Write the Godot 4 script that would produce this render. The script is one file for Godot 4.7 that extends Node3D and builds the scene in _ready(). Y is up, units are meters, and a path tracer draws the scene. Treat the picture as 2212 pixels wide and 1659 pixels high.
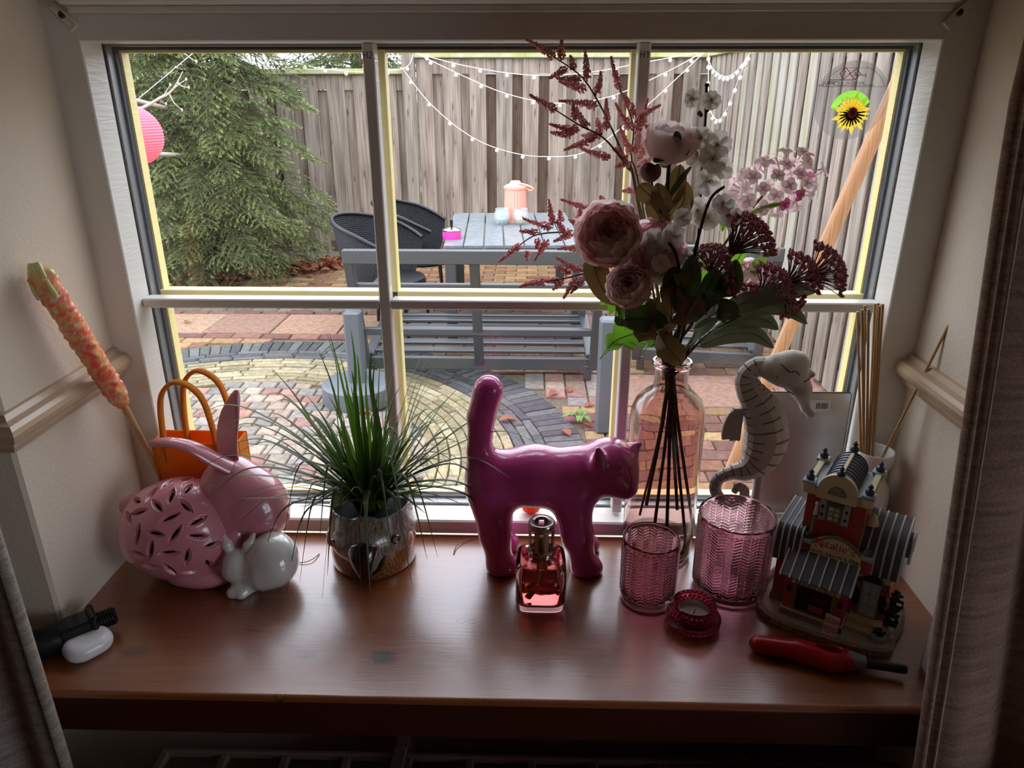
extends Node3D
# A window niche full of pink ornaments, looking out on a brick patio.
const G := -0.98            # patio level; the window sill's top is y = 0
var rng := RandomNumberGenerator.new()
var taken := {}
var M := {}


func _ready() -> void:
	rng.seed = 7
	setup_view()
	make_materials()
	build_room()
	build_window()
	build_patio()
	build_fences()
	build_trees()
	build_garden_furniture()
	build_string_lights()
	build_garden_bits()
	build_rabbit_corner()
	build_plant()
	build_cat()
	build_glassware()
	build_bouquet()
	build_seahorse()
	build_salon()
	build_front_things()
	build_curtains()


func setup_view() -> void:
	var cam := Camera3D.new()
	cam.name = "camera"
	cam.position = Vector3(0.0286, 0.623, 0.9412)
	cam.rotation_degrees = Vector3(-21.71, 1.44, 0)
	cam.fov = 55.757
	cam.near = 0.02
	cam.far = 200.0
	add_child(cam)
	cam.current = true
	var e := Environment.new()
	var sky := Sky.new()
	var m := ProceduralSkyMaterial.new()      # an overcast winter sky
	m.sky_top_color = Color(0.93, 0.95, 1.0)
	m.sky_horizon_color = Color(0.86, 0.9, 0.96)
	m.ground_bottom_color = Color(0.36, 0.34, 0.31)
	m.ground_horizon_color = Color(0.5, 0.49, 0.47)
	m.sky_curve = 0.2
	sky.sky_material = m
	e.background_mode = Environment.BG_SKY
	e.sky = sky
	e.background_energy_multiplier = 1.0
	e.tonemap_mode = Environment.TONE_MAPPER_LINEAR
	e.tonemap_exposure = 5.1
	e.sdfgi_enabled = true
	e.ssao_enabled = true
	e.ssil_enabled = true
	var w := WorldEnvironment.new()
	w.name = "world"
	w.environment = e
	add_child(w)


# ---------------------------------------------------------------- naming
func tag(o: Node3D, label := "", category := "", group := "", kind := "") -> Node3D:
	if label: o.set_meta("label", label)
	if category: o.set_meta("category", category)
	if group: o.set_meta("group", group)
	if kind: o.set_meta("kind", kind)
	return o

func numbered(n: String) -> String:
	if taken.has(n):
		taken[n] += 1
		return "%s_%03d" % [n, taken[n]]
	taken[n] = 0
	return n

func thing(called: String, label: String, category: String, at := Vector3.ZERO, turn := 0.0, group := "") -> Node3D:
	var o := Node3D.new()
	o.name = numbered(called)
	add_child(o)
	o.position = at
	o.rotation.y = turn
	tag(o, label, category, group)
	return o

func part(s, called: String, m: Material, parent: Node3D, at := Transform3D.IDENTITY) -> MeshInstance3D:
	var o := MeshInstance3D.new()
	o.name = called
	o.mesh = mesh_of(s)
	o.material_override = m
	o.transform = at
	parent.add_child(o, true)
	return o

func solo(s, called: String, m: Material, label: String, category: String, at := Vector3.ZERO, turn := 0.0, group := "") -> MeshInstance3D:
	var o := part(s, numbered(called), m, self)
	o.position = at
	o.rotation.y = turn
	tag(o, label, category, group)
	return o

func struct(s, called: String, m: Material, label := "", parent: Node3D = null) -> MeshInstance3D:
	var o := part(s, called, m, parent if parent else self)
	if parent == null: tag(o, label, "", "", "structure")
	return o

func copy_of(o: Node3D, called: String, label: String, at: Vector3, turn := 0.0) -> Node3D:
	var c: Node3D = o.duplicate()
	c.name = numbered(called)
	add_child(c)
	c.position = at
	c.rotation.y = turn
	c.set_meta("label", label)
	return c

func mesh_of(s) -> Mesh:
	if s is Mesh: return s
	s.generate_normals()
	s.index()
	return s.commit()

# ---------------------------------------------------------------- mesh building (faces are given counter-clockwise from outside)
func mb(colored := false, uv := false) -> SurfaceTool:
	var s := SurfaceTool.new()
	s.begin(Mesh.PRIMITIVE_TRIANGLES)
	if colored: s.set_color(Color.WHITE)
	if uv: s.set_uv(Vector2.ZERO)
	s.set_smooth_group(-1)
	return s

func tri(s: SurfaceTool, a: Vector3, b: Vector3, c: Vector3) -> void:
	s.add_vertex(a)
	s.add_vertex(c)
	s.add_vertex(b)

func quad(s: SurfaceTool, a: Vector3, b: Vector3, c: Vector3, d: Vector3) -> void:
	tri(s, a, b, c)
	tri(s, a, c, d)

func face(s: SurfaceTool, p: Array, inside: Vector3) -> void:   # a convex face turned away from a point
	var mid := Vector3.ZERO
	for v in p: mid += v
	mid /= p.size()
	var n: Vector3 = (p[1] - p[0]).cross(p[2] - p[0])
	var out := n.dot(mid - inside) > 0.0
	for i in range(1, p.size() - 1):
		if out: tri(s, p[0], p[i], p[i + 1])
		else: tri(s, p[0], p[i + 1], p[i])

func box(s: SurfaceTool, lo: Vector3, hi: Vector3, bev := 0.0, t := Transform3D.IDENTITY) -> void:
	s.set_smooth_group(-1)
	var c := (lo + hi) * 0.5
	var h := (hi - lo).abs() * 0.5
	var k := t * c
	if bev <= 0.0:
		for ax in 3:
			for sg in [-1.0, 1.0]:
				var p := []
				for uv in [[-1, -1], [1, -1], [1, 1], [-1, 1]]:
					var v := Vector3()
					v[ax] = sg * h[ax]
					v[(ax + 1) % 3] = uv[0] * h[(ax + 1) % 3]
					v[(ax + 2) % 3] = uv[1] * h[(ax + 2) % 3]
					p.append(t * (c + v))
				face(s, p, k)
		return
	var V := {}
	for sx in [-1, 1]:
		for sy in [-1, 1]:
			for sz in [-1, 1]:
				for ax in 3:
					var v := Vector3(sx * (h.x - bev), sy * (h.y - bev), sz * (h.z - bev))
					v[ax] = [sx, sy, sz][ax] * h[ax]
					V[[sx, sy, sz, ax]] = t * (c + v)
	for ax in 3:
		var b := (ax + 1) % 3
		var d := (ax + 2) % 3
		for sg in [-1, 1]:
			var p := []
			for uv in [[-1, -1], [1, -1], [1, 1], [-1, 1]]:
				var k3 := [0, 0, 0, ax]
				k3[ax] = sg; k3[b] = uv[0]; k3[d] = uv[1]
				p.append(V[k3])
			face(s, p, k)
			for sh in [-1, 1]:   # the edge between faces b and d, along ax
				var e0 := [0, 0, 0, b]
				e0[ax] = -1; e0[b] = sg; e0[d] = sh
				var e1 := e0.duplicate(); e1[ax] = 1
				var e2 := e1.duplicate(); e2[3] = d
				var e3 := e0.duplicate(); e3[3] = d
				face(s, [V[e0], V[e1], V[e2], V[e3]], k)
	for sx in [-1, 1]:
		for sy in [-1, 1]:
			for sz in [-1, 1]:
				face(s, [V[[sx, sy, sz, 0]], V[[sx, sy, sz, 1]], V[[sx, sy, sz, 2]]], k)

func cbox(s: SurfaceTool, c: Vector3, size: Vector3, bev := 0.0, t := Transform3D.IDENTITY) -> void:
	box(s, c - size * 0.5, c + size * 0.5, bev, t)

func beam(s: SurfaceTool, a: Vector3, b: Vector3, w: float, h: float, bev := 0.0, up := Vector3.UP) -> void:   # a bar from a to b, w across and h along up
	var z := (b - a).normalized()
	var x := up.cross(z).normalized()
	var y := z.cross(x)
	box(s, Vector3(-w / 2, -h / 2, 0), Vector3(w / 2, h / 2, a.distance_to(b)), bev, Transform3D(Basis(x, y, z), a))

func strip(s: SurfaceTool, rings: Array, closed := true, flip := false, group := 0) -> void:   # rings of equal length; each runs counter-clockwise seen from the last one
	s.set_smooth_group(group)
	for i in rings.size() - 1:
		var p: PackedVector3Array = rings[i]
		var q: PackedVector3Array = rings[i + 1]
		var n := p.size()
		for j in (n if closed else n - 1):
			var k := (j + 1) % n
			if flip: quad(s, p[j], q[j], q[k], p[k])
			else: quad(s, p[j], p[k], q[k], q[j])

func cap(s: SurfaceTool, ring: PackedVector3Array, flip := false) -> void:
	s.set_smooth_group(-1)
	var c := Vector3.ZERO
	for v in ring: c += v
	c /= ring.size()
	for j in ring.size():
		var k := (j + 1) % ring.size()
		if flip: tri(s, c, ring[k], ring[j])
		else: tri(s, c, ring[j], ring[k])

func curve(p: Array, n := 12) -> PackedVector3Array:   # a smooth line through points
	var c := Curve3D.new()
	for i in p.size():
		var a: Vector3 = p[max(i - 1, 0)]
		var b: Vector3 = p[min(i + 1, p.size() - 1)]
		c.add_point(p[i], -(b - a) / 6.0, (b - a) / 6.0)
	var r := PackedVector3Array()
	for i in n + 1:
		r.append(c.samplef(float(i) / n * (p.size() - 1)))
	return r

func tube(s: SurfaceTool, p: PackedVector3Array, r, sides := 8, caps := true, squash := 1.0, up := Vector3.ZERO, closed := false) -> Array:
	var rings := []
	var n := p.size()
	var x := Vector3.ZERO
	for i in n:
		var d := ((p[(i + 1) % n] - p[(i - 1 + n) % n]) if closed else (p[min(i + 1, n - 1)] - p[max(i - 1, 0)])).normalized()
		if x == Vector3.ZERO:
			x = up if up != Vector3.ZERO else (Vector3.UP if absf(d.y) < 0.9 else Vector3.RIGHT)
		x = (x - d * x.dot(d)).normalized()
		var y := d.cross(x)
		var rad: float = r if (r is float or r is int) else r[min(i, r.size() - 1)]
		var ring := PackedVector3Array()
		for j in sides:
			var a := TAU * j / sides
			ring.append(p[i] + x * cos(a) * rad * squash + y * sin(a) * rad)
		rings.append(ring)
	if closed: rings.append(rings[0])
	strip(s, rings)
	if caps and not closed:
		cap(s, rings[0], true)
		cap(s, rings[-1])
	return rings

func line_tube(a: Vector3, b: Vector3, r: float, sides := 10) -> SurfaceTool:
	var s := mb()
	tube(s, PackedVector3Array([a, b]), r, sides)
	return s

func lathe(s: SurfaceTool, prof: Array, seg := 32, t := Transform3D.IDENTITY, shape = null) -> void:   # outside: (radius, height) from the bottom up
	var group := 1
	var rings := []
	for v in prof:
		var ring := PackedVector3Array()
		for j in seg:
			var a := -TAU * j / seg
			var k: float = shape.call(-a, v) if shape != null else 1.0
			ring.append(t * Vector3(v.x * k * cos(a), v.y, v.x * k * sin(a)))
		rings.append(ring)
	for i in prof.size() - 1:
		if i > 0:
			var d0: Vector2 = (prof[i] - prof[i - 1]).normalized()
			var d1: Vector2 = (prof[i + 1] - prof[i]).normalized()
			if d0.dot(d1) < 0.72: group += 1
		if prof[i].distance_to(prof[i + 1]) > 1e-6:
			strip(s, [rings[i], rings[i + 1]], true, false, group)

func prism(s: SurfaceTool, poly: PackedVector2Array, z0: float, z1: float, t := Transform3D.IDENTITY, smooth := false, bev := 0.0) -> void:   # a counter-clockwise outline in x and y, from z0 back to z1 in front
	var P := poly
	if Geometry2D.is_polygon_clockwise(P) == false:
		pass
	var area := 0.0
	for i in P.size(): area += P[i].cross(P[(i + 1) % P.size()])
	if area < 0.0: P.reverse()
	var layers := [[P, z0], [P, z1]]
	if bev > 0.0:
		var inner := PackedVector2Array()
		var n := P.size()
		for i in n:
			var e0 := (P[i] - P[(i - 1 + n) % n]).normalized()
			var e1 := (P[(i + 1) % n] - P[i]).normalized()
			var nn := (Vector2(-e0.y, e0.x) + Vector2(-e1.y, e1.x)).normalized()
			inner.append(P[i] + nn * bev)
		layers = [[inner, z0], [P, z0 + bev], [P, z1 - bev], [inner, z1]]
	var rings := []
	for l in layers:
		var ring := PackedVector3Array()
		for v in l[0]: ring.append(t * Vector3(v.x, v.y, l[1]))
		rings.append(ring)
	for i in rings.size() - 1:
		strip(s, [rings[i], rings[i + 1]], true, false, (3 + i) if smooth else -1)
	var flat: PackedVector2Array = layers[0][0]
	var ix := Geometry2D.triangulate_polygon(flat)
	s.set_smooth_group(-1)
	for i in range(0, ix.size(), 3):
		var a := flat[ix[i]]
		var b := flat[ix[i + 1]]
		var c := flat[ix[i + 2]]
		if (b - a).cross(c - a) < 0.0:
			var w := b
			b = c
			c = w
		tri(s, t * Vector3(a.x, a.y, z1), t * Vector3(b.x, b.y, z1), t * Vector3(c.x, c.y, z1))
		tri(s, t * Vector3(a.x, a.y, z0), t * Vector3(c.x, c.y, z0), t * Vector3(b.x, b.y, z0))

func oval(rx: float, ry: float, n := 24, c := Vector2.ZERO, turn := 0.0) -> PackedVector2Array:
	var p := PackedVector2Array()
	for i in n: p.append(c + (Vector2(cos(TAU * i / n) * rx, sin(TAU * i / n) * ry)).rotated(turn))
	return p

func ball(s: SurfaceTool, c: Vector3, r, seg := 16, rows := 10, t := Transform3D.IDENTITY) -> void:
	var R: Vector3 = Vector3.ONE * r if (r is float or r is int) else r
	var rings := []
	for i in rows + 1:
		var f := PI * i / rows
		var ring := PackedVector3Array()
		for j in seg:
			var a := -TAU * j / seg
			ring.append(t * (c + Vector3(sin(f) * cos(a) * R.x, -cos(f) * R.y, sin(f) * sin(a) * R.z)))
		rings.append(ring)
	strip(s, rings)

# A blade: a folded ribbon along a line, with its widths; both faces are drawn by the renderer.
func blade(s: SurfaceTool, p: PackedVector3Array, w: Array, side: Vector3, fold := 0.15, group := 0) -> void:
	s.set_smooth_group(group)
	var prev := []
	var n := p.size()
	for i in n:
		var d := (p[min(i + 1, n - 1)] - p[max(i - 1, 0)]).normalized()
		var x := (side - d * side.dot(d)).normalized()
		var up := x.cross(d)
		var f := float(i) / (n - 1) * (w.size() - 1)
		var k := int(f)
		var ww: float = lerpf(w[k], w[min(k + 1, w.size() - 1)], f - k)
		var row := [p[i] - x * ww + up * ww * fold, p[i], p[i] + x * ww + up * ww * fold]
		if i > 0:
			quad(s, prev[0], prev[1], row[1], row[0])
			quad(s, prev[1], prev[2], row[2], row[1])
		prev = row

# ---------------------------------------------------------------- soft bodies: smooth union of tapered capsules and ellipsoids, meshed as surface nets
# prims: [kind, a, b, ra, rb, blend]: "c" capsule a-b with radii; "e" ellipsoid at a with radii b (ra: Basis or null); "-" as "c", cut away
func sdf(prims: Array, p: Vector3) -> float:
	var d := 1e3
	for q in prims:
		var k: float = q[5]
		var e: float
		if q[0] == "e":
			var v: Vector3 = p - q[1]
			if q[3] != null: v = v * q[3]
			var R: Vector3 = q[2]
			var k0 := (v / R).length()
			var k1 := (v / (R * R)).length()
			e = k0 * (k0 - 1.0) / maxf(k1, 1e-6)
		else:
			var a: Vector3 = q[1]
			var ab: Vector3 = q[2] - a
			var t := clampf((p - a).dot(ab) / maxf(ab.length_squared(), 1e-9), 0.0, 1.0)
			e = (p - a - ab * t).length() - lerpf(q[3], q[4], t)
			if q[0] == "-":
				var h2 := clampf(0.5 - 0.5 * (d + e) / k, 0.0, 1.0)
				d = lerpf(d, -e, h2) + k * h2 * (1.0 - h2)
				continue
		if e - d > k: continue
		if d - e > k:
			d = e
			continue
		var h := clampf(0.5 + 0.5 * (d - e) / k, 0.0, 1.0)
		d = lerpf(d, e, h) - k * h * (1.0 - h)
	return d

func soft(prims: Array, lo: Vector3, hi: Vector3, cell: float, floor_y := -1e3, extra = null) -> ArrayMesh:
	const B := 6
	var nb := Vector3i(((hi - lo) / (cell * B)).ceil())
	var n := nb * B + Vector3i.ONE
	var D := {}       # lattice values near the surface
	var reach := cell * B * 0.87 + cell * 1.8
	var blocks := []
	for bz in nb.z:
		for by in nb.y:
			for bx in nb.x:
				var c := lo + Vector3(bx + 0.5, by + 0.5, bz + 0.5) * cell * B
				var near := []
				for q in prims:
					near.append(q)
				if absf(sdf(near, c)) < reach * 1.35 or (floor_y > -100.0 and absf(c.y - floor_y) < reach): blocks.append(Vector3i(bx, by, bz) * B)
	for b in blocks:
		for z in B + 1:
			for y in B + 1:
				for x in B + 1:
					var i := Vector3i(b.x + x, b.y + y, b.z + z)
					var key := i.x + n.x * (i.y + n.y * i.z)
					if D.has(key): continue
					var p := lo + Vector3(i) * cell
					var d := sdf(prims, p)
					if extra != null: d = extra.call(p, d)
					if floor_y > -100.0: d = maxf(d, floor_y - p.y)
					D[key] = d
	var vid := {}
	var V := PackedVector3Array()
	var off := [0, 1, n.x, n.x + 1, n.x * n.y, n.x * n.y + 1, n.x * n.y + n.x, n.x * n.y + n.x + 1]
	var pos := [Vector3(0, 0, 0), Vector3(1, 0, 0), Vector3(0, 1, 0), Vector3(1, 1, 0), Vector3(0, 0, 1), Vector3(1, 0, 1), Vector3(0, 1, 1), Vector3(1, 1, 1)]
	var edges := [[0, 1], [2, 3], [4, 5], [6, 7], [0, 2], [1, 3], [4, 6], [5, 7], [0, 4], [1, 5], [2, 6], [3, 7]]
	for b in blocks:
		for z in B:
			for y in B:
				for x in B:
					var i := Vector3i(b.x + x, b.y + y, b.z + z)
					var key := i.x + n.x * (i.y + n.y * i.z)
					var v := []
					var neg := 0
					for k in 8:
						var d: float = D[key + off[k]]
						v.append(d)
						if d < 0.0: neg += 1
					if neg == 0 or neg == 8: continue
					var sum := Vector3.ZERO
					var cnt := 0
					for e in edges:
						var a: float = v[e[0]]
						var c: float = v[e[1]]
						if (a < 0.0) != (c < 0.0):
							sum += pos[e[0]].lerp(pos[e[1]], a / (a - c))
							cnt += 1
					vid[key] = V.size()
					V.append(lo + (Vector3(i) + sum / cnt) * cell)
	var I := PackedInt32Array()
	var ax := [1, n.x, n.x * n.y]
	for key in vid:
		var d0: float = D[key]
		for a in 3:
			var k1: int = key + ax[a]
			if not D.has(k1): continue
			var d1: float = D[k1]
			if (d0 < 0.0) == (d1 < 0.0): continue
			var u: int = ax[(a + 1) % 3]
			var w: int = ax[(a + 2) % 3]
			if not (vid.has(key - u) and vid.has(key - w) and vid.has(key - u - w)): continue
			var q := [vid[key], vid[key - u], vid[key - u - w], vid[key - w]]
			if d0 < 0.0: I.append_array(PackedInt32Array([q[0], q[2], q[1], q[0], q[3], q[2]]))
			else: I.append_array(PackedInt32Array([q[0], q[1], q[2], q[0], q[2], q[3]]))
	var N := PackedVector3Array()
	N.resize(V.size())
	for t in range(0, I.size(), 3):
		var a := I[t]
		var b := I[t + 1]
		var c := I[t + 2]
		var m := (V[c] - V[a]).cross(V[b] - V[a])
		N[a] += m
		N[b] += m
		N[c] += m
	for i in N.size(): N[i] = N[i].normalized()
	var arr := []
	arr.resize(Mesh.ARRAY_MAX)
	arr[Mesh.ARRAY_VERTEX] = V
	arr[Mesh.ARRAY_NORMAL] = N
	arr[Mesh.ARRAY_INDEX] = I
	var me := ArrayMesh.new()
	me.add_surface_from_arrays(Mesh.PRIMITIVE_TRIANGLES, arr)
	return me

# ---------------------------------------------------------------- materials
func noise_img(w: int, h: int, freq: float, octaves := 4, sd := 1, sx := 1, sy := 1, kind := FastNoiseLite.TYPE_SIMPLEX_SMOOTH) -> Image:   # sx, sy stretch it
	var f := FastNoiseLite.new()
	f.noise_type = kind
	f.frequency = freq
	f.fractal_octaves = octaves
	f.seed = sd
	var im := f.get_seamless_image(maxi(8, w / sx), maxi(8, h / sy))
	im.convert(Image.FORMAT_L8)
	if im.get_width() != w or im.get_height() != h: im.resize(w, h, Image.INTERPOLATE_CUBIC)
	return im

func ramp(stops: Array) -> Gradient:
	var g := Gradient.new()
	var o := PackedFloat32Array()
	var c := PackedColorArray()
	for s in stops:
		o.append(s[0])
		c.append(s[1])
	g.offsets = o
	g.colors = c
	return g

func colored(ims: Array, weights: Array, g: Gradient) -> Image:   # the weighted sum of grey pictures through a colour ramp
	var w: int = ims[0].get_width()
	var h: int = ims[0].get_height()
	var out := PackedByteArray()
	out.resize(w * h * 3)
	var table := []
	for i in 256:
		var c := g.sample(i / 255.0)
		table.append([c.r8, c.g8, c.b8])
	var data := []
	for im in ims: data.append(im.get_data())
	for i in w * h:
		var v := 0.0
		for k in data.size(): v += data[k][i] * weights[k]
		var c: Array = table[clampi(int(v), 0, 255)]
		out[i * 3] = c[0]
		out[i * 3 + 1] = c[1]
		out[i * 3 + 2] = c[2]
	return Image.create_from_data(w, h, false, Image.FORMAT_RGB8, out)

func tex(im: Image) -> ImageTexture:
	return ImageTexture.create_from_image(im)

func hexc(h: String) -> Color:
	return Color(h)

func mt(called: String, c: Color, rough := 0.6, metal := 0.0, spec := 0.5) -> StandardMaterial3D:
	var m := StandardMaterial3D.new()
	m.resource_name = called
	m.albedo_color = c
	m.roughness = rough
	m.metallic = metal
	m.metallic_specular = spec
	m.cull_mode = BaseMaterial3D.CULL_DISABLED
	M[called] = m
	return m

func textured(m: StandardMaterial3D, t: Texture2D, scale := Vector3.ONE, world := true, bump: Texture2D = null, deep := 0.0) -> StandardMaterial3D:
	m.albedo_texture = t
	m.uv1_triplanar = true
	m.uv1_world_triplanar = world
	m.uv1_scale = scale
	m.uv1_triplanar_sharpness = 6.0
	if bump:
		m.heightmap_enabled = true
		m.heightmap_texture = bump
		m.heightmap_scale = deep
	return m

func glass(called: String, c: Color, scale := 0.05, rough := 0.0) -> StandardMaterial3D:   # solid coloured glass
	var m := mt(called, Color(c.r, c.g, c.b, 0.0), rough)
	m.transparency = BaseMaterial3D.TRANSPARENCY_ALPHA
	m.refraction_enabled = true
	m.refraction_scale = scale
	return m


func make_materials() -> void:
	var plaster := tex(noise_img(256, 256, 0.06, 4, 3))
	var w := mt("cream_plaster", Color(0.84, 0.785, 0.71), 0.85)
	w.heightmap_enabled = true
	w.heightmap_texture = plaster
	w.heightmap_scale = 0.035
	w.uv1_triplanar = true
	w.uv1_world_triplanar = true
	w.uv1_scale = Vector3.ONE * 9.0
	mt("room_paint", Color(0.74, 0.62, 0.53), 0.9)
	mt("room_floor", Color(0.5, 0.36, 0.25), 0.5)
	var brush := tex(noise_img(256, 256, 0.05, 3, 5, 8, 1))
	for k in [["white_paint", Color(0.87, 0.86, 0.83), 0.35], ["rail_paint", Color(0.74, 0.64, 0.53), 0.28], ["cream_outside_paint", Color(0.93, 0.87, 0.6), 0.5]]:
		var m := mt(k[0], k[1], k[2])
		m.heightmap_enabled = true
		m.heightmap_texture = brush
		m.heightmap_scale = 0.03
		m.uv1_triplanar = true
		m.uv1_world_triplanar = true
		m.uv1_scale = Vector3.ONE * 12.0
	mt("spacer_grey", Color(0.55, 0.56, 0.57), 0.4, 0.6)
	mt("rubber_dark", Color(0.22, 0.25, 0.29), 0.6)
	mt("dark_hole", Color(0.03, 0.03, 0.03), 0.7)
	mt("chrome", Color(0.8, 0.8, 0.8), 0.15, 1.0)
	mt("screw_steel", Color(0.35, 0.34, 0.32), 0.4, 0.9)
	mt("black_plastic", Color(0.035, 0.037, 0.042), 0.38)
	mt("white_plastic", Color(0.9, 0.9, 0.91), 0.18)
	var pane := mt("window_glass", Color(1, 1, 1, 0.02), 0.0)
	pane.transparency = BaseMaterial3D.TRANSPARENCY_ALPHA
	sill_material()
	garden_materials()


func sill_material() -> void:
	var W := 1664
	var H := 448
	var grain := noise_img(W, H, 0.12, 3, 11, 26, 1).get_data()
	var fine := noise_img(W, H, 0.33, 2, 12, 40, 1).get_data()
	var broad := noise_img(W, H, 0.02, 3, 13, 6, 1).get_data()
	# knots and worn marks where the board has them: x, z in metres, radius, darkness
	var knots := [[-0.443, 0.258, 0.011, 0.5], [-0.316, 0.2165, 0.008, 0.35], [-0.236, 0.258, 0.010, 0.45], [-0.143, 0.262, 0.012, 0.6], [-0.047, 0.122, 0.005, 0.4], [0.02, 0.27, 0.008, 0.12], [0.327, 0.255, 0.007, 0.35], [0.2, 0.29, 0.008, 0.3], [0.35, 0.19, 0.008, 0.3], [-0.19, 0.23, 0.006, 0.2], [0.45, 0.285, 0.009, 0.25], [-0.40, 0.17, 0.007, 0.3], [0.06, 0.155, 0.007, 0.3]]
	var marks := []
	for i in 90: marks.append([rng.randf_range(-0.5, 0.5), rng.randf_range(0.1, 0.325), rng.randf_range(-0.7, 0.7), rng.randf_range(0.002, 0.012)])
	var ramp_w := ramp([[0.0, Color(0.22, 0.1, 0.045)], [0.3, Color(0.47, 0.24, 0.095)], [0.6, Color(0.55, 0.30, 0.125)], [1.0, Color(0.64, 0.39, 0.19)]])
	var table := []
	for i in 256:
		var c := ramp_w.sample(i / 255.0)
		table.append([c.r8, c.g8, c.b8])
	var out := PackedByteArray()
	out.resize(W * H * 3)
	var bump := PackedByteArray()
	bump.resize(W * H)
	for y in H:
		var z := float(y) / H * 0.35
		for x in W:
			var X := float(x) / W * 1.3 - 0.65
			var yy := y
			var dark := 0.0
			for k in knots:
				var dz: float = z - k[1]
				if dz > 0.05 or dz < -0.05: continue
				var dx: float = (X - k[0]) * 0.6
				var r2: float = (dx * dx + dz * dz) / (k[2] * k[2])
				if r2 < 16.0:
					yy += int(signf(dz) * 9.0 * exp(-r2 * 0.25))
					dark += k[3] * exp(-r2 * r2 * 1.3)
			yy = clampi(yy, 0, H - 1)
			var i := yy * W + x
			var g := grain[i] * 0.4 + fine[i] * 0.22 + broad[i] * 0.38
			var v := clampi(int((g - 128.0) * 0.8 + 128.0 - dark * 190.0), 0, 255)
			var o := y * W + x
			var c: Array = table[v]
			out[o * 3] = c[0]
			out[o * 3 + 1] = c[1]
			out[o * 3 + 2] = c[2]
			bump[o] = clampi(128 + int((fine[i] - 128) * 0.35), 0, 255)
	var im := Image.create_from_data(W, H, false, Image.FORMAT_RGB8, out)
	var bi := Image.create_from_data(W, H, false, Image.FORMAT_L8, bump)
	for k in marks:      # scratches and dents worn into the varnish
		for t in 24:
			var f: float = t / 23.0 * k[3]
			var px := int((k[0] + cos(k[2]) * f + 0.65) / 1.3 * W)
			var py := int((k[1] + sin(k[2]) * f) / 0.35 * H)
			if px > 1 and py > 1 and px < W - 2 and py < H - 2:
				bi.set_pixel(px, py, Color(0.2, 0.2, 0.2))
				if k[3] > 0.009: im.set_pixel(px, py, Color(0.62, 0.42, 0.3))
	for k in [[-0.055, 0.196, 0.006, 0.004], [-0.041, 0.197, 0.006, 0.004], [-0.246, 0.322, 0.006, 0.005], [-0.143, 0.262, 0.0008, 0.006], [-0.236, 0.259, 0.0008, 0.006], [0.2, 0.2655, 0.0035, 0.0022]]:   # drip rings and cracks
		for t in 60:
			var a := TAU * t / 60.0
			var px := int((k[0] + cos(a) * k[2] + 0.65) / 1.3 * W)
			var py := int((k[1] + sin(a) * k[3]) / 0.35 * H)
			im.set_pixel(px, py, Color(0.16, 0.09, 0.06))
			bi.set_pixel(px, py, Color(0.15, 0.15, 0.15))
	var m := mt("sill_wood", Color.WHITE, 0.33)
	m.albedo_texture = tex(im)
	m.heightmap_enabled = true
	m.heightmap_texture = tex(bi)
	m.heightmap_scale = 0.035
	m.metallic_specular = 0.8
	m.clearcoat_enabled = true
	m.clearcoat = 1.0
	m.clearcoat_roughness = 0.2
	mt("sill_edge_wood", Color(0.25, 0.085, 0.035), 0.4)


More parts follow.
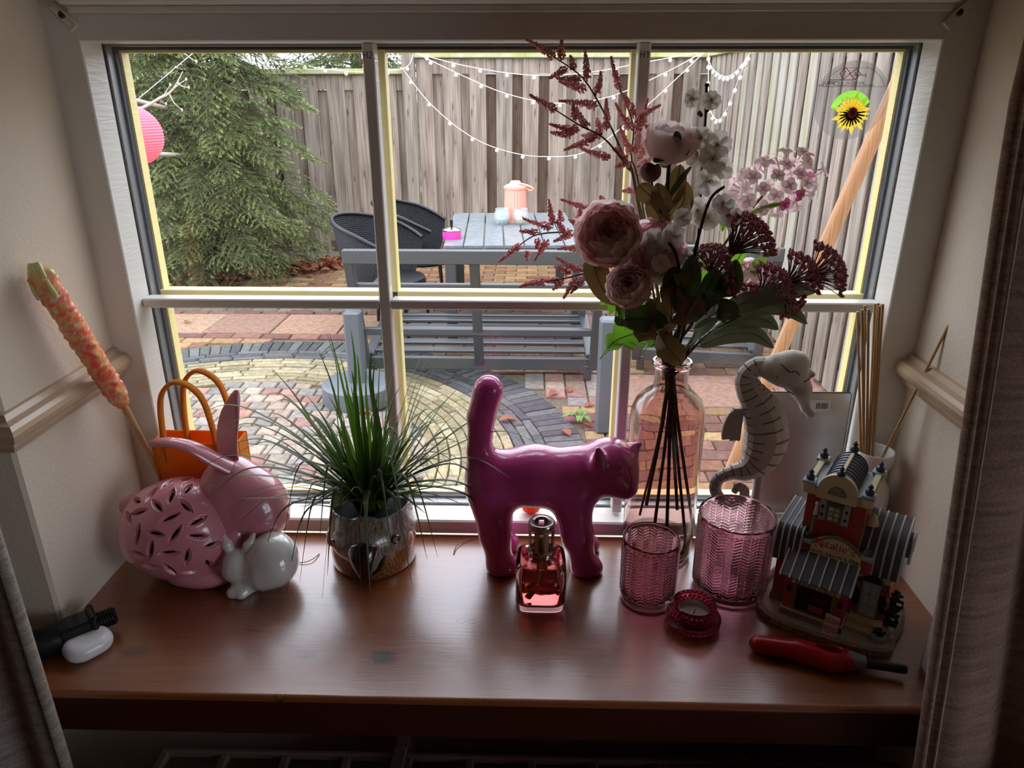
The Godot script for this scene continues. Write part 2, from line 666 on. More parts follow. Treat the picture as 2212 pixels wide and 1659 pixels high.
func build_room() -> void:
	var wall: Material = M.cream_plaster
	var s := mb()
	box(s, Vector3(-2.6, -0.056, -0.1), Vector3(-0.55, 1.6, 0.2255), 0.004)
	box(s, Vector3(-2.6, -1.0, -0.1), Vector3(-0.78, -0.056, 0.2255))
	box(s, Vector3(-0.78, -1.0, -0.1), Vector3(-0.55, -0.056, 0.09))
	struct(s, "wall_left", wall, "cream plastered wall at the left of the window niche, with its return into the room")
	s = mb()
	box(s, Vector3(0.55, -1.0, -0.1), Vector3(2.6, 1.6, 0.2255), 0.004)
	struct(s, "wall_right", wall, "cream plastered wall at the right of the window niche, behind the brown curtain")
	s = mb()
	box(s, Vector3(-0.55, 0.86, -0.1), Vector3(0.55, 1.6, 0.2255))
	struct(s, "wall_front", wall, "plastered lintel over the window niche")
	s = mb()
	box(s, Vector3(-0.55, -1.0, -0.1), Vector3(0.55, -0.056, 0.09))
	struct(s, "wall_below", wall, "dark wall of the radiator recess below the wooden sill")
	s = mb()
	box(s, Vector3(-2.7, -1.0, 0.2255), Vector3(-2.5, 1.6, 4.7))
	struct(s, "wall_west", M.room_paint, "side wall of the room left of the camera")
	s = mb()
	box(s, Vector3(2.5, -1.0, 0.2255), Vector3(2.7, 1.6, 1.1))
	box(s, Vector3(2.5, -1.0, 2.7), Vector3(2.7, 1.6, 4.7))
	box(s, Vector3(2.5, 1.25, 1.1), Vector3(2.7, 1.6, 2.7))
	box(s, Vector3(2.5, -1.0, 1.1), Vector3(2.7, 0.0, 2.7))
	struct(s, "wall_east", M.room_paint, "side wall of the room right of the camera, with the opening of an unseen window")
	s = mb()
	box(s, Vector3(-2.6, -1.0, 4.5), Vector3(2.6, 1.6, 4.7))
	struct(s, "wall_back", M.room_paint, "wall of the room behind the camera")
	s = mb()
	box(s, Vector3(-2.7, 1.6, -0.1), Vector3(2.7, 1.75, 4.7))
	struct(s, "ceiling", M.room_paint, "pale ceiling of the room")
	s = mb()
	box(s, Vector3(-2.7, -1.1, -0.1), Vector3(2.7, -0.95, 4.7))
	struct(s, "floor", M.room_floor, "wooden floor of the room")
	s = mb()
	box(s, Vector3(2.56, 0.0, 1.1), Vector3(2.64, 0.05, 2.7))
	box(s, Vector3(2.56, 1.2, 1.1), Vector3(2.64, 1.25, 2.7))
	for z in [1.1, 1.875, 2.65]: box(s, Vector3(2.56, 0.05, z), Vector3(2.64, 1.2, z + 0.05))
	struct(s, "unseen_window_2", M.white_paint, "frame of an unseen window, out of view in the side wall, lighting the room")  # window out of view, placed so daylight reaches the room-facing sides
	# the chair rails on both side walls of the niche and round the corners
	for sd in [-1.0, 1.0]:
		s = mb()
		var prof := PackedVector2Array([Vector2(0, 0), Vector2(0.006, 0), Vector2(0.008, 0.005), Vector2(0.011, 0.008), Vector2(0.011, 0.0125), Vector2(0.017, 0.0155), Vector2(0.0215, 0.021), Vector2(0.0235, 0.027), Vector2(0.0225, 0.033), Vector2(0.0185, 0.0375), Vector2(0.0125, 0.0385), Vector2(0.0095, 0.0395), Vector2(0.0055, 0.0455), Vector2(0, 0.046)])
		var rings := []
		# along the niche wall, mitred at the corner, then away along the room's wall
		for k in [[0.0, 0], [0.2255, 1], [0.0, 2]]:
			var ring := PackedVector3Array()
			for v in prof:
				var y: float = 0.252 + v.y
				if k[1] == 0: ring.append(Vector3(sd * (0.55 - v.x), y, 0.0005))
				elif k[1] == 1: ring.append(Vector3(sd * (0.55 - v.x), y, 0.2255 + v.x))
				else: ring.append(Vector3(sd * 1.6, y, 0.2255 + v.x))
			rings.append(ring)
		strip(s, rings, true, sd > 0.0, -1)
		cap(s, rings[0], sd < 0.0)
		struct(s, "trim_1" if sd < 0 else "trim_2", M.rail_paint, "glossy beige moulded chair rail on the %s wall of the niche" % ("left" if sd < 0 else "right"))
	# the sill
	s = mb(false, true)
	var out := PackedVector2Array([Vector2(-0.65, 0.2265), Vector2(-0.549, 0.2265), Vector2(-0.549, 0.0), Vector2(0.549, 0.0), Vector2(0.549, 0.2265), Vector2(0.65, 0.2265), Vector2(0.65, 0.321), Vector2(-0.65, 0.321)])
	var put := func(x: float, y: float, z: float):
		s.set_uv(Vector2((x + 0.65) / 1.3, z / 0.35))
		s.add_vertex(Vector3(x, y, z))
	for r in [[-0.549, 0.549, 0.0005, 0.2265], [-0.65, 0.65, 0.2265, 0.321]]:
		for t in [[0, 2], [1, 2], [1, 3], [0, 2], [1, 3], [0, 3]]: put.call(r[t[0]], 0.0, r[t[1]])
	s.set_smooth_group(1)
	var edge := []
	for i in 7:
		var a := PI / 2 * i / 6.0
		edge.append(Vector2(-0.006 + 0.006 * cos(a), 0.321 + 0.006 * sin(a)))
	for i in 6:
		var a: Vector2 = edge[i]
		var b: Vector2 = edge[i + 1]
		for t in [[-0.65, a], [0.65, b], [0.65, a], [-0.65, a], [-0.65, b], [0.65, b]]: put.call(t[0], t[1].x, t[1].y)
	var sill := struct(s, "windowsill", M.sill_wood, "varnished brown pine window sill board, scratched and knotty")
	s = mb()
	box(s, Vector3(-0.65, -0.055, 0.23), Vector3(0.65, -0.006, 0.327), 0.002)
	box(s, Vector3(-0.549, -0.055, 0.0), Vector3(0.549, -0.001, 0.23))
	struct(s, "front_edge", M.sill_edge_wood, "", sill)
	# radiator under the sill
	var rad := thing("radiator", "dark radiator with a slotted top grille below the wooden sill", "radiator", Vector3(0, -0.95, 0.24))
	s = mb()
	box(s, Vector3(-0.49, 0.1, -0.055), Vector3(0.65, 0.675, 0.055), 0.006)
	part(s, "body", mt("radiator_paint", Color(0.55, 0.47, 0.42), 0.5), rad)
	for z in [-0.056, -0.02, 0.018, 0.056]:
		s = mb()
		cbox(s, Vector3(0.08, 0.7, z), Vector3(1.14, 0.012, 0.008), 0.002)
		part(s, "grille_bar", M.radiator_paint, rad)
	for i in 14:
		s = mb()
		cbox(s, Vector3(-0.485 + i * 0.087, 0.698, 0), Vector3(0.012, 0.012, 0.116), 0.002)
		part(s, "grille_bar", M.radiator_paint, rad)
	for x in [-0.15, 0.33]:
		s = mb()
		cbox(s, Vector3(x, 0.708, -0.03), Vector3(0.02, 0.006, 0.07), 0.002)
		cbox(s, Vector3(x, 0.4, -0.1), Vector3(0.02, 0.6, 0.09), 0.002)
		part(s, "bracket", M.radiator_paint, rad)


func mb_frame(lo: Vector3, hi: Vector3, w: float) -> SurfaceTool:
	var s := mb()
	box(s, lo, Vector3(hi.x, lo.y + w, hi.z))
	box(s, Vector3(lo.x, hi.y - w, lo.z), hi)
	box(s, Vector3(lo.x, lo.y + w, lo.z), Vector3(lo.x + w, hi.y - w, hi.z))
	box(s, Vector3(hi.x - w, lo.y + w, lo.z), Vector3(hi.x, hi.y - w, hi.z))
	return s


func build_window() -> void:
	var L := -0.509
	var R := 0.504
	var B := 0.0245
	var T := 0.682
	var s := mb()
	# timber frame round the opening
	box(s, Vector3(-0.56, 0.001, -0.046), Vector3(L, 0.9, 0.0), 0.0015)
	box(s, Vector3(R, 0.001, -0.046), Vector3(0.56, 0.9, 0.0), 0.0015)
	box(s, Vector3(L - 0.002, T, -0.046), Vector3(R + 0.002, 0.9, 0.0), 0.0015)
	box(s, Vector3(L - 0.002, 0.001, -0.046), Vector3(R + 0.002, B, 0.0), 0.0025)
	var win := struct(s, "window_1", M.white_paint, "white painted wooden window frame of six lights")
	s = mb()
	box(s, Vector3(-0.56, -0.02, -0.1), Vector3(L + 0.001, 0.9, -0.068))
	box(s, Vector3(R - 0.001, -0.02, -0.1), Vector3(0.56, 0.9, -0.068))
	box(s, Vector3(L, T - 0.002, -0.1), Vector3(R, 0.9, -0.068))
	box(s, Vector3(L, -0.02, -0.1), Vector3(R, B + 0.001, -0.068))
	part(s, "outer_frame", M.white_paint, win)
	for k in [[Vector3(L, B + 0.002, -0.064), Vector3(L + 0.002, T - 0.002, -0.05)], [Vector3(R - 0.002, B + 0.002, -0.064), Vector3(R, T - 0.002, -0.05)], [Vector3(L, B, -0.064), Vector3(R, B + 0.002, -0.05)], [Vector3(L, T - 0.002, -0.064), Vector3(R, T, -0.05)]]:
		s = mb()
		box(s, k[0], k[1])
		part(s, "spacer", M.spacer_grey, win)
	s = mb_frame(Vector3(L, B, -0.072), Vector3(R, T, -0.0645), 0.0055)
	part(s, "gasket", M.rubber_dark, win)
	s = mb_frame(Vector3(L, B, -0.09), Vector3(R, T, -0.0725), 0.0085)
	part(s, "outer_bead", M.cream_outside_paint, win)
	for x in [[L, -0.1706], [-0.1706, 0.16435], [0.16435, R]]:
		for y in [[B, 0.3546], [0.3546, T]]:
			s = mb()
			quad(s, Vector3(x[0], y[0], -0.048), Vector3(x[1], y[0], -0.048), Vector3(x[1], y[1], -0.048), Vector3(x[0], y[1], -0.048))
			part(s, "pane", M.window_glass, win)
	# glazing bars inside and their cream fellows outside
	var cols := [[-0.178, -0.1632], [0.157, 0.1717]]
	for c in cols:
		s = mb()
		box(s, Vector3(c[0], B + 0.004, -0.0455), Vector3(c[1], T, -0.022), 0.0015)
		part(s, "glazing_bar", M.white_paint, win)
		s = mb()
		box(s, Vector3(c[0] - 0.003, B, -0.088), Vector3(c[1] + 0.004, T, -0.0665), 0.001)
		part(s, "outer_bar", M.cream_outside_paint, win)
	for seg in [[L + 0.0005, -0.179], [-0.1622, 0.156], [0.1727, R - 0.0005]]:
		s = mb()
		box(s, Vector3(seg[0], 0.3480, -0.0455), Vector3(seg[1], 0.3612, -0.022), 0.0017)
		part(s, "glazing_bar", M.white_paint, win)
	s = mb()
	box(s, Vector3(L, 0.3475, -0.088), Vector3(R, 0.3625, -0.0665), 0.001)
	part(s, "outer_bar", M.cream_outside_paint, win)
	# specks of dirt on the panes
	var mm := MultiMesh.new()
	mm.transform_format = MultiMesh.TRANSFORM_3D
	var sp := SphereMesh.new()
	sp.radius = 0.5
	sp.height = 1.0
	sp.radial_segments = 6
	sp.rings = 3
	mm.mesh = sp
	mm.instance_count = 420
	for i in 420:
		var r := rng.randf_range(0.0003, 0.0008)
		var y := B + 0.01 + (T - B - 0.02) * pow(rng.randf(), 0.8)
		mm.set_instance_transform(i, Transform3D(Basis.from_scale(Vector3(r, r, 0.0003)), Vector3(rng.randf_range(L + 0.01, R - 0.01), y, -0.0665)))
	var mi := MultiMeshInstance3D.new()
	mi.name = "dirt_specks"
	mi.multimesh = mm
	mi.material_override = mt("speck", Color(0.8, 0.8, 0.78), 0.8)
	win.add_child(mi)
	mi.set_meta("kind", "stuff")
	# pencilled letters at the top of the two bars
	for k in [["H2", -0.1708], ["H1", 0.1645]]:
		var t := text_mesh(k[0], 0.0105, 0.0001)
		part(t, "pencil_mark", M.rubber_dark, win, Transform3D(Basis.IDENTITY, Vector3(k[1], 0.668, -0.0219)))
	# the blind rail over the window and its two brackets
	var rail := thing("blind_rail", "slim cream blind rail screwed along the head of the window frame", "blind rail", Vector3(0, 0.712, 0))
	s = mb()
	box(s, Vector3(-0.514, 0, 0.0005), Vector3(0.506, 0.008, 0.006), 0.001)
	part(s, "batten", M.white_paint, rail)
	s = mb()
	box(s, Vector3(-0.517, 0.008, 0.0005), Vector3(0.508, 0.06, 0.022), 0.003)
	part(s, "headbox", M.white_paint, rail)
	for sd in [-1.0, 1.0]:
		var br := thing("rail_bracket", "small slanted metal bracket with a cross-head screw, at the %s end of the blind rail" % ("left" if sd < 0 else "right"), "bracket", Vector3(-0.5235 if sd < 0 else 0.5155, 0.7095, 0.0), 0.0, "blind rail brackets")
		s = mb()
		var tr := Transform3D(Basis(Vector3.BACK, -sd * 0.75), Vector3(0, 0, 0))
		box(s, Vector3(-0.005, -0.017, 0.0), Vector3(0.005, 0.016, 0.003), 0.001, tr)
		box(s, Vector3(-0.0055, -0.0185, 0.0), Vector3(0.0055, -0.0165, 0.006), 0.0005, tr)
		box(s, Vector3(0.004 if sd < 0 else -0.0055, -0.017, 0.0), Vector3(0.0055 if sd < 0 else -0.004, 0.016, 0.006), 0.0005, tr)
		part(s, "plate", M.white_paint, br)
		s = mb()
		lathe(s, [Vector2(0, 0.0), Vector2(0.0042, 0.0), Vector2(0.0042, 0.001), Vector2(0.003, 0.0022), Vector2(0.0, 0.0024)], 16, Transform3D(Basis(Vector3.RIGHT, PI / 2), Vector3(0, 0.001, 0.003)))
		var sc := part(s, "screw", M.screw_steel, br)
		s = mb()
		cbox(s, Vector3(0, 0.001, 0.0054), Vector3(0.0044, 0.0011, 0.0004))
		cbox(s, Vector3(0, 0.001, 0.0054), Vector3(0.0011, 0.0044, 0.0004))
		part(s, "cross_slot", M.dark_hole, sc)


func text_mesh(words: String, height: float, depth: float, font := "Droid Sans", spacing := 0.0) -> TextMesh:
	var t := TextMesh.new()
	var f := SystemFont.new()
	f.font_names = PackedStringArray([font])
	t.font = f
	t.text = words
	t.font_size = 32
	t.pixel_size = height / 32.0
	t.depth = depth
	t.curve_step = 2.0
	return t


func garden_materials() -> void:
	var speck := noise_img(256, 256, 0.35, 3, 21)
	var blotch := noise_img(256, 256, 0.03, 3, 22)
	var stone := colored([speck, blotch], [0.6, 0.4], ramp([[0.0, Color(0.55, 0.55, 0.55)], [0.45, Color(0.8, 0.8, 0.8)], [0.7, Color(0.95, 0.95, 0.95)], [1.0, Color(1, 1, 1)]]))
	var m := textured(mt("paving_brick", Color.WHITE, 0.8), tex(stone), Vector3.ONE * 2.5, true, tex(speck), 0.25)
	m.vertex_color_use_as_albedo = true
	textured(mt("joint_soil", Color(0.46, 0.43, 0.34), 0.95), tex(stone), Vector3.ONE * 3.0)
	textured(mt("far_ground", Color(0.62, 0.58, 0.5), 0.9), tex(stone), Vector3.ONE * 2.0)
	# weathered fence boards, grain along y
	var gr := noise_img(512, 512, 0.10, 3, 31, 1, 24)
	var fi := noise_img(512, 512, 0.3, 2, 32, 1, 40)
	var bl := noise_img(512, 512, 0.012, 3, 33, 1, 3)
	var wood := colored([gr, fi, bl], [0.4, 0.25, 0.35], ramp([[0.15, Color(0.4, 0.35, 0.31)], [0.4, Color(0.56, 0.51, 0.47)], [0.6, Color(0.66, 0.62, 0.57)], [0.85, Color(0.73, 0.70, 0.66)]]))
	for k in 24:
		knot(wood, rng.randi_range(14, 498), rng.randi_range(20, 490), rng.randf_range(2.5, 5.0), Color(0.4, 0.33, 0.28))
	var bump := tex(fi)
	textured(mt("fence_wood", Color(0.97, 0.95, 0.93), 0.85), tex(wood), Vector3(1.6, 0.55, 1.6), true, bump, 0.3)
	textured(mt("fence_wood_shaded", Color(0.66, 0.58, 0.52), 0.85), tex(wood), Vector3(1.6, 0.55, 1.6), true, bump, 0.3)  # same wood tinted darker: the shade of the fence gaps, put into the colour
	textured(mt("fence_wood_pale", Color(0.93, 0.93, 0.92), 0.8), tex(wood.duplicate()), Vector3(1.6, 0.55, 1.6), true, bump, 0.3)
	var mossy := colored([gr, fi, bl], [0.25, 0.2, 0.55], ramp([[0.2, Color(0.66, 0.65, 0.42)], [0.38, Color(0.72, 0.70, 0.58)], [0.5, Color(0.74, 0.71, 0.66)], [0.9, Color(0.8, 0.78, 0.76)]]))
	textured(mt("fence_wood_mossy", Color(0.88, 0.88, 0.87), 0.85), tex(mossy), Vector3(1.6, 0.55, 1.6), true, bump, 0.3)
	textured(mt("fence_cap", Color(0.9, 0.95, 0.8), 0.85), tex(mossy), Vector3(0.8, 2.0, 0.8), true)
	mt("grey_metal", Color(0.235, 0.25, 0.265), 0.36, 0.0, 0.75)
	textured(mt("table_plank", Color(0.47, 0.495, 0.51), 0.4), tex(colored([blotch], [1.0], ramp([[0.2, Color(0.85, 0.88, 0.88)], [0.8, Color(1, 1, 1)]]))), Vector3.ONE * 1.5)
	mt("string_white", Color(0.93, 0.93, 0.9), 0.5)
	var b := mt("bulb_frost", Color(0.96, 0.96, 0.95), 0.25)
	b.subsurf_scatter_enabled = true
	b.subsurf_scatter_strength = 0.4
	mt("bark", Color(0.3, 0.24, 0.2), 0.9)
	var n := mt("spruce_needles", Color.WHITE, 0.6)
	n.vertex_color_use_as_albedo = true
	n.backlight_enabled = true
	n.backlight = Color(0.35, 0.4, 0.2)
	var lf := mt("dead_leaf", Color(0.52, 0.3, 0.18), 0.8)
	lf.backlight_enabled = true
	lf.backlight = Color(0.3, 0.2, 0.1)
	mt("green_leaf", Color(0.35, 0.5, 0.2), 0.6)
	# woven plastic wicker
	var im := Image.create(128, 128, false, Image.FORMAT_RGB8)
	for y in 128:
		for x in 128:
			var row := y / 16
			var u := fposmod(x + (row % 2) * 16.0, 32.0) / 32.0
			var v := fposmod(y, 16.0) / 16.0
			var h := sin(PI * u) * sin(PI * v)
			im.set_pixel(x, y, Color(1, 1, 1) * (0.12 + 0.88 * pow(h, 0.5)))
	var wk := tex(im)
	var wm := mt("wicker", Color(0.20, 0.22, 0.25), 0.45)
	wm.albedo_texture = wk
	wm.heightmap_enabled = true
	wm.heightmap_texture = wk
	wm.heightmap_scale = 0.6


func knot(im: Image, cx: int, cy: int, r: float, c: Color) -> void:
	for y in range(-int(r * 3), int(r * 3) + 1):
		for x in range(-int(r * 2), int(r * 2) + 1):
			var d := Vector2(x, y * 0.6).length() / r
			if d < 1.8:
				var p := Vector2i(posmod(cx + x, im.get_width()), posmod(cy + y, im.get_height()))
				im.set_pixelv(p, im.get_pixelv(p).lerp(c, clampf((1.8 - d) * 0.7, 0.0, 0.85)))


func seen_from_camera(p: Vector3, margin := 0.0) -> bool:   # roughly inside the window opening as seen from where the photograph was taken
	var c := Vector3(0.0286, 0.623, 0.9412)
	if p.z > -0.1: return false
	var t := (c.z + 0.05) / (c.z - p.z)
	var q := c.lerp(p, t)
	return q.x > -0.51 - margin and q.x < 0.505 + margin and q.y > 0.02 - margin and q.y < 0.69 + margin


func build_patio() -> void:
	var s := mb()
	box(s, Vector3(-9, G - 0.3, -12), Vector3(9, G - 0.016, -0.1))
	var patio := struct(s, "patio", M.joint_soil, "brick patio with a round pattern of grey and yellow clinkers")
	s = mb()
	box(s, Vector3(-40, -1.5, -60), Vector3(40, -1.31, 60))
	struct(s, "ground", M.far_ground, "ground round the house")
	var C := Vector2(-1.527, -1.994)
	var bricks := []     # [four corners, top, colour]
	var tone := {
		"grey": [Color(0.36, 0.37, 0.37), Color(0.42, 0.43, 0.42), Color(0.31, 0.32, 0.33)], "yellow": [Color(0.66, 0.61, 0.47), Color(0.69, 0.65, 0.52), Color(0.6, 0.55, 0.42)],
		"pink": [Color(0.66, 0.5, 0.45), Color(0.6, 0.57, 0.53), Color(0.66, 0.62, 0.55), Color(0.56, 0.55, 0.52), Color(0.68, 0.6, 0.53)], "red": [Color(0.54, 0.36, 0.32), Color(0.5, 0.34, 0.32), Color(0.57, 0.4, 0.35)],
		"slab": [Color(0.7, 0.55, 0.45), Color(0.7, 0.58, 0.47), Color(0.67, 0.52, 0.44)], "sand": [Color(0.66, 0.52, 0.36), Color(0.62, 0.47, 0.32), Color(0.69, 0.57, 0.4), Color(0.58, 0.4, 0.3)], "green": [Color(0.42, 0.43, 0.34), Color(0.47, 0.47, 0.38)]
	}
	var add := func(pts: Array, kind: String):
		var mid := Vector2.ZERO
		for p in pts: mid += p / 4.0
		if not seen_from_camera(Vector3(mid.x, G, mid.y), 0.09): return
		var c: Color = tone[kind][rng.randi() % tone[kind].size()]
		var v := rng.randf_range(0.9, 1.1)
		bricks.append([pts, rng.randf_range(-0.003, 0.003), Color(c.r * v, c.g * v, c.b * v), mid])
	var rect := func(x0: float, x1: float, z0: float, z1: float, kind: String):
		var j := 0.004
		add.call([Vector2(x0 + j, z0 + j), Vector2(x1 - j, z0 + j), Vector2(x1 - j, z1 - j), Vector2(x0 + j, z1 - j)], kind)
	var ring := func(r0: float, r1: float, length: float, kind: String, turn: float):
		var n := int(TAU * r1 / length)
		for i in n:
			var a0 := turn + TAU * i / n + 0.003 / r1
			var a1 := turn + TAU * (i + 1) / n - 0.003 / r1
			add.call([C + Vector2(cos(a0), sin(a0)) * (r0 + 0.003), C + Vector2(cos(a0), sin(a0)) * (r1 - 0.003), C + Vector2(cos(a1), sin(a1)) * (r1 - 0.003), C + Vector2(cos(a1), sin(a1)) * (r0 + 0.003)], kind)
	ring.call(1.67, 1.867, 0.07, "grey", 0.0)
	for i in 3: ring.call(1.67 - 0.053 * (i + 1), 1.67 - 0.053 * i, 0.2, "grey", i * 0.05)
	for i in 8: ring.call(1.511 - 0.053 * (i + 1), 1.511 - 0.053 * i, 0.2, "yellow", i * 0.07)
	var z := C.y - 1.1
	while z < C.y + 1.1:
		var x := C.x - 1.1 + (0.05 if int((z + 9.0) / 0.105) % 2 else 0.0)
		while x < C.x + 1.1:
			if Vector2(x + 0.052, z + 0.052).distance_to(C) < 1.075: rect.call(x, x + 0.105, z, z + 0.105, "pink")
			x += 0.105
		z += 0.105
	var free := func(x: float, zz: float): return Vector2(x, zz).distance_to(C) > 1.9
	# rows outside the circle, from the fence towards the house
	var rows := []       # [z far, z near, length, kind]
	var zz := -6.7
	while zz < -5.0:
		rows.append([zz, zz + 0.105, 0.21, "sand" if zz < -5.35 else "green"])
		zz += 0.105
	while zz < -4.66:
		rows.append([zz, zz + 0.103, 0.21, "green"])
		zz += 0.105
	rows.append([-4.65, -4.535, 0.21, "red"])
	rows.append([-4.525, -4.035, 0.49, "slab"])
	rows.append([-4.025, -3.92, 0.21, "red"])
	zz = -3.915
	while zz < -3.38:
		rows.append([zz, zz + 0.105, 0.21, "sand"])
		zz += 0.105
	rows.append([-3.385, -3.275, 0.21, "red"])
	rows.append([-3.265, -2.775, 0.49, "slab"])
	zz = -2.765
	while zz < -1.2:
		rows.append([zz, zz + 0.105, 0.21, "red" if fposmod(zz * 10.0, 3.0) < 1.6 else "sand"])
		zz += 0.105
	for k in rows.size():
		var r: Array = rows[k]
		var x: float = -4.41 + (0.105 if k % 2 else 0.0)
		while x < 1.74:
			if free.call(x + r[2] / 2, (r[0] + r[1]) / 2) and (r[2] < 0.4 or (free.call(x, r[1]) and free.call(x + r[2], r[1]))): rect.call(x, x + r[2], r[0], r[1], r[3])
			elif r[2] < 0.4:
				for q in 2:
					if free.call(x + r[2] * (0.25 + 0.5 * q), (r[0] + r[1]) / 2): rect.call(x + r[2] * 0.5 * q, x + r[2] * 0.5 * (q + 1), r[0], r[1], r[3])
			elif r[2] > 0.4:
				for q in 4:       # slabs are cut into bricks where they meet the circle
					for u in 4:
						var xx: float = x + r[2] * q / 4.0
						var z2: float = r[0] + (r[1] - r[0]) * u / 4.0
						if free.call(xx + 0.05, z2 + 0.06): rect.call(xx, xx + r[2] / 4.0, z2, z2 + (r[1] - r[0]) / 4.0, "pink")
			x += r[2]
	bricks.sort_custom(func(a, b): return (a[3] as Vector2).distance_to(Vector2(0.03, 0.94)) < (b[3] as Vector2).distance_to(Vector2(0.03, 0.94)))
	var rest := mb(true)
	for i in bricks.size():
		var b: Array = bricks[i]
		var single := i < 290
		var t := mb(true) if single else rest
		t.set_color(b[2].srgb_to_linear())
		t.set_smooth_group(-1)
		var mid: Vector2 = b[3]
		var top := PackedVector3Array()
		var low := PackedVector3Array()
		var bot := PackedVector3Array()
		for p in b[0]:
			var q: Vector2 = p + (mid - p).normalized() * 0.007
			top.append(Vector3(q.x, G + b[1], q.y))
			low.append(Vector3(p.x, G + b[1] - 0.006, p.y))
			bot.append(Vector3(p.x, G - 0.02, p.y))
		face(t, [top[0], top[1], top[2], top[3]], Vector3(mid.x, G - 1.0, mid.y))
		for j in 4:
			var k := (j + 1) % 4
			face(t, [low[j], low[k], top[k], top[j]], Vector3(mid.x, G - 0.5, mid.y))
			face(t, [bot[j], bot[k], low[k], low[j]], Vector3(mid.x, G - 0.01, mid.y))
		if single: part(t, "brick", M.paving_brick, patio)
	var o := part(rest, "bricks", M.paving_brick, patio)
	o.set_meta("kind", "stuff")


func board(parent: Node3D, called: String, lo: Vector3, hi: Vector3, mats: Array) -> void:
	var s := mb()
	var lean := rng.randf_range(-0.004, 0.004)
	box(s, lo, hi, 0.004, Transform3D(Basis(Vector3.BACK, lean * 0.4), Vector3(lean * 0.5, rng.randf_range(-0.004, 0.004), 0)))
	part(s, called, mats[rng.randi() % mats.size()], parent)


func build_fences() -> void:
	var front := [M.fence_wood, M.fence_wood, M.fence_wood_pale]
	var behind := [M.fence_wood_shaded, M.fence_wood]
	var Z := -6.74
	for k in [[-3.55, -1.24, 1.84, "lower weathered board fence panel behind the spruce and the wicker chairs"], [-1.1, 1.74, 1.985, "taller weathered board fence panel behind the garden table, hung with string lights"]]:
		var f := thing("garden_fence", k[3], "fence", Vector3(0, G, Z), 0.0, "weathered board fence panels")
		var h: float = k[2]
		var s := mb()
		box(s, Vector3(k[0], h - 0.19, -0.03), Vector3(k[1], h - 0.05, -0.002))
		part(s, "rail", M.fence_wood, f)
		s = mb()
		box(s, Vector3(k[0], 0.05, -0.03), Vector3(k[1], 0.16, -0.002))
		part(s, "rail", M.fence_wood_shaded, f)
		s = mb()
		box(s, Vector3(k[0] - 0.02, h - 0.05, -0.07), Vector3(k[1] + 0.02, h, 0.06), 0.006)
		part(s, "cap_rail", M.fence_cap, f)
		var x: float = k[0]
		while x < k[1] - 0.06:
			var w := 0.166 + rng.randf_range(-0.008, 0.008)
			board(f, "front_board", Vector3(x, 0.03, 0.0), Vector3(minf(x + w, k[1]), h - 0.05, 0.02), front)
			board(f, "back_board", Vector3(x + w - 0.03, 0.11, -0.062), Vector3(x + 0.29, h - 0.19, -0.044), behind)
			x += 0.26
	for k in [[-1.17, 2.02, "square fence post between the lower and the taller panel"], [1.80, 2.02, "square fence post in the corner of the garden"]]:
		var s := mb()
		box(s, Vector3(-0.06, 0, -0.06), Vector3(0.06, k[1], 0.06), 0.008)
		solo(s, "fence_post", M.fence_wood_pale if k[0] < 0 else M.fence_wood_shaded, k[2], "fence post", Vector3(k[0], G, Z + 0.02))
	# the side fence on the right, running towards the house
	var f := thing("garden_fence", "pale side fence of narrow mossy boards with dark gaps, right of the garden", "fence", Vector3(1.75, G, 0), 0.0, "weathered board fence panels")
	var s := mb()
	box(s, Vector3(0.002, 1.8, -6.6), Vector3(0.03, 1.93, -0.9))
	part(s, "rail", M.fence_wood, f)
	s = mb()
	box(s, Vector3(0.002, 0.05, -6.6), Vector3(0.03, 0.17, -0.9))
	part(s, "rail", M.fence_wood_shaded, f)
	s = mb()
	box(s, Vector3(-0.05, 1.94, -6.66), Vector3(0.07, 1.985, -0.9), 0.006)
	part(s, "cap_rail", M.fence_cap, f)
	var z := -6.6
	while z < -1.0:
		board(f, "front_board", Vector3(-0.02, 0.03, z), Vector3(0.0, 1.94, z + 0.128), [M.fence_wood_mossy, M.fence_wood_pale, M.fence_wood_mossy, M.fence_wood_pale, M.fence_wood])
		board(f, "back_board", Vector3(0.075, 0.03, z + 0.11), Vector3(0.093, 1.94, z + 0.21), [M.fence_wood_shaded])
		z += 0.188
	s = mb()
	box(s, Vector3(1.95, G, -7.5), Vector3(2.2, G + 2.0, -0.9))
	struct(s, "unseen_gap_backing", M.fence_wood_shaded, "unseen dark backing behind the side fence that keeps its gaps dark")  # unseen backing, darkens what shows through the gaps


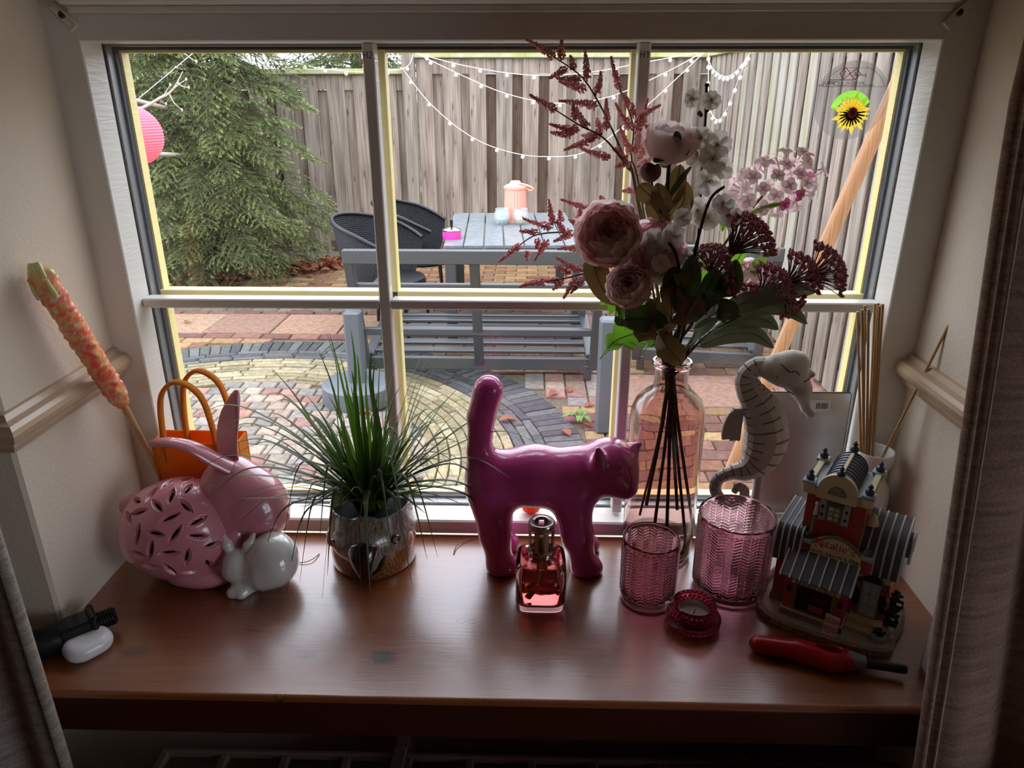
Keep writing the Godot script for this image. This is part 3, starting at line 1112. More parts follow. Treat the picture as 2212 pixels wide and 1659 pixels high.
func spray_mesh(sd: int, droop: float, light: Color, dark: Color) -> ArrayMesh:   # a spruce spray: a twig with side twigs, all set with needles
	rng.seed = sd
	var s := mb(true)
	var twigs := []
	var main := curve([Vector3.ZERO, Vector3(0, 0.02, 0.12), Vector3(0, -droop * 0.4, 0.25), Vector3(0, -droop, 0.36)], 12)
	twigs.append([main, 46])
	for i in 9:
		var t := 1 + i
		var sgn := 1.0 if i % 2 else -1.0
		var l := 0.17 * (1.0 - i * 0.07)
		var b := main[t]
		twigs.append([curve([b, b + Vector3(sgn * l * 0.5, -0.005, l * 0.45), b + Vector3(sgn * l * 0.85, -l * 0.22, l * 0.85)], 6), 34])
	for tw in twigs:
		var p: PackedVector3Array = tw[0]
		s.set_color(Color(0.12, 0.08, 0.05))
		tube(s, p, 0.0022, 3, false)
		for i in tw[1]:
			var f: float = float(i) / tw[1] * (p.size() - 1)
			var k := int(f)
			var o := p[k].lerp(p[mini(k + 1, p.size() - 1)], f - k)
			var d := (p[mini(k + 1, p.size() - 1)] - p[maxi(k - 1, 0)]).normalized()
			var a := rng.randf() * TAU
			var x := d.cross(Vector3.UP).normalized()
			var y := x.cross(d)
			var n := ((x * cos(a) + y * sin(a)) * 0.8 + d * 0.75).normalized()
			var w := n.cross(d).normalized() * 0.0034
			var len := rng.randf_range(0.019, 0.029)
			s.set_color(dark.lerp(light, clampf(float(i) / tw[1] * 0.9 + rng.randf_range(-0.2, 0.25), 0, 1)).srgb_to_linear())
			tri(s, o - w, o + w, o + n * len)
	return mesh_of(s)


func spruce(called: String, label: String, at: Vector3, height: float, spread: float, count: int, sd: int, kinds: Array, side := 0.0) -> void:
	var t := thing(called, label, "tree", at)
	var s := mb()
	tube(s, curve([Vector3(0, 0, 0), Vector3(0.03, height * 0.5, 0), Vector3(0, height, 0)], 10), [0.11, 0.1, 0.09, 0.085, 0.08, 0.07, 0.06, 0.05, 0.04, 0.03, 0.015], 9)
	part(s, "trunk", M.bark, t)
	rng.seed = sd
	var places := [[], [], []]
	var twig := mb()
	for i in count:
		var y := height * (0.03 + 0.97 * pow(rng.randf(), 1.15))
		var a := rng.randf() * TAU
		var dir := Vector3(cos(a), 0, sin(a))
		var reach := spread * (1.0 - 0.55 * y / height) * rng.randf_range(0.82, 1.1) * lerpf(0.62, 1.0, smoothstep(0.0, 0.9, y)) * (0.5 if dir.z < -0.3 else 1.0)
		var n := int(reach / 0.17)
		if i % 3 == 0: tube(twig, curve([Vector3(0, y, 0), dir * reach * 0.5 + Vector3(0, y + 0.05, 0), dir * reach * 0.95 + Vector3(0, y - 0.16 * reach, 0)], 5), [0.014, 0.011, 0.009, 0.007, 0.005, 0.003], 5, false)
		for k in n:
			var f: float = (k + 0.8) / n
			if f < 0.4 and rng.randf() < 0.6: continue
			var p := dir * reach * f * 0.85 + Vector3(0, y + 0.08 * sin(f * 3.0) - 0.2 * reach * f * f, 0)
			var yaw := atan2(dir.x, dir.z) + rng.randf_range(-0.55, 0.55)
			var b := Basis(Vector3.UP, yaw) * Basis(Vector3.RIGHT, rng.randf_range(0.0, 0.55)) * Basis(Vector3.BACK, rng.randf_range(-0.4, 0.4))
			places[rng.randi() % 3].append(Transform3D(b.scaled(Vector3.ONE * rng.randf_range(0.7, 1.15)), p))
	part(twig, "branches", M.bark, t).set_meta("kind", "stuff")
	for k in 3:
		var mm := MultiMesh.new()
		mm.transform_format = MultiMesh.TRANSFORM_3D
		mm.mesh = kinds[k]
		mm.instance_count = places[k].size()
		for i in places[k].size(): mm.set_instance_transform(i, places[k][i])
		var o := MultiMeshInstance3D.new()
		o.name = "needles"
		o.multimesh = mm
		o.material_override = M.spruce_needles
		t.add_child(o, true)
		o.set_meta("kind", "stuff")


func build_trees() -> void:
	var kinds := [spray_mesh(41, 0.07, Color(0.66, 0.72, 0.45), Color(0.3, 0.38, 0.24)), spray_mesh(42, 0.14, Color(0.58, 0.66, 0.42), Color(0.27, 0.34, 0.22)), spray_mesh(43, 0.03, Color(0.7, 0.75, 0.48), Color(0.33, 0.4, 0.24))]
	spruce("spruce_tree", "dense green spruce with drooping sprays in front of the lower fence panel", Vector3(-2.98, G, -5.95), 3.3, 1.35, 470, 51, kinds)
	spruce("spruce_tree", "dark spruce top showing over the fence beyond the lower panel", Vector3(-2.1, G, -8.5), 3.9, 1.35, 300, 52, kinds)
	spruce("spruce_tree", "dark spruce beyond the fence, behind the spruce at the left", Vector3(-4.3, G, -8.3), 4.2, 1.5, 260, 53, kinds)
	rng.seed = 60
	# bare pale twigs reaching in at the top of the spruce
	for k in [[[Vector3(-2.98, 0.45, -5.95), Vector3(-2.6, 0.72, -3.4), Vector3(-1.95, 0.86, -3.2), Vector3(-1.62, 0.9, -3.15), Vector3(-1.45, 0.98, -3.15)], "thin bare twig with buds across the top of the spruce"], [[Vector3(-2.98, 0.1, -5.95), Vector3(-2.5, 0.35, -3.4), Vector3(-2.02, 0.58, -3.2), Vector3(-1.9, 0.64, -3.2), Vector3(-1.82, 0.74, -3.2)], "pale peeling birch twig slanting before the spruce, above the pink paper lantern"]]:
		var s := mb()
		var p := curve(k[0], 14)
		tube(s, p, [0.02, 0.018, 0.016, 0.014, 0.012, 0.011, 0.010, 0.009, 0.008, 0.007, 0.006, 0.005, 0.004, 0.003, 0.002], 6)
		for i in 7:
			var b := p[6 + i]
			var d := Vector3(rng.randf_range(-0.02, 0.1), rng.randf_range(0.02, 0.12) * (1 if i % 2 else -1), rng.randf_range(-0.05, 0.05))
			tube(s, curve([b, b + d * 0.5, b + d + Vector3(0.02, 0.01, 0)], 4), [0.005, 0.004, 0.003, 0.002, 0.002], 5)
			ball(s, b + d + Vector3(0.02, 0.01, 0), Vector3(0.006, 0.01, 0.006), 6, 4)
		solo(s, "bare_twig", mt("birch", Color(0.75, 0.7, 0.66), 0.7), k[1], "twig", Vector3.ZERO, 0.0, "bare twigs")


func lounge(called: String, label: String, category: String, w: float, mids: int) -> Node3D:   # a low grey metal garden seat without cushions, its back towards the house (+z)
	var t := thing(called, label, category)
	var h := w / 2.0
	var zb := -3.15
	var m: Material = M.grey_metal
	var s: SurfaceTool
	var lean := Vector3(0, 0, 0.0)
	var top := Vector3(0, 0.80, -2.9 - zb)
	var bars := []
	for x in [-h, h]: bars.append(["post", Vector3(x, 0.08, 0), Vector3(x, 0.80, top.z), 0.05, 0.05])
	for i in mids: bars.append(["post", Vector3(-h + w * (i + 1) / (mids + 1), 0.1, 0), Vector3(-h + w * (i + 1) / (mids + 1), 0.78, top.z), 0.055, 0.03])
	bars.append(["back_rail", Vector3(-h - 0.025, 0.80, top.z), Vector3(h + 0.025, 0.80, top.z), 0.045, 0.075])
	bars.append(["back_rail", Vector3(-h, 0.615, top.z * 0.72), Vector3(h, 0.615, top.z * 0.72), 0.04, 0.045])
	bars.append(["back_rail", Vector3(-h, 0.33, top.z * 0.32), Vector3(h, 0.33, top.z * 0.32), 0.04, 0.04])
	bars.append(["apron", Vector3(-h - 0.025, 0.105, -0.01), Vector3(h + 0.025, 0.105, -0.01), 0.04, 0.075])
	bars.append(["apron", Vector3(-h, 0.19, -0.66), Vector3(h, 0.19, -0.66), 0.04, 0.06])
	for x in [-h + 0.015, h - 0.015]: bars.append(["side_rail", Vector3(x, 0.14, -0.01), Vector3(x, 0.2, -0.66), 0.06, 0.05])
	for i in 5: bars.append(["slat", Vector3(-h + 0.03, 0.155 + i * 0.012, -0.1 - i * 0.12), Vector3(h - 0.03, 0.155 + i * 0.012, -0.1 - i * 0.12), 0.07, 0.02])
	for x in [-h + 0.03, h - 0.03]:
		bars.append(["leg", Vector3(x, 0.0, -0.02), Vector3(x, 0.1, -0.01), 0.045, 0.045])
		bars.append(["leg", Vector3(x, 0.0, -0.66), Vector3(x, 0.5, -0.62), 0.045, 0.045])
		bars.append(["arm", Vector3(x, 0.5, -0.66), Vector3(x, 0.5, 0.09), 0.07, 0.03])
	for b in bars:
		s = mb()
		var up := Vector3.UP if absf((b[2] - b[1]).normalized().y) < 0.9 else Vector3.BACK
		beam(s, b[1], b[2], b[3], b[4], 0.004, up)
		part(s, b[0], m, t)
	return t


func build_garden_furniture() -> void:
	var b := lounge("garden_bench", "grey metal garden bench seen from behind, without cushions, in front of the table", "bench", 1.36, 1)
	b.position = Vector3(-0.27, G, -3.15)
	var c := lounge("lounge_chair", "grey metal lounge chair half hidden by the bouquet, right of the bench", "chair", 0.72, 0)
	c.position = Vector3(1.05, G, -3.3)
	c.rotation.y = -0.12
	# table
	var t := thing("garden_table", "grey garden table with a slatted top beside the wicker chairs", "table", Vector3(-0.11, G, -4.56), 0.05)
	for i in 7:
		var s := mb()
		box(s, Vector3(-0.47 + i * 0.135, 0.655, -0.72), Vector3(-0.47 + i * 0.135 + 0.127, 0.68, 0.7), 0.004)
		part(s, "plank", M.table_plank, t)
	var s := mb_frame(Vector3(-0.475, -0.72, 0.60), Vector3(0.475, 0.70, 0.655), 0.05)
	part(s, "frame", M.grey_metal, t, Transform3D(Basis(Vector3.RIGHT, PI / 2), Vector3(0, 0, 0)).translated(Vector3(0, 1.255, -0.0)))
	for x in [-0.43, 0.43]:
		for z in [-0.67, 0.65]:
			s = mb()
			cbox(s, Vector3(x, 0.31, z), Vector3(0.07, 0.62, 0.07), 0.004)
			part(s, "leg", M.grey_metal, t)
	# wicker chairs
	for k in [[Vector3(-0.98, G, -4.12), 1.35, "grey wicker tub chair at the table, the one nearer the window"], [Vector3(-0.86, G, -4.92), 1.5, "grey wicker tub chair at the table, the one nearer the fence"]]:
		t = thing("wicker_chair", k[2], "chair", k[0], k[1], "wicker chairs at the garden table")
		s = mb(false, true)
		s.set_smooth_group(1)
		var grid := []
		for i in 25:      # the shell: round the back and arms
			var a := lerpf(-2.0, 2.0, i / 24.0)
			var col := []
			for j in 9:
				var v := j / 8.0
				var hgt := lerpf(0.66, 0.82, clampf(cos(a * 0.75), 0, 1)) - 0.06 * clampf(absf(a) - 1.4, 0, 1)
				var y := lerpf(0.36, hgt, v)
				var r := lerpf(0.25, 0.33, pow(v, 0.8)) + 0.02 * sin(v * PI)
				col.append([Vector3(sin(a) * r * 1.02, y, -cos(a) * r * 0.95 - 0.05 * v * cos(a)), Vector2(i * 1.3, v * 4.0)])
			grid.append(col)
		for i in 24:
			for j in 8:
				for q in [[0, 0], [1, 1], [1, 0], [0, 0], [0, 1], [1, 1]]:
					var e: Array = grid[i + q[0]][j + q[1]]
					s.set_uv(e[1])
					s.add_vertex(e[0])
		part(s, "shell", M.wicker, t)
		s = mb()
		var rim := PackedVector3Array()
		for i in 25: rim.append(grid[i][8][0])
		tube(s, rim, 0.014, 7)
		part(s, "rim", M.wicker, t)
		s = mb(false, true)
		lathe(s, [Vector2(0.0, 0.34), Vector2(0.24, 0.34), Vector2(0.27, 0.36), Vector2(0.26, 0.4), Vector2(0.0, 0.41)], 24)
		part(s, "seat", M.wicker, t)
		for x in [-0.19, 0.19]:
			for z in [-0.17, 0.19]:
				s = mb()
				tube(s, PackedVector3Array([Vector3(x * 1.1, 0, z * 1.15), Vector3(x, 0.36, z)]), [0.012, 0.016], 8)
				part(s, "leg", M.black_plastic, t)
	# two square posts, one on a round foot
	for k in [[Vector3(-0.93, G, -2.83), 0.52, true, "short square grey post standing on a round grey foot, left of the bench"], [Vector3(0.415, G, -2.45), 0.6, false, "plain square grey post before the right end of the bench"]]:
		t = thing("parasol_base", k[3], "parasol base", k[0], 0.0)
		s = mb()
		box(s, Vector3(-0.045, 0.0, -0.045), Vector3(0.045, k[1], 0.045), 0.01)
		part(s, "post", mt("post_paint", Color(0.36, 0.385, 0.41), 0.45), t)
		if not k[2]: continue
		s = mb()
		lathe(s, [Vector2(0.0, 0.0), Vector2(0.2, 0.0), Vector2(0.205, 0.02), Vector2(0.2, 0.1), Vector2(0.185, 0.112), Vector2(0.17, 0.115), Vector2(0.0, 0.115)], 40)
		part(s, "foot", M.post_paint, t)
	# things on the table
	var ty := G + 0.68
	t = thing("ashtray", "round bright pink ashtray with a steel lid and black knob at the table's edge", "ashtray", Vector3(-0.515, ty, -4.1))
	s = mb()
	lathe(s, [Vector2(0, 0), Vector2(0.062, 0), Vector2(0.065, 0.01), Vector2(0.065, 0.055), Vector2(0, 0.055)], 28)
	part(s, "bowl", mt("hot_pink", Color(0.93, 0.27, 0.68), 0.35), t)
	s = mb()
	lathe(s, [Vector2(0.066, 0.052), Vector2(0.066, 0.06), Vector2(0.03, 0.075), Vector2(0, 0.077)], 28)
	part(s, "lid", M.chrome, t)
	s = mb()
	tube(s, PackedVector3Array([Vector3(0, 0.075, 0), Vector3(0, 0.125, 0)]), [0.008, 0.011], 10)
	part(s, "knob", M.black_plastic, t)
	t = thing("table_lantern", "salmon pink ribbed lantern with a loop handle on the garden table", "lantern", Vector3(-0.09, ty, -4.82))
	s = mb()
	var rib := func(a: float, v: Vector2): return 1.0 + 0.05 * signf(sin(a * 24.0)) if v.y > 0.015 and v.y < 0.25 else 1.0
	lathe(s, [Vector2(0, 0), Vector2(0.09, 0), Vector2(0.09, 0.014), Vector2(0.084, 0.016), Vector2(0.084, 0.25), Vector2(0.09, 0.252), Vector2(0.09, 0.27), Vector2(0.05, 0.285), Vector2(0.035, 0.31), Vector2(0, 0.31)], 96, Transform3D.IDENTITY, rib)
	part(s, "body", mt("salmon", Color(0.95, 0.66, 0.58), 0.5), t)
	s = mb()
	tube(s, curve([Vector3(-0.07, 0.275, 0.02), Vector3(0.0, 0.295, 0.03), Vector3(0.09, 0.28, 0.04), Vector3(0.14, 0.25, 0.03), Vector3(0.11, 0.235, 0.0), Vector3(0.07, 0.26, -0.02)], 20), 0.008, 7)
	part(s, "handle", M.salmon, t)
	var gm := mt("faceted_glass", Color(0.8, 0.86, 0.86, 0.35), 0.05)
	gm.transparency = BaseMaterial3D.TRANSPARENCY_ALPHA
	for k in [[-0.19, "clear faceted glass candle holder on the garden table, left of the salmon lantern"], [-0.045, "yellowish faceted glass candle holder on the garden table, right of the salmon lantern"]]:
		t = thing("candle_glass", k[1], "candle holder", Vector3(k[0], ty, -4.7), 0.0, "faceted candle glasses on the garden table")
		s = mb()
		var facet := func(a: float, v: Vector2): return 1.0 + 0.05 * sin(a * 10.0 + v.y * 120.0) if v.y > 0.02 and v.y < 0.1 else 1.0
		lathe(s, [Vector2(0, 0), Vector2(0.04, 0), Vector2(0.055, 0.025), Vector2(0.062, 0.055), Vector2(0.058, 0.085), Vector2(0.05, 0.105), Vector2(0.052, 0.118), Vector2(0.048, 0.118), Vector2(0.046, 0.1), Vector2(0.05, 0.05), Vector2(0.03, 0.012), Vector2(0, 0.012)], 40, Transform3D.IDENTITY, facet)
		part(s, "bowl", gm, t)
		s = mb()
		lathe(s, [Vector2(0, 0.013), Vector2(0.034, 0.014), Vector2(0.044, 0.04), Vector2(0, 0.042)], 20)
		part(s, "wax", mt("wax_yellow", Color(0.85, 0.8, 0.55), 0.6) if k[0] > -0.1 else mt("wax_clear", Color(0.7, 0.76, 0.74), 0.5), t)


func lights_string(label: String, pts: Array, gap: float, below := 0.03) -> void:
	var t := thing("string_lights", label, "string lights", Vector3.ZERO, 0.0, "white string lights on the fences")
	var p := curve(pts, pts.size() * 8)
	var s := mb()
	tube(s, p, 0.0042, 5)
	part(s, "cable", M.string_white, t)
	var run := gap * 0.5
	var bulb := mb()
	ball(bulb, Vector3(0, -0.022, 0), Vector3(0.019, 0.02, 0.019), 10, 7)
	tube(bulb, PackedVector3Array([Vector3.ZERO, Vector3(0, -0.006, 0)]), 0.008, 6)
	var me := mesh_of(bulb)
	for i in p.size() - 1:
		var d := p[i].distance_to(p[i + 1])
		while run < d:
			part(me, "bulb", M.bulb_frost, t, Transform3D(Basis.IDENTITY, p[i].lerp(p[i + 1], run / d)))
			run += gap
		run -= d


func build_string_lights() -> void:
	var z := -6.62
	lights_string("white string of frosted bulbs along the top of the lower fence panel", [Vector3(-2.45, 0.95, z), Vector3(-2.0, 0.86, z), Vector3(-1.6, 0.83, z), Vector3(-1.2, 0.86, z), Vector3(-1.1, 0.98, z + 0.02)], 0.2)
	lights_string("white string of frosted bulbs sagging just below the cap of the taller panel", [Vector3(-1.1, 1.0, z), Vector3(-0.6, 0.88, z), Vector3(0.0, 0.80, z), Vector3(0.55, 0.82, z), Vector3(1.1, 0.91, z), Vector3(1.62, 1.0, z)], 0.26)
	lights_string("white string of frosted bulbs in a middle sag across the taller panel", [Vector3(-1.05, 0.98, z + 0.06), Vector3(-0.6, 0.78, z + 0.06), Vector3(-0.2, 0.63, z + 0.06), Vector3(0.25, 0.55, z + 0.06), Vector3(0.75, 0.6, z + 0.06), Vector3(1.25, 0.8, z + 0.06), Vector3(1.62, 0.99, z + 0.06)], 0.26)
	lights_string("white string of frosted bulbs in the deepest sag across the taller panel", [Vector3(-1.2, 0.86, z + 0.1), Vector3(-0.95, 0.55, z + 0.1), Vector3(-0.6, 0.27, z + 0.1), Vector3(-0.25, 0.12, z + 0.1), Vector3(0.15, 0.06, z + 0.1), Vector3(0.6, 0.12, z + 0.1), Vector3(1.1, 0.5, z + 0.1), Vector3(1.64, 1.0, z + 0.1)], 0.26)
	var x := 1.66
	lights_string("white string of frosted bulbs in a short sag on the side fence", [Vector3(x, 1.0, -6.5), Vector3(x, 0.86, -6.3), Vector3(x, 0.77, -5.8), Vector3(x, 0.80, -5.4), Vector3(x, 0.95, -4.95)], 0.14)
	lights_string("white string of frosted bulbs in a long sag on the side fence", [Vector3(x, 0.95, -6.45), Vector3(x, 0.55, -6.25), Vector3(x, 0.42, -5.9), Vector3(x, 0.5, -5.6), Vector3(x, 0.7, -5.35), Vector3(x, 0.9, -5.1)], 0.15)


func build_garden_bits() -> void:
	# pink paper lantern hung from the twig
	var t := thing("paper_lantern", "round pink paper lantern hanging before the spruce, cut by the window frame", "lantern", Vector3(-1.52, 0.475, -2.0))
	var s := mb()
	var prof := []
	for i in 49:
		var a := lerpf(-PI / 2 + 0.42, PI / 2 - 0.42, i / 48.0)
		prof.append(Vector2(cos(a) * 0.112 - 0.0035 * absf(cos(i * PI / 2.0)), sin(a) * 0.112))
	lathe(s, prof, 40)
	var pm := mt("pink_paper", Color(0.98, 0.52, 0.6), 0.8)
	pm.backlight_enabled = true
	pm.backlight = Color(0.8, 0.5, 0.55)
	part(s, "shade", pm, t)
	s = mb()
	lathe(s, [Vector2(0.043, 0.1), Vector2(0.047, 0.1), Vector2(0.047, 0.106), Vector2(0.043, 0.106)], 24)
	tube(s, PackedVector3Array([Vector3(-0.045, 0.103, 0), Vector3(0.045, 0.103, 0)]), 0.0015, 5)
	part(s, "wire_ring", M.string_white, t)
	s = line_tube(Vector3(0, 0.103, 0), Vector3(-0.1, 0.42, -1.14), 0.0015, 5)
	part(s, "cord", M.string_white, t)
	# broom handle leaning by the window
	s = mb()
	tube(s, curve([Vector3(0.345, -0.978, -0.62), Vector3(0.58, 0.02, -0.63), Vector3(0.83, 0.93, -0.62)], 16), 0.0155, 14)
	var wm := textured(mt("broom_wood", Color(1, 1, 1), 0.6), tex(colored([noise_img(256, 256, 0.1, 3, 71, 1, 16)], [1.0], ramp([[0.2, Color(0.62, 0.45, 0.31)], [0.8, Color(0.76, 0.58, 0.42)]]))), Vector3(8, 2, 8))
	solo(s, "broom_handle", wm, "long wooden broom handle leaning outside the right window light", "broom handle")
	# fallen leaves
	rng.seed = 80
	var leaf := mb()
	for k in 1:
		var p := curve([Vector3(-0.03, 0, 0), Vector3(0, 0.008, 0), Vector3(0.035, 0.002, 0)], 6)
		blade(leaf, p, [0.001, 0.014, 0.02, 0.017, 0.008, 0.001], Vector3.BACK, 0.35)
	var lm := mesh_of(leaf)
	var mm := MultiMesh.new()
	mm.transform_format = MultiMesh.TRANSFORM_3D
	mm.mesh = lm
	mm.instance_count = 900
	for i in 900:
		var a := rng.randf()
		var x := lerpf(-3.6, -1.85, pow(a, 0.8))
		var z := lerpf(-5.1, -6.25, clampf((x + 3.6) / 1.75, 0, 1)) + rng.randfn(0, 0.14)
		var b := Basis(Vector3.UP, rng.randf() * TAU) * Basis(Vector3.RIGHT, rng.randfn(0, 0.5)) * Basis(Vector3.BACK, rng.randfn(0, 0.4))
		mm.set_instance_transform(i, Transform3D(b.scaled(Vector3.ONE * rng.randf_range(0.7, 1.7)), Vector3(x, G + rng.randf_range(0.005, 0.07), z)))
	var o := MultiMeshInstance3D.new()
	o.name = "fallen_leaves"
	o.multimesh = mm
	o.material_override = M.dead_leaf
	add_child(o)
	tag(o, "drift of brown dead leaves under the spruce", "leaves", "", "stuff")
	var spots := [[-2.56, -4.27, "dark dead leaf lying on the paving slab by the left edge of the window"], [-2.2, -5.6, ""], [-2.05, -5.75, ""], [-1.95, -5.5, ""], [-0.085, -2.55, "orange dead leaf on the bricks left of the small weeds, above the magenta cat"], [0.17, -2.92, ""], [0.26, -2.98, ""], [0.3, -2.62, ""], [0.33, -2.5, ""], [0.22, -2.4, ""], [0.36, -2.75, ""], [-0.86, -2.62, "dead leaf beside the round grey foot of the post"]]
	for k in spots.size():
		var q: Array = spots[k]
		var dl := solo(lm, "dead_leaf", M.dead_leaf, q[2] if q[2] else "small brown dead leaf lying on the patio " + ["by the spruce, leftmost of three", "by the spruce, closest to the fence", "by the spruce, rightmost of three", "", "above the weed, left of two", "above the weed, right of two", "just above the weed", "right of the weed, lower one", "below the weed", "right of the weed, upper one", ""][k - 1], "leaf", Vector3(q[0], G + 0.008, q[1]), rng.randf() * TAU, "loose dead leaves on the patio")
		dl.scale = Vector3.ONE * rng.randf_range(0.9, 1.6)
	# weeds between the bricks
	t = thing("weed", "small leafy weed growing in the paving, seen just right of the magenta cat's tail", "weed", Vector3(0.30, G, -2.56))
	for i in 11:
		s = mb()
		var a := rng.randf() * TAU
		var d := Vector3(cos(a), 0, sin(a)) * rng.randf_range(0.05, 0.11)
		blade(s, curve([Vector3.ZERO, d * 0.5 + Vector3(0, 0.05, 0), d + Vector3(0, 0.03, 0)], 6), [0.002, 0.004, 0.013, 0.016, 0.009, 0.001], Vector3.UP.cross(d).normalized(), 0.2)
		part(s, "leaf", M.green_leaf, t)
	mm = MultiMesh.new()
	mm.transform_format = MultiMesh.TRANSFORM_3D
	s = mb()
	blade(s, curve([Vector3.ZERO, Vector3(0.004, 0.018, 0), Vector3(0.012, 0.026, 0)], 4), [0.002, 0.0015, 0.0002], Vector3.BACK, 0.2)
	mm.mesh = mesh_of(s)
	mm.instance_count = 2600
	for i in 2600:
		var r := sqrt(rng.randf()) * 1.9
		var a := rng.randf() * TAU
		var p := Vector3(-1.527 + cos(a) * (floorf(r / 0.053) * 0.053), G - 0.012, -1.994 + sin(a) * (floorf(r / 0.053) * 0.053))
		if i % 4 == 0: p = Vector3(rng.randf_range(-0.6, 1.4), G - 0.012, -2.765 + 0.105 * rng.randi_range(0, 9))
		mm.set_instance_transform(i, Transform3D(Basis(Vector3.UP, rng.randf() * TAU).scaled(Vector3.ONE * rng.randf_range(0.4, 1.1)), p))
	o = MultiMeshInstance3D.new()
	o.name = "joint_moss"
	o.multimesh = mm
	o.material_override = mt("moss", Color(0.4, 0.5, 0.18), 0.8)
	add_child(o)
	tag(o, "moss and fine grass in the joints of the patio bricks", "moss", "", "stuff")


func gloss(called: String, c: Color, rough := 0.3, coat := 1.0) -> StandardMaterial3D:   # glazed ceramic
	var m := mt(called, c, rough)
	m.clearcoat_enabled = true
	m.clearcoat = coat
	m.clearcoat_roughness = 0.03
	return m


func cast(prims: Array, a: Vector3, b: Vector3) -> Vector3:   # where the line from a to b meets a soft body
	var d := (b - a).normalized()
	var p := a
	for i in 60:
		var s := sdf(prims, p)
		if s < 0.0004: break
		p += d * s * 0.8
	return p


func build_rabbit_corner() -> void:
	rabbit_lantern()
	# the little white rabbit
	var t := thing("rabbit_figurine", "small white ceramic rabbit with a pale pink ribbon, crouching beside the pink rabbit lantern", "figurine")
	var body := [["e", Vector3(-0.3167, 0.037, 0.1213), Vector3(0.034, 0.0375, 0.04), Basis(Vector3.UP, 0.5), 0, 0.01], ["c", Vector3(-0.3325, 0.026, 0.1345), Vector3(-0.3537, 0.024, 0.1374), 0.025, 0.017, 0.012], ["e", Vector3(-0.3621, 0.037, 0.1288), Vector3(0.0195, 0.021, 0.023), null, 0, 0.008],
		["c", Vector3(-0.3647, 0.03, 0.1378), Vector3(-0.3676, 0.029, 0.1405), 0.014, 0.012, 0.006], ["c", Vector3(-0.3513, 0.01, 0.1408), Vector3(-0.3639, 0.006, 0.1536), 0.010, 0.0085, 0.006], ["c", Vector3(-0.3419, 0.01, 0.1406), Vector3(-0.3515, 0.006, 0.1552), 0.010, 0.0085, 0.006], ["c", Vector3(-0.3117, 0.012, 0.1263), Vector3(-0.3281, 0.007, 0.1362), 0.014, 0.008, 0.008], ["e", Vector3(-0.3013, 0.03, 0.1185), Vector3.ONE * 0.012, null, 0, 0.006],
		["c", Vector3(-0.3684, 0.05, 0.1305), Vector3(-0.3738, 0.064, 0.1275), 0.005, 0.0075, 0.003], ["c", Vector3(-0.3738, 0.064, 0.1275), Vector3(-0.3794, 0.078, 0.1225), 0.0075, 0.003, 0.002], ["c", Vector3(-0.353, 0.05, 0.128), Vector3(-0.3446, 0.063, 0.1275), 0.005, 0.0072, 0.003], ["c", Vector3(-0.3446, 0.063, 0.1275), Vector3(-0.3374, 0.077, 0.1232), 0.0072, 0.003, 0.002]]
	var me := soft(body, Vector3(-0.40, -0.004, 0.05), Vector3(-0.265, 0.105, 0.185), 0.0019, 0.0)
	part(me, "body", gloss("white_ceramic", Color(0.88, 0.87, 0.85), 0.22), t)
	var rb := mt("pink_ribbon", Color(0.93, 0.74, 0.80), 0.55)
	var s := mb()
	var neck := PackedVector3Array()
	for i in 20:
		var a := TAU * i / 20.0
		var c: Vector3 = Vector3(-0.3447, 0.03, 0.1393)
		neck.append(c + Basis(Vector3.UP, 0.6) * Vector3(0.004 * sin(a), cos(a) * 0.0205, sin(a) * 0.0215))
	tube(s, neck, 0.0022, 6, false, 1.4, Vector3.ZERO, true)
	blade(s, curve([Vector3(-0.3309, 0.05, 0.1442), Vector3(-0.3233, 0.068, 0.1364), Vector3(-0.3229, 0.06, 0.1225), Vector3(-0.3298, 0.052, 0.1398)], 10), [0.003, 0.006, 0.006, 0.003], Vector3.BACK, 0.1)
	blade(s, curve([Vector3(-0.3362, 0.03, 0.135), Vector3(-0.3347, 0.02, 0.1376), Vector3(-0.3346, 0.016, 0.1483)], 6), [0.003, 0.004, 0.004], Vector3.RIGHT, 0.1)
	blade(s, curve([Vector3(-0.3361, 0.035, 0.1337), Vector3(-0.3323, 0.026, 0.1315), Vector3(-0.3289, 0.024, 0.1348)], 6), [0.003, 0.004, 0.004], Vector3.RIGHT, 0.1)
	part(s, "ribbon", rb, t)
	# orange felt bag
	t = thing("felt_bag", "orange felt bag with two looped handles and a pink spot, behind the pink rabbit lantern", "bag")
	var felt := textured(mt("orange_felt", Color(0.99, 0.68, 0.2), 0.95), tex(colored([noise_img(128, 128, 0.3, 3, 91)], [1.0], ramp([[0.0, Color(0.85, 0.8, 0.75)], [1.0, Color(1, 1, 1)]]))), Vector3.ONE * 12, true, tex(noise_img(128, 128, 0.3, 3, 91)), 0.1)
	felt.rim_enabled = true
	felt.rim = 0.6
	felt.backlight_enabled = true
	felt.backlight = Color(0.95, 0.75, 0.35)
	s = mb()
	var wall := 0.0035
	var x0 := -0.4985
	var x1 := -0.376
	var z0 := 0.006
	var z1 := 0.044
	var h := 0.172
	box(s, Vector3(x0, 0.002, z1 - wall), Vector3(x1, h, z1), 0.0012)
	box(s, Vector3(x0, 0.002, z0), Vector3(x1, h + 0.003, z0 + wall), 0.0012)
	box(s, Vector3(x0, 0.002, z0 + wall), Vector3(x0 + wall, h + 0.002, z1 - wall), 0.0012)
	box(s, Vector3(x1 - wall, 0.002, z0 + wall), Vector3(x1, h + 0.002, z1 - wall), 0.0012)
	box(s, Vector3(x0, 0.0005, z0), Vector3(x1, 0.003, z1), 0.0005)
	part(s, "body", felt, t)
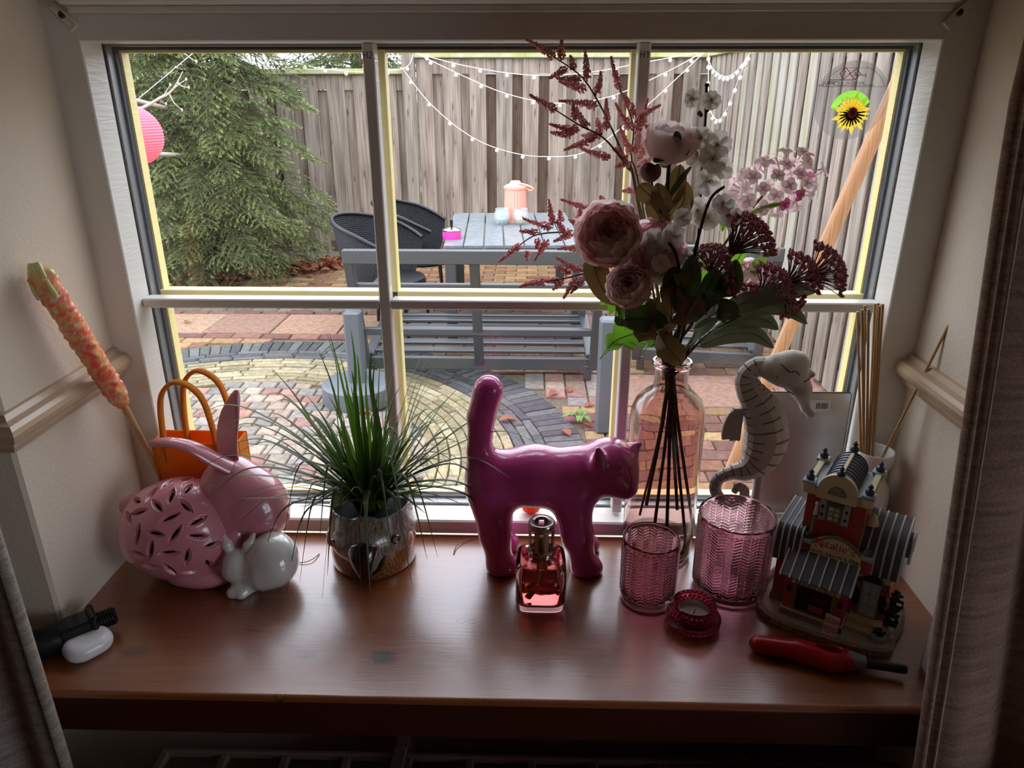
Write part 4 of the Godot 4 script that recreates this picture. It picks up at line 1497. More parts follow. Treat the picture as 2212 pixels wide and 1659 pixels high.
	for x in [x0 + 0.003, x1 - 0.005]:
		s = mb()
		box(s, Vector3(x, 0.004, z1), Vector3(x + 0.002, h - 0.002, z1 + 0.0018), 0.0005)
		part(s, "seam", felt, t)
	for k in [[z1 - 0.006, -0.481, -0.408, 0.262], [z0 + 0.005, -0.461, -0.391, 0.268]]:
		s = mb()
		var a := Vector3(k[1], h - 0.03, k[0])
		var b := Vector3(k[2], h - 0.03, k[0])
		var arch := curve([a, a + Vector3(0, 0.05, 0), Vector3(k[1] + 0.008, k[3] - 0.02, k[0]), Vector3((k[1] + k[2]) / 2 - 0.004, k[3], k[0]), Vector3(k[2] - 0.012, k[3] - 0.02, k[0]), b + Vector3(-0.002, 0.05, 0), b], 40)
		tube(s, arch, 0.0072, 10, true, 0.42, Vector3.RIGHT)
		var hd := part(s, "handle", felt, t)
		s = mb()
		var up := PackedVector3Array()
		for p in arch: up.append(p + Vector3(0, 0, 0.0028))
		tube(s, up, 0.0032, 7, true, 0.9, Vector3.RIGHT)
		part(s, "fold", felt, hd)
	s = mb()
	prism(s, oval(0.018, 0.018), 0.0, 0.003, Transform3D(Basis.IDENTITY, Vector3(-0.420, 0.118, z1)))
	part(s, "spot", mt("coral_felt", Color(0.93, 0.42, 0.36), 0.95), t)
	# wax torch leaning in the corner
	t = thing("wax_torch", "pink and yellow dripped wax torch on a bamboo stick, leaning on the left wall", "candle")
	var top: Vector3 = Vector3(-0.53, 0.4452, 0.1452)
	var low: Vector3 = Vector3(-0.5038, 0.237, 0.075)
	var foot: Vector3 = Vector3(-0.499, 0, -0.0085)
	var line := curve([top, low, foot], 60)
	rng.seed = 95
	s = mb(true)
	var rings := []
	var dir := (low - top).normalized()
	var px := dir.cross(Vector3.BACK).normalized()
	var py := dir.cross(px)
	var tones := [Color(0.96, 0.40, 0.33), Color(0.93, 0.52, 0.5), Color(0.84, 0.78, 0.36), Color(0.95, 0.68, 0.6), Color(0.97, 0.46, 0.28), Color(0.93, 0.4, 0.4), Color(0.88, 0.83, 0.6)]
	var nf := FastNoiseLite.new()
	nf.frequency = 46.0
	var nc := FastNoiseLite.new()
	nc.frequency = 26.0
	nc.seed = 4
	var cols := []
	for i in 110:
		var f := i / 109.0
		var c := top.lerp(low, f)
		var r := 0.0145 * (1.0 - 0.12 * f) * smoothstep(0.0, 0.09, f + 0.02) * (1.0 - smoothstep(0.94, 1.0, f) * 0.75) * (1.0 - 0.25 * smoothstep(0.88, 0.95, f))
		var ring := PackedVector3Array()
		var col := []
		for j in 28:
			var a := TAU * j / 28.0
			var dirn := px * cos(a) + py * sin(a)
			var q := Vector3(cos(a) * 0.02, f * 0.36 + a * 0.006, sin(a) * 0.02)
			var bump := absf(nf.get_noise_3dv(q * Vector3(1, 1, 1))) * 0.0052 - 0.001
			ring.append(c + dirn * (r + bump * minf(1.0, r / 0.01)))
			var v := clampf(nc.get_noise_3dv(q) * 1.5 + 0.5 + 0.1 * nf.get_noise_3dv(q * 2.0), 0, 0.999) * (tones.size() - 1)
			var cc: Color = tones[int(v)].lerp(tones[int(v) + 1], v - floorf(v))
			if f < 0.11: cc = cc.lerp(Color(0.85, 0.82, 0.5), 1.0 - f / 0.13)
			col.append(cc.srgb_to_linear())
		rings.append(ring)
		cols.append(col)
	s.set_smooth_group(1)
	for i in 109:
		for j in 28:
			var k := (j + 1) % 28
			for q in [[i, j], [i + 1, k], [i, k], [i, j], [i + 1, j], [i + 1, k]]:
				s.set_color(cols[q[0]][q[1]])
				s.add_vertex(rings[q[0]][q[1]])
	var wax := mt("torch_wax", Color.WHITE, 0.3)
	wax.vertex_color_use_as_albedo = true
	wax.subsurf_scatter_enabled = true
	wax.subsurf_scatter_strength = 0.25
	var wx := part(s, "wax", wax, t)
	s = mb()
	for k in 3: tube(s, curve([top + px * 0.003 * (k - 1) + Vector3(0, 0.002, 0), top + dir * 0.02 + px * 0.009 * (k - 1) + Vector3(0, 0, 0.009), top + dir * 0.042 + px * 0.010 * (k - 1) + Vector3(0, 0, 0.011)], 8), [0.0032, 0.004, 0.0035, 0.003, 0.003, 0.003, 0.0035, 0.0035, 0.003], 8)
	part(s, "drips", mt("pale_wax", Color(0.84, 0.82, 0.58), 0.3), wx)
	s = mb()
	tube(s, PackedVector3Array([low - dir * 0.02, low, low.lerp(foot, 0.3), low.lerp(foot, 0.5), foot]), [0.004, 0.0045, 0.0042, 0.0036, 0.0036], 12)
	part(s, "stick", mt("bamboo", Color(0.75, 0.6, 0.42), 0.5), t)


func rabbit_lantern() -> void:
	var t := thing("rabbit_lantern", "glossy pink ceramic rabbit lantern with leaf-shaped cut-outs all over its round body", "lantern")
	var m := gloss("pink_ceramic", Color(0.82, 0.52, 0.57), 0.28)
	var E := Vector3(-0.4485, 0.0695, 0.0985)
	var R := Vector3(0.0785, 0.0695, 0.072)
	var cuts := [[-0.09,1.0,-0.02,0.07,-0.05,-1.0],[0.14,0.95,-0.28,0.01,-0.33,-0.94],[0.3,0.95,0.07,0.01,0.03,-1.0],[-0.25,0.93,0.27,0.2,0.28,-0.94],[0.11,0.94,0.32,-0.12,0.29,-0.95],[-0.52,0.8,0.28,0.75,0.15,0.65],[-0.05,0.85,0.53,0.74,-0.34,0.58],[0.4,0.8,0.45,0.75,-0.55,0.36],[-0.35,0.74,0.57,0.95,0.32,0.07],[-0.55,0.6,0.58,0.59,-0.29,0.76],[0.21,0.7,0.68,0.82,0.24,-0.52],[0.61,0.55,0.57,0.63,0.1,-0.77],[-0.3,0.43,0.85,0.12,0.88,-0.46],[-0.0,0.47,0.88,0.99,-0.15,0.06],[0.32,0.44,0.84,0.48,0.67,-0.56],[0.63,0.31,0.71,0.79,-0.33,-0.52],[0.8,0.03,0.6,0.61,-0.12,-0.78],[-0.07,0.18,0.98,0.25,0.95,-0.19],[0.22,0.1,0.97,0.97,-0.03,-0.22],[0.47,-0.05,0.88,0.26,0.96,-0.11],[-0.31,0.05,0.95,0.96,-0.06,0.26],[0.68,-0.41,0.6,-0.14,-0.83,-0.54],[-0.11,-0.2,0.97,1.0,-0.02,0.08],[0.17,-0.29,0.94,0.3,-0.88,-0.36],[0.44,-0.46,0.78,0.73,-0.32,-0.6]]
	for c in cuts.duplicate():      # the far side carries them too
		if c[2] > 0.3: cuts.append([c[0], c[1], -c[2], c[3], c[4], -c[5]])
	var holes := []
	for c in cuts:
		var n := Vector3(c[0], c[1], c[2]).normalized()
		var ax := Vector3(c[3], c[4], c[5]).normalized()
		var nn := (n / R).normalized()
		holes.append([n * R, ax, nn.cross(ax).normalized(), n])
	var rows := 220
	var cols := 440
	var P := []
	var inside := []
	for i in rows + 1:
		var f := PI * i / rows
		var line := PackedVector3Array()
		var cut := PackedFloat32Array()
		for j in cols:
			var a := -TAU * j / cols
			var n := Vector3(sin(f) * cos(a), -cos(f), sin(f) * sin(a))
			var d := 1.0
			for h in holes:
				if n.dot(h[3]) < 0.93: continue
				var v: Vector3 = n * R - h[0]
				var u: float = v.dot(h[1]) / 0.0145
				var e: float = absf(v.dot(h[2])) - 0.0046 * (1.0 - u * u)
				if absf(u) > 1.0: e = maxf(e, (absf(u) - 1.0) * 0.016)
				d = minf(d, e)
			cut.append(d)
			var sink := smoothstep(0.0008, -0.0016, d) * 0.004 - 0.0007 * smoothstep(0.0022, 0.0, d) * smoothstep(-0.0012, 0.0006, d)
			line.append(E + n * R * (1.0 - sink / 0.072))
		P.append(line)
		inside.append(cut)
	var s := mb()
	for layer in 2:
		s.set_smooth_group(layer + 1)
		for i in rows:
			for j in cols:
				var k := (j + 1) % cols
				if inside[i][j] < -0.0016 and inside[i + 1][k] < -0.0016 and inside[i][k] < -0.0016 and inside[i + 1][j] < -0.0016: continue
				if layer == 0: quad(s, P[i][j], P[i][k], P[i + 1][k], P[i + 1][j])
				elif i % 1 == 0:
					var q := []
					for v in [P[i][j], P[i + 1][j], P[i + 1][k], P[i][k]]: q.append(E + (v - E).normalized() * ((v - E).length() - 0.0015) if inside[i][j] < 0.0 else E + (v - E) * 0.935)
					quad(s, q[0], q[1], q[2], q[3])
	part(s, "body", m, t)
	# head, ears, feet and tail
	var head: Vector3 = Vector3(-0.3638, 0.0953, 0.07)
	var ear_l := curve([Vector3(-0.3724, 0.158, 0.08), Vector3(-0.3904, 0.176, 0.088), Vector3(-0.4119, 0.1965, 0.098), Vector3(-0.4372, 0.2055, 0.106), Vector3(-0.4605, 0.2049, 0.112)], 8)
	var ear_r := curve([Vector3(-0.3781, 0.1448, 0.062), Vector3(-0.3803, 0.1839, 0.055), Vector3(-0.3733, 0.2234, 0.05), Vector3(-0.3641, 0.2544, 0.046)], 8)
	var prims := [["e", head, Vector3(0.050, 0.0445, 0.045), Basis(Vector3.BACK, 0.35), 0, 0.02], ["c", Vector3(-0.3816, 0.1263, 0.068), Vector3(-0.3473, 0.0811, 0.072), 0.037, 0.042, 0.02], ["c", Vector3(-0.3942, 0.1015, 0.07), Vector3(-0.4031, 0.0752, 0.082), 0.037, 0.045, 0.02]]
	var wl := [0.016, 0.0165, 0.017, 0.0165, 0.016, 0.014, 0.012, 0.009, 0.003]
	var wr := [0.014, 0.0155, 0.017, 0.0175, 0.017, 0.0155, 0.012, 0.0075, 0.002]
	var me := soft(prims, Vector3(-0.47, 0.02, 0.0), Vector3(-0.295, 0.185, 0.155), 0.0036, -1e3)
	part(me, "head", m, t)
	for k in [[ear_l, wl, Vector3(0.1, 0.2, 1), 0.38], [ear_r, wr, Vector3(1, 0.1, 0.35), 0.36]]:
		s = mb()
		var line: PackedVector3Array = curve(Array(k[0]), 24)
		var ww := []
		for i in 25: ww.append(lerpf(k[1][i / 3], k[1][mini(i / 3 + 1, 8)], (i % 3) / 3.0))
		# a cupped ear: crescent section
		var rings := []
		for i in 25:
			var d := (line[mini(i + 1, 24)] - line[maxi(i - 1, 0)]).normalized()
			var side: Vector3 = k[2]
			side = (side - d * side.dot(d)).normalized()
			var up := side.cross(d)
			var ring := PackedVector3Array()
			for j in 20:
				var a := TAU * j / 20.0
				var q := Vector2(cos(a) * ww[i], sin(a) * 0.0055 * minf(1.0, ww[i] / 0.01 + 0.2))
				q.y += q.x * q.x * 26.0 * (1.0 - 0.5 * i / 24.0)
				ring.append(line[i] + side * q.x + up * q.y)
			rings.append(ring)
		strip(s, rings, true, false, 1)
		cap(s, rings[-1])
		part(s, "ear", m, t)
	me = soft([["e", Vector3(-0.4065, 0.012, 0.1256), Vector3(0.034, 0.013, 0.022), null, 0, 0.01], ["e", Vector3(-0.4257, 0.02, 0.1256), Vector3(0.04, 0.018, 0.03), null, 0, 0.01], ["c", Vector3(-0.3749, 0.0648, 0.1), Vector3(-0.3779, 0.0261, 0.115), 0.026, 0.022, 0.01]], Vector3(-0.50, -0.004, 0.05), Vector3(-0.34, 0.08, 0.17), 0.0035, 0.0)
	part(me, "paws", m, t)
	s = mb()
	ball(s, Vector3(-0.5169, 0.0979, 0.088), 0.0155, 20, 14)
	part(s, "tail", m, t)


func build_plant() -> void:
	# parrot planter
	var t := thing("bird_planter", "glazed planter shaped like a parrot's head with a black beak, under the spiky plant", "planter", Vector3(-0.193, 0, 0.058))
	var fur := noise_img(256, 256, 0.12, 3, 101, 1, 10)
	var plume := noise_img(256, 256, 0.16, 3, 102, 1, 5)
	var grey := textured(gloss("grey_plumage", Color.WHITE, 0.3, 0.8), tex(colored([fur, plume], [0.5, 0.5], ramp([[0.25, Color(0.26, 0.22, 0.2)], [0.5, Color(0.58, 0.55, 0.49)], [0.75, Color(0.7, 0.66, 0.6)]]))), Vector3.ONE * 16, false)
	var brown := textured(gloss("brown_plumage", Color.WHITE, 0.3, 0.8), tex(colored([plume], [1.0], ramp([[0.25, Color(0.25, 0.12, 0.06)], [0.5, Color(0.62, 0.36, 0.16)], [0.8, Color(0.78, 0.55, 0.35)]]))), Vector3.ONE * 16, false)
	var pinkish := gloss("rosy_plumage", Color(0.8, 0.58, 0.55), 0.3, 0.8)
	var s := mb()
	lathe(s, [Vector2(0, 0), Vector2(0.056, 0), Vector2(0.0595, 0.004), Vector2(0.0605, 0.02), Vector2(0.0595, 0.042), Vector2(0.057, 0.05)], 48)
	part(s, "breast", brown, t)
	s = mb()
	var brow := func(a: float, v: Vector2): return 1.0 + 0.02 * cos(2.0 * a) * smoothstep(0.09, 0.05, v.y)
	lathe(s, [Vector2(0.0575, 0.03), Vector2(0.0605, 0.04), Vector2(0.0605, 0.055), Vector2(0.058, 0.075), Vector2(0.0565, 0.09), Vector2(0.0555, 0.094), Vector2(0.0535, 0.094), Vector2(0.0525, 0.09), Vector2(0.053, 0.06), Vector2(0.05, 0.02), Vector2(0, 0.02)], 48, Transform3D.IDENTITY, brow)
	part(s, "head", grey, t)
	s = mb()      # the soil
	lathe(s, [Vector2(0.0525, 0.078), Vector2(0.03, 0.083), Vector2(0, 0.084)], 28)
	part(s, "soil", mt("soil", Color(0.05, 0.04, 0.035), 0.95), t)
	# face mask bulging forward, beak, eyes
	var face_p := [["e", Vector3(-0.002, 0.05, 0.036), Vector3(0.047, 0.036, 0.026), null, 0, 0.01], ["c", Vector3(0.0, 0.05, 0.045), Vector3(0.0, 0.03, 0.056), 0.026, 0.018, 0.015]]
	part(soft(face_p, Vector3(-0.06, 0.0, 0.0), Vector3(0.06, 0.1, 0.09), 0.0028), "face", grey, t)
	s = mb()
	var bk := curve([Vector3(0.001, 0.056, 0.062), Vector3(0.002, 0.047, 0.073), Vector3(0.003, 0.026, 0.075), Vector3(0.003, 0.003, 0.066)], 16)
	tube(s, bk, [0.019, 0.0205, 0.0205, 0.0198, 0.0188, 0.0178, 0.0166, 0.0154, 0.0142, 0.013, 0.0117, 0.0103, 0.0088, 0.0073, 0.0057, 0.004, 0.0018], 20, true, 0.8, Vector3.BACK)
	part(s, "beak", gloss("black_beak", Color(0.03, 0.027, 0.027), 0.25), t)
	s = mb()
	tube(s, curve([Vector3(-0.024, 0.043, 0.052), Vector3(-0.016, 0.022, 0.058), Vector3(0.0, 0.012, 0.058), Vector3(0.018, 0.022, 0.058), Vector3(0.027, 0.044, 0.051)], 16), 0.005, 10)
	part(s, "lower_beak", M.black_beak, t)
	for k in [[-0.043, 0.052, 0.045, -0.75], [0.041, 0.060, 0.045, 0.75]]:
		var at := Transform3D(Basis(Vector3.UP, k[3]) * Basis(Vector3.RIGHT, PI / 2), Vector3(k[0], k[1], k[2]))
		s = mb()
		lathe(s, [Vector2(0.0062, 0.0), Vector2(0.0068, 0.0016), Vector2(0.006, 0.003), Vector2(0.0045, 0.002), Vector2(0.0, 0.0016)], 20, at)
		var ring := part(s, "eye", M.black_beak, t)
		s = mb()
		lathe(s, [Vector2(0.0052, 0.0012), Vector2(0.0042, 0.0026), Vector2(0.0033, 0.0022), Vector2(0.0, 0.0034)], 20, at)
		part(s, "iris", mt("iris", Color(0.55, 0.5, 0.42), 0.2), ring)
	for sd in [-1.0, 1.0]:
		s = mb()
		ball(s, Vector3(sd * 0.053, 0.045, 0.02), Vector3(0.009, 0.014, 0.012), 12, 8)
		part(s, "cheek", pinkish, t)
	# the plant
	t = thing("spiky_plant", "spiky dark green grass-like plant with long arching leaves in the parrot planter", "plant", Vector3(-0.193, 0.085, 0.058))
	var o := t.position
	var lm := []
	for k in [["leaf_dark", Color(0.2, 0.27, 0.13), 0.4], ["leaf_mid", Color(0.3, 0.4, 0.15), 0.45], ["leaf_grey", Color(0.3, 0.36, 0.27), 0.5]]:
		var m := mt(k[0], k[1], k[2])
		m.backlight_enabled = true
		m.backlight = Color(k[1].r * 0.9, k[1].g, k[1].b * 0.6)
		lm.append(m)
	var brownleaf := mt("leaf_dry", Color(0.4, 0.28, 0.17), 0.7)
	# leaf tips
	var up := [Vector3(-0.3165, 0.2852, 0.04), Vector3(-0.253, 0.3065, 0.03), Vector3(-0.2341, 0.3376, 0.05), Vector3(-0.2363, 0.3318, 0.03), Vector3(-0.1993, 0.3447, 0.06), Vector3(-0.1774, 0.314, 0.05), Vector3(-0.1693, 0.304, 0.07), Vector3(-0.1648, 0.3139, 0.04), Vector3(-0.1458, 0.2974, 0.06), Vector3(-0.1059, 0.3167, 0.045), Vector3(-0.0935, 0.322, 0.06), Vector3(-0.0959, 0.2947, 0.03), Vector3(-0.0814, 0.3078, 0.05), Vector3(-0.0915, 0.2818, 0.06), Vector3(-0.0579, 0.2658, 0.04), Vector3(-0.0735, 0.2565, 0.06), Vector3(-0.0565, 0.2284, 0.03), Vector3(-0.092, 0.236, 0.05), Vector3(-0.2245, 0.2975, 0.03), Vector3(-0.1999, 0.3028, 0.035), Vector3(-0.1893, 0.2818, 0.04), Vector3(-0.1948, 0.3005, 0.09), Vector3(-0.2355, 0.299, 0.07), Vector3(-0.2704, 0.2516, 0.05), Vector3(-0.1374, 0.2379, 0.03), Vector3(-0.1605, 0.2661, 0.05), Vector3(-0.2275, 0.2496, 0.06), Vector3(-0.2168, 0.2589, 0.05), Vector3(-0.167, 0.2651, 0.08), Vector3(-0.1895, 0.2738, 0.07)]
	var arch := [Vector3(-0.3369, 0.2449, 0.05), Vector3(-0.3227, 0.2358, 0.06), Vector3(-0.4101, 0.2328, 0.09), Vector3(-0.3667, 0.2273, 0.1), Vector3(-0.3836, 0.2079, 0.1), Vector3(-0.3712, 0.191, 0.09), Vector3(-0.3557, 0.186, 0.1), Vector3(-0.4156, 0.1632, 0.12), Vector3(-0.4233, 0.1321, 0.12), Vector3(-0.3887, 0.1336, 0.13), Vector3(-0.3595, 0.0919, 0.13), Vector3(-0.3172, 0.1835, 0.12), Vector3(-0.0539, 0.2139, 0.05), Vector3(0.0337, 0.2131, 0.04), Vector3(0.0553, 0.1893, 0.08), Vector3(0.0068, 0.1532, 0.1), Vector3(-0.0149, 0.1049, 0.1), Vector3(-0.0023, 0.0731, 0.11), Vector3(-0.0214, 0.1296, 0.09), Vector3(-0.068, 0.1656, 0.08), Vector3(-0.0611, 0.1783, 0.05), Vector3(-0.0961, 0.1847, 0.02), Vector3(-0.0482, 0.1481, 0.06), Vector3(-0.0768, 0.1172, 0.07), Vector3(-0.3591, 0.2041, 0.03), Vector3(-0.3287, 0.1601, 0.02), Vector3(-0.3002, 0.2083, 0.03), Vector3(-0.0889, 0.2062, 0.02), Vector3(-0.1004, 0.1773, 0.09), Vector3(-0.2903, 0.1595, 0.1), Vector3(-0.0433, 0.183, 0.03), Vector3(-0.2288, 0.2305, 0.12), Vector3(-0.1354, 0.2252, 0.12)]
	var droop := [Vector3(-0.3365, 0.0105, 0.145), Vector3(-0.2982, -0.0183, 0.15), Vector3(-0.2776, 0.0131, 0.14), Vector3(-0.2355, 0.0325, 0.15), Vector3(-0.1752, 0.0187, 0.17), Vector3(-0.1476, 0.0739, 0.15), Vector3(-0.1257, 0.0137, 0.14), Vector3(-0.1051, 0.0461, 0.13), Vector3(-0.0921, 0.0423, 0.12), Vector3(-0.298, 0.064, 0.13), Vector3(-0.2848, 0.0426, 0.12), Vector3(-0.2475, 0.0722, 0.13), Vector3(-0.2123, 0.1003, 0.15), Vector3(-0.1306, 0.095, 0.14)]
	var thin := [Vector3(-0.4097, 0.0491, 0.15), Vector3(-0.3871, 0.0559, 0.16), Vector3(-0.2424, 0.0036, 0.16), Vector3(-0.1889, -0.0015, 0.17), Vector3(-0.0878, 0.1245, 0.12), Vector3(-0.057, 0.1302, 0.11)]
	var set_leaf := func(tip: Vector3, lift: float, wide: float, m: Material, bow: float):
		var d := tip - o
		var root := Vector3(d.x, 0, d.z).normalized() * rng.randf_range(0.004, 0.016)
		var flat := Vector3(d.x, 0, d.z)
		var mid := root + flat * 0.42 + Vector3(0, d.y * 0.5 + lift, 0)
		var three := flat * 0.75 + Vector3(0, d.y * 0.8 + lift * bow, 0)
		var p := curve([root - Vector3(0, 0.01, 0), root + Vector3(flat.x * 0.12, maxf(0.02, (d.y * 0.2 + lift) * 0.6), flat.z * 0.12), mid, three, d], 22)
		var side := Vector3.UP.cross(flat).normalized() if flat.length() > 0.03 else Vector3.RIGHT
		var s2 := mb()
		blade(s2, p, [wide * 1.3, wide * 1.4, wide * 1.25, wide * 1.05, wide * 0.8, wide * 0.45, 0.0002], side, 0.35)
		part(s2, "leaf", m, t)
	rng.seed = 103
	for v in up: set_leaf.call(v, rng.randf_range(0.0, 0.012), rng.randf_range(0.0022, 0.0036), lm[rng.randi() % 2], 0.4)
	for v in arch: set_leaf.call(v, rng.randf_range(0.03, 0.055), rng.randf_range(0.0022, 0.0034), lm[rng.randi() % 3], 0.95)
	for v in droop: set_leaf.call(v, rng.randf_range(0.075, 0.095), rng.randf_range(0.0024, 0.0034), lm[[0, 2, 0][rng.randi() % 3]], 1.1)
	for v in thin: set_leaf.call(v, rng.randf_range(0.06, 0.08), 0.0008, brownleaf, 1.0)
	for i in 110:
		var a := rng.randf() * TAU
		var el := rng.randf_range(0.15, 1.35)
		var l := rng.randf_range(0.08, 0.19)
		set_leaf.call(o + Vector3(cos(a) * cos(el), sin(el), sin(a) * cos(el) * 0.8) * l, rng.randf_range(0.0, 0.03), rng.randf_range(0.002, 0.0034), lm[rng.randi() % 2], 0.6)
	# dry strands dropped on the sill
	for k in [[[Vector3(-0.0515, 0.001, 0.0108), Vector3(-0.0679, 0.004, 0.0218), Vector3(-0.0764, 0.003, 0.035), Vector3(-0.0789, 0.001, 0.052)], "thin dry curled leaf lying on the sill left of the magenta cat's hind foot"], [[Vector3(-0.3078, 0.001, 0.0769), Vector3(-0.2917, 0.002, 0.079), Vector3(-0.2802, 0.003, 0.0723), Vector3(-0.2749, 0.001, 0.0557)], "fine dry strand curling on the sill between the white rabbit and the planter"]]:
		s = mb()
		tube(s, curve(k[0], 14), 0.0009, 5, true, 0.5, Vector3.UP)
		solo(s, "dry_strand", mt("dry_strand", Color(0.55, 0.4, 0.3), 0.8), k[1], "dry leaf", Vector3.ZERO, 0.0, "dry strands on the sill")


func build_cat() -> void:
	var t := thing("cat_figurine", "glossy magenta ceramic cat standing sideways with its tail straight up", "figurine")
	var z := 0.062
	var V := func(x: float, y: float, zz := 0.062): return Vector3(x, y, zz)
	var prims := [
		["c", V.call(-0.015, 0.134), V.call(0.04, 0.138), 0.038, 0.0395, 0.02], ["c", V.call(0.04, 0.138), V.call(0.098, 0.137), 0.0395, 0.036, 0.02],
		["c", V.call(-0.034, 0.145), V.call(-0.038, 0.175), 0.019, 0.0165, 0.022], ["c", V.call(-0.038, 0.175), V.call(-0.0345, 0.225), 0.0165, 0.0185, 0.006], ["c", V.call(-0.0345, 0.225), V.call(-0.0245, 0.264), 0.0185, 0.0205, 0.006],
		["c", V.call(0.098, 0.145), V.call(0.130, 0.155), 0.033, 0.034, 0.018], ["e", Vector3(0.139, 0.157, 0.070), Vector3(0.039, 0.0405, 0.039), null, 0, 0.012],
		["c", Vector3(0.153, 0.142, 0.080), Vector3(0.158, 0.138, 0.087), 0.023, 0.018, 0.012],
		["c", Vector3(0.1239, 0.1701, 0.094), Vector3(0.118, 0.2, 0.105), 0.0145, 0.0045, 0.006], ["c", Vector3(0.1603, 0.1732, 0.062), Vector3(0.1798, 0.1867, 0.058), 0.016, 0.0035, 0.009],
	]
	for k in [0.088, 0.034]:
		var zz: float = k
		prims.append_array([["c", V.call(-0.022, 0.115, lerpf(zz, z, 0.45)), V.call(-0.016, 0.06, zz), 0.032, 0.0205, 0.02], ["c", V.call(-0.016, 0.06, zz), V.call(-0.010, 0.012, zz), 0.0205, 0.0185, 0.012], ["c", V.call(-0.010, 0.010, zz), V.call(0.002, 0.008, zz), 0.017, 0.015, 0.01]])
		prims.append_array([["c", V.call(0.088, 0.115, lerpf(zz, z, 0.45)), V.call(0.097, 0.06, zz), 0.030, 0.0205, 0.02], ["c", V.call(0.097, 0.06, zz), V.call(0.108, 0.012, zz), 0.0205, 0.0175, 0.012], ["c", V.call(0.108, 0.010, zz), V.call(0.120, 0.008, zz), 0.017, 0.015, 0.01]])
	var me := soft(prims, Vector3(-0.075, -0.006, -0.005), Vector3(0.205, 0.30, 0.135), 0.0036, 0.0)
	var m := gloss("magenta_ceramic", Color(0.80, 0.29, 0.57), 0.25)
	part(me, "body", m, t)
	var s := mb()
	for k in [[Vector3(0.134, 0.2016, 0.2), Vector3(0.1397, 0.1956, 0.2), Vector3(0.145, 0.1969, 0.2), Vector3(0.1483, 0.2037, 0.2)], [Vector3(0.1483, 0.2037, 0.2), Vector3(0.1488, 0.2128, 0.2), Vector3(0.1451, 0.2212, 0.2), Vector3(0.1479, 0.2284, 0.2)], [Vector3(0.1232, 0.2137, 0.2), Vector3(0.1294, 0.2186, 0.2), Vector3(0.1373, 0.2187, 0.2), Vector3(0.1424, 0.2139, 0.2)], [Vector3(0.1262, 0.1978, 0.2), Vector3(0.1318, 0.193, 0.2), Vector3(0.1389, 0.1906, 0.2), Vector3(0.1447, 0.192, 0.2)]]:
		var line := []
		for v in k: line.append(cast(prims, v, v + (v - Vector3(0.0286, 0.623, 0.9412))))
		tube(s, curve(line, 12), 0.0007, 6)
	part(s, "face_lines", m, t)


func chevron_cup(called: String, label: String, at: Vector3, r: float, h: float, cols: int, m: Material) -> void:
	var t := thing(called, label, "candle holder", at, 0.0, "rose glass cups with a chevron relief")
	var prof := [Vector2(0, 0.0), Vector2(r * 0.8, 0.0), Vector2(r * 0.93, 0.002), Vector2(r * 0.97, 0.006)]
	var n := int(h / 0.00055)
	for i in range(0, n + 1):
		var y := lerpf(0.009, h - 0.003, float(i) / n)
		prof.append(Vector2(r * lerpf(0.975, 1.0, y / h), y))
	prof.append_array([Vector2(r * 0.995, h - 0.0008), Vector2(r * 0.975, h), Vector2(r * 0.955, h - 0.001), Vector2(r * 0.945, h - 0.004), Vector2(r * 0.925, 0.03), Vector2(r * 0.91, 0.011), Vector2(r * 0.86, 0.0085), Vector2(0, 0.0085)])
	var pitch := 0.0046
	var relief := func(a: float, v: Vector2):
		if v.y < 0.01 or v.y > h - 0.008 or v.x < r * 0.96: return 1.0
		var u := fposmod(a / TAU * cols, 2.0)
		var sg := 1.0
		if u >= 1.0:
			u -= 1.0
			sg = -1.0
		var w := fposmod((v.y + sg * (u - 0.5) * 0.0050) / pitch, 1.0) - 0.5
		var bar := smoothstep(0.36, 0.2, absf(w)) * smoothstep(0.47, 0.36, absf(u - 0.5))
		return 1.0 + bar * 0.00095 / r
	var s := mb()
	lathe(s, prof, cols * 16, Transform3D.IDENTITY, relief)
	part(s, "glass", m, t)


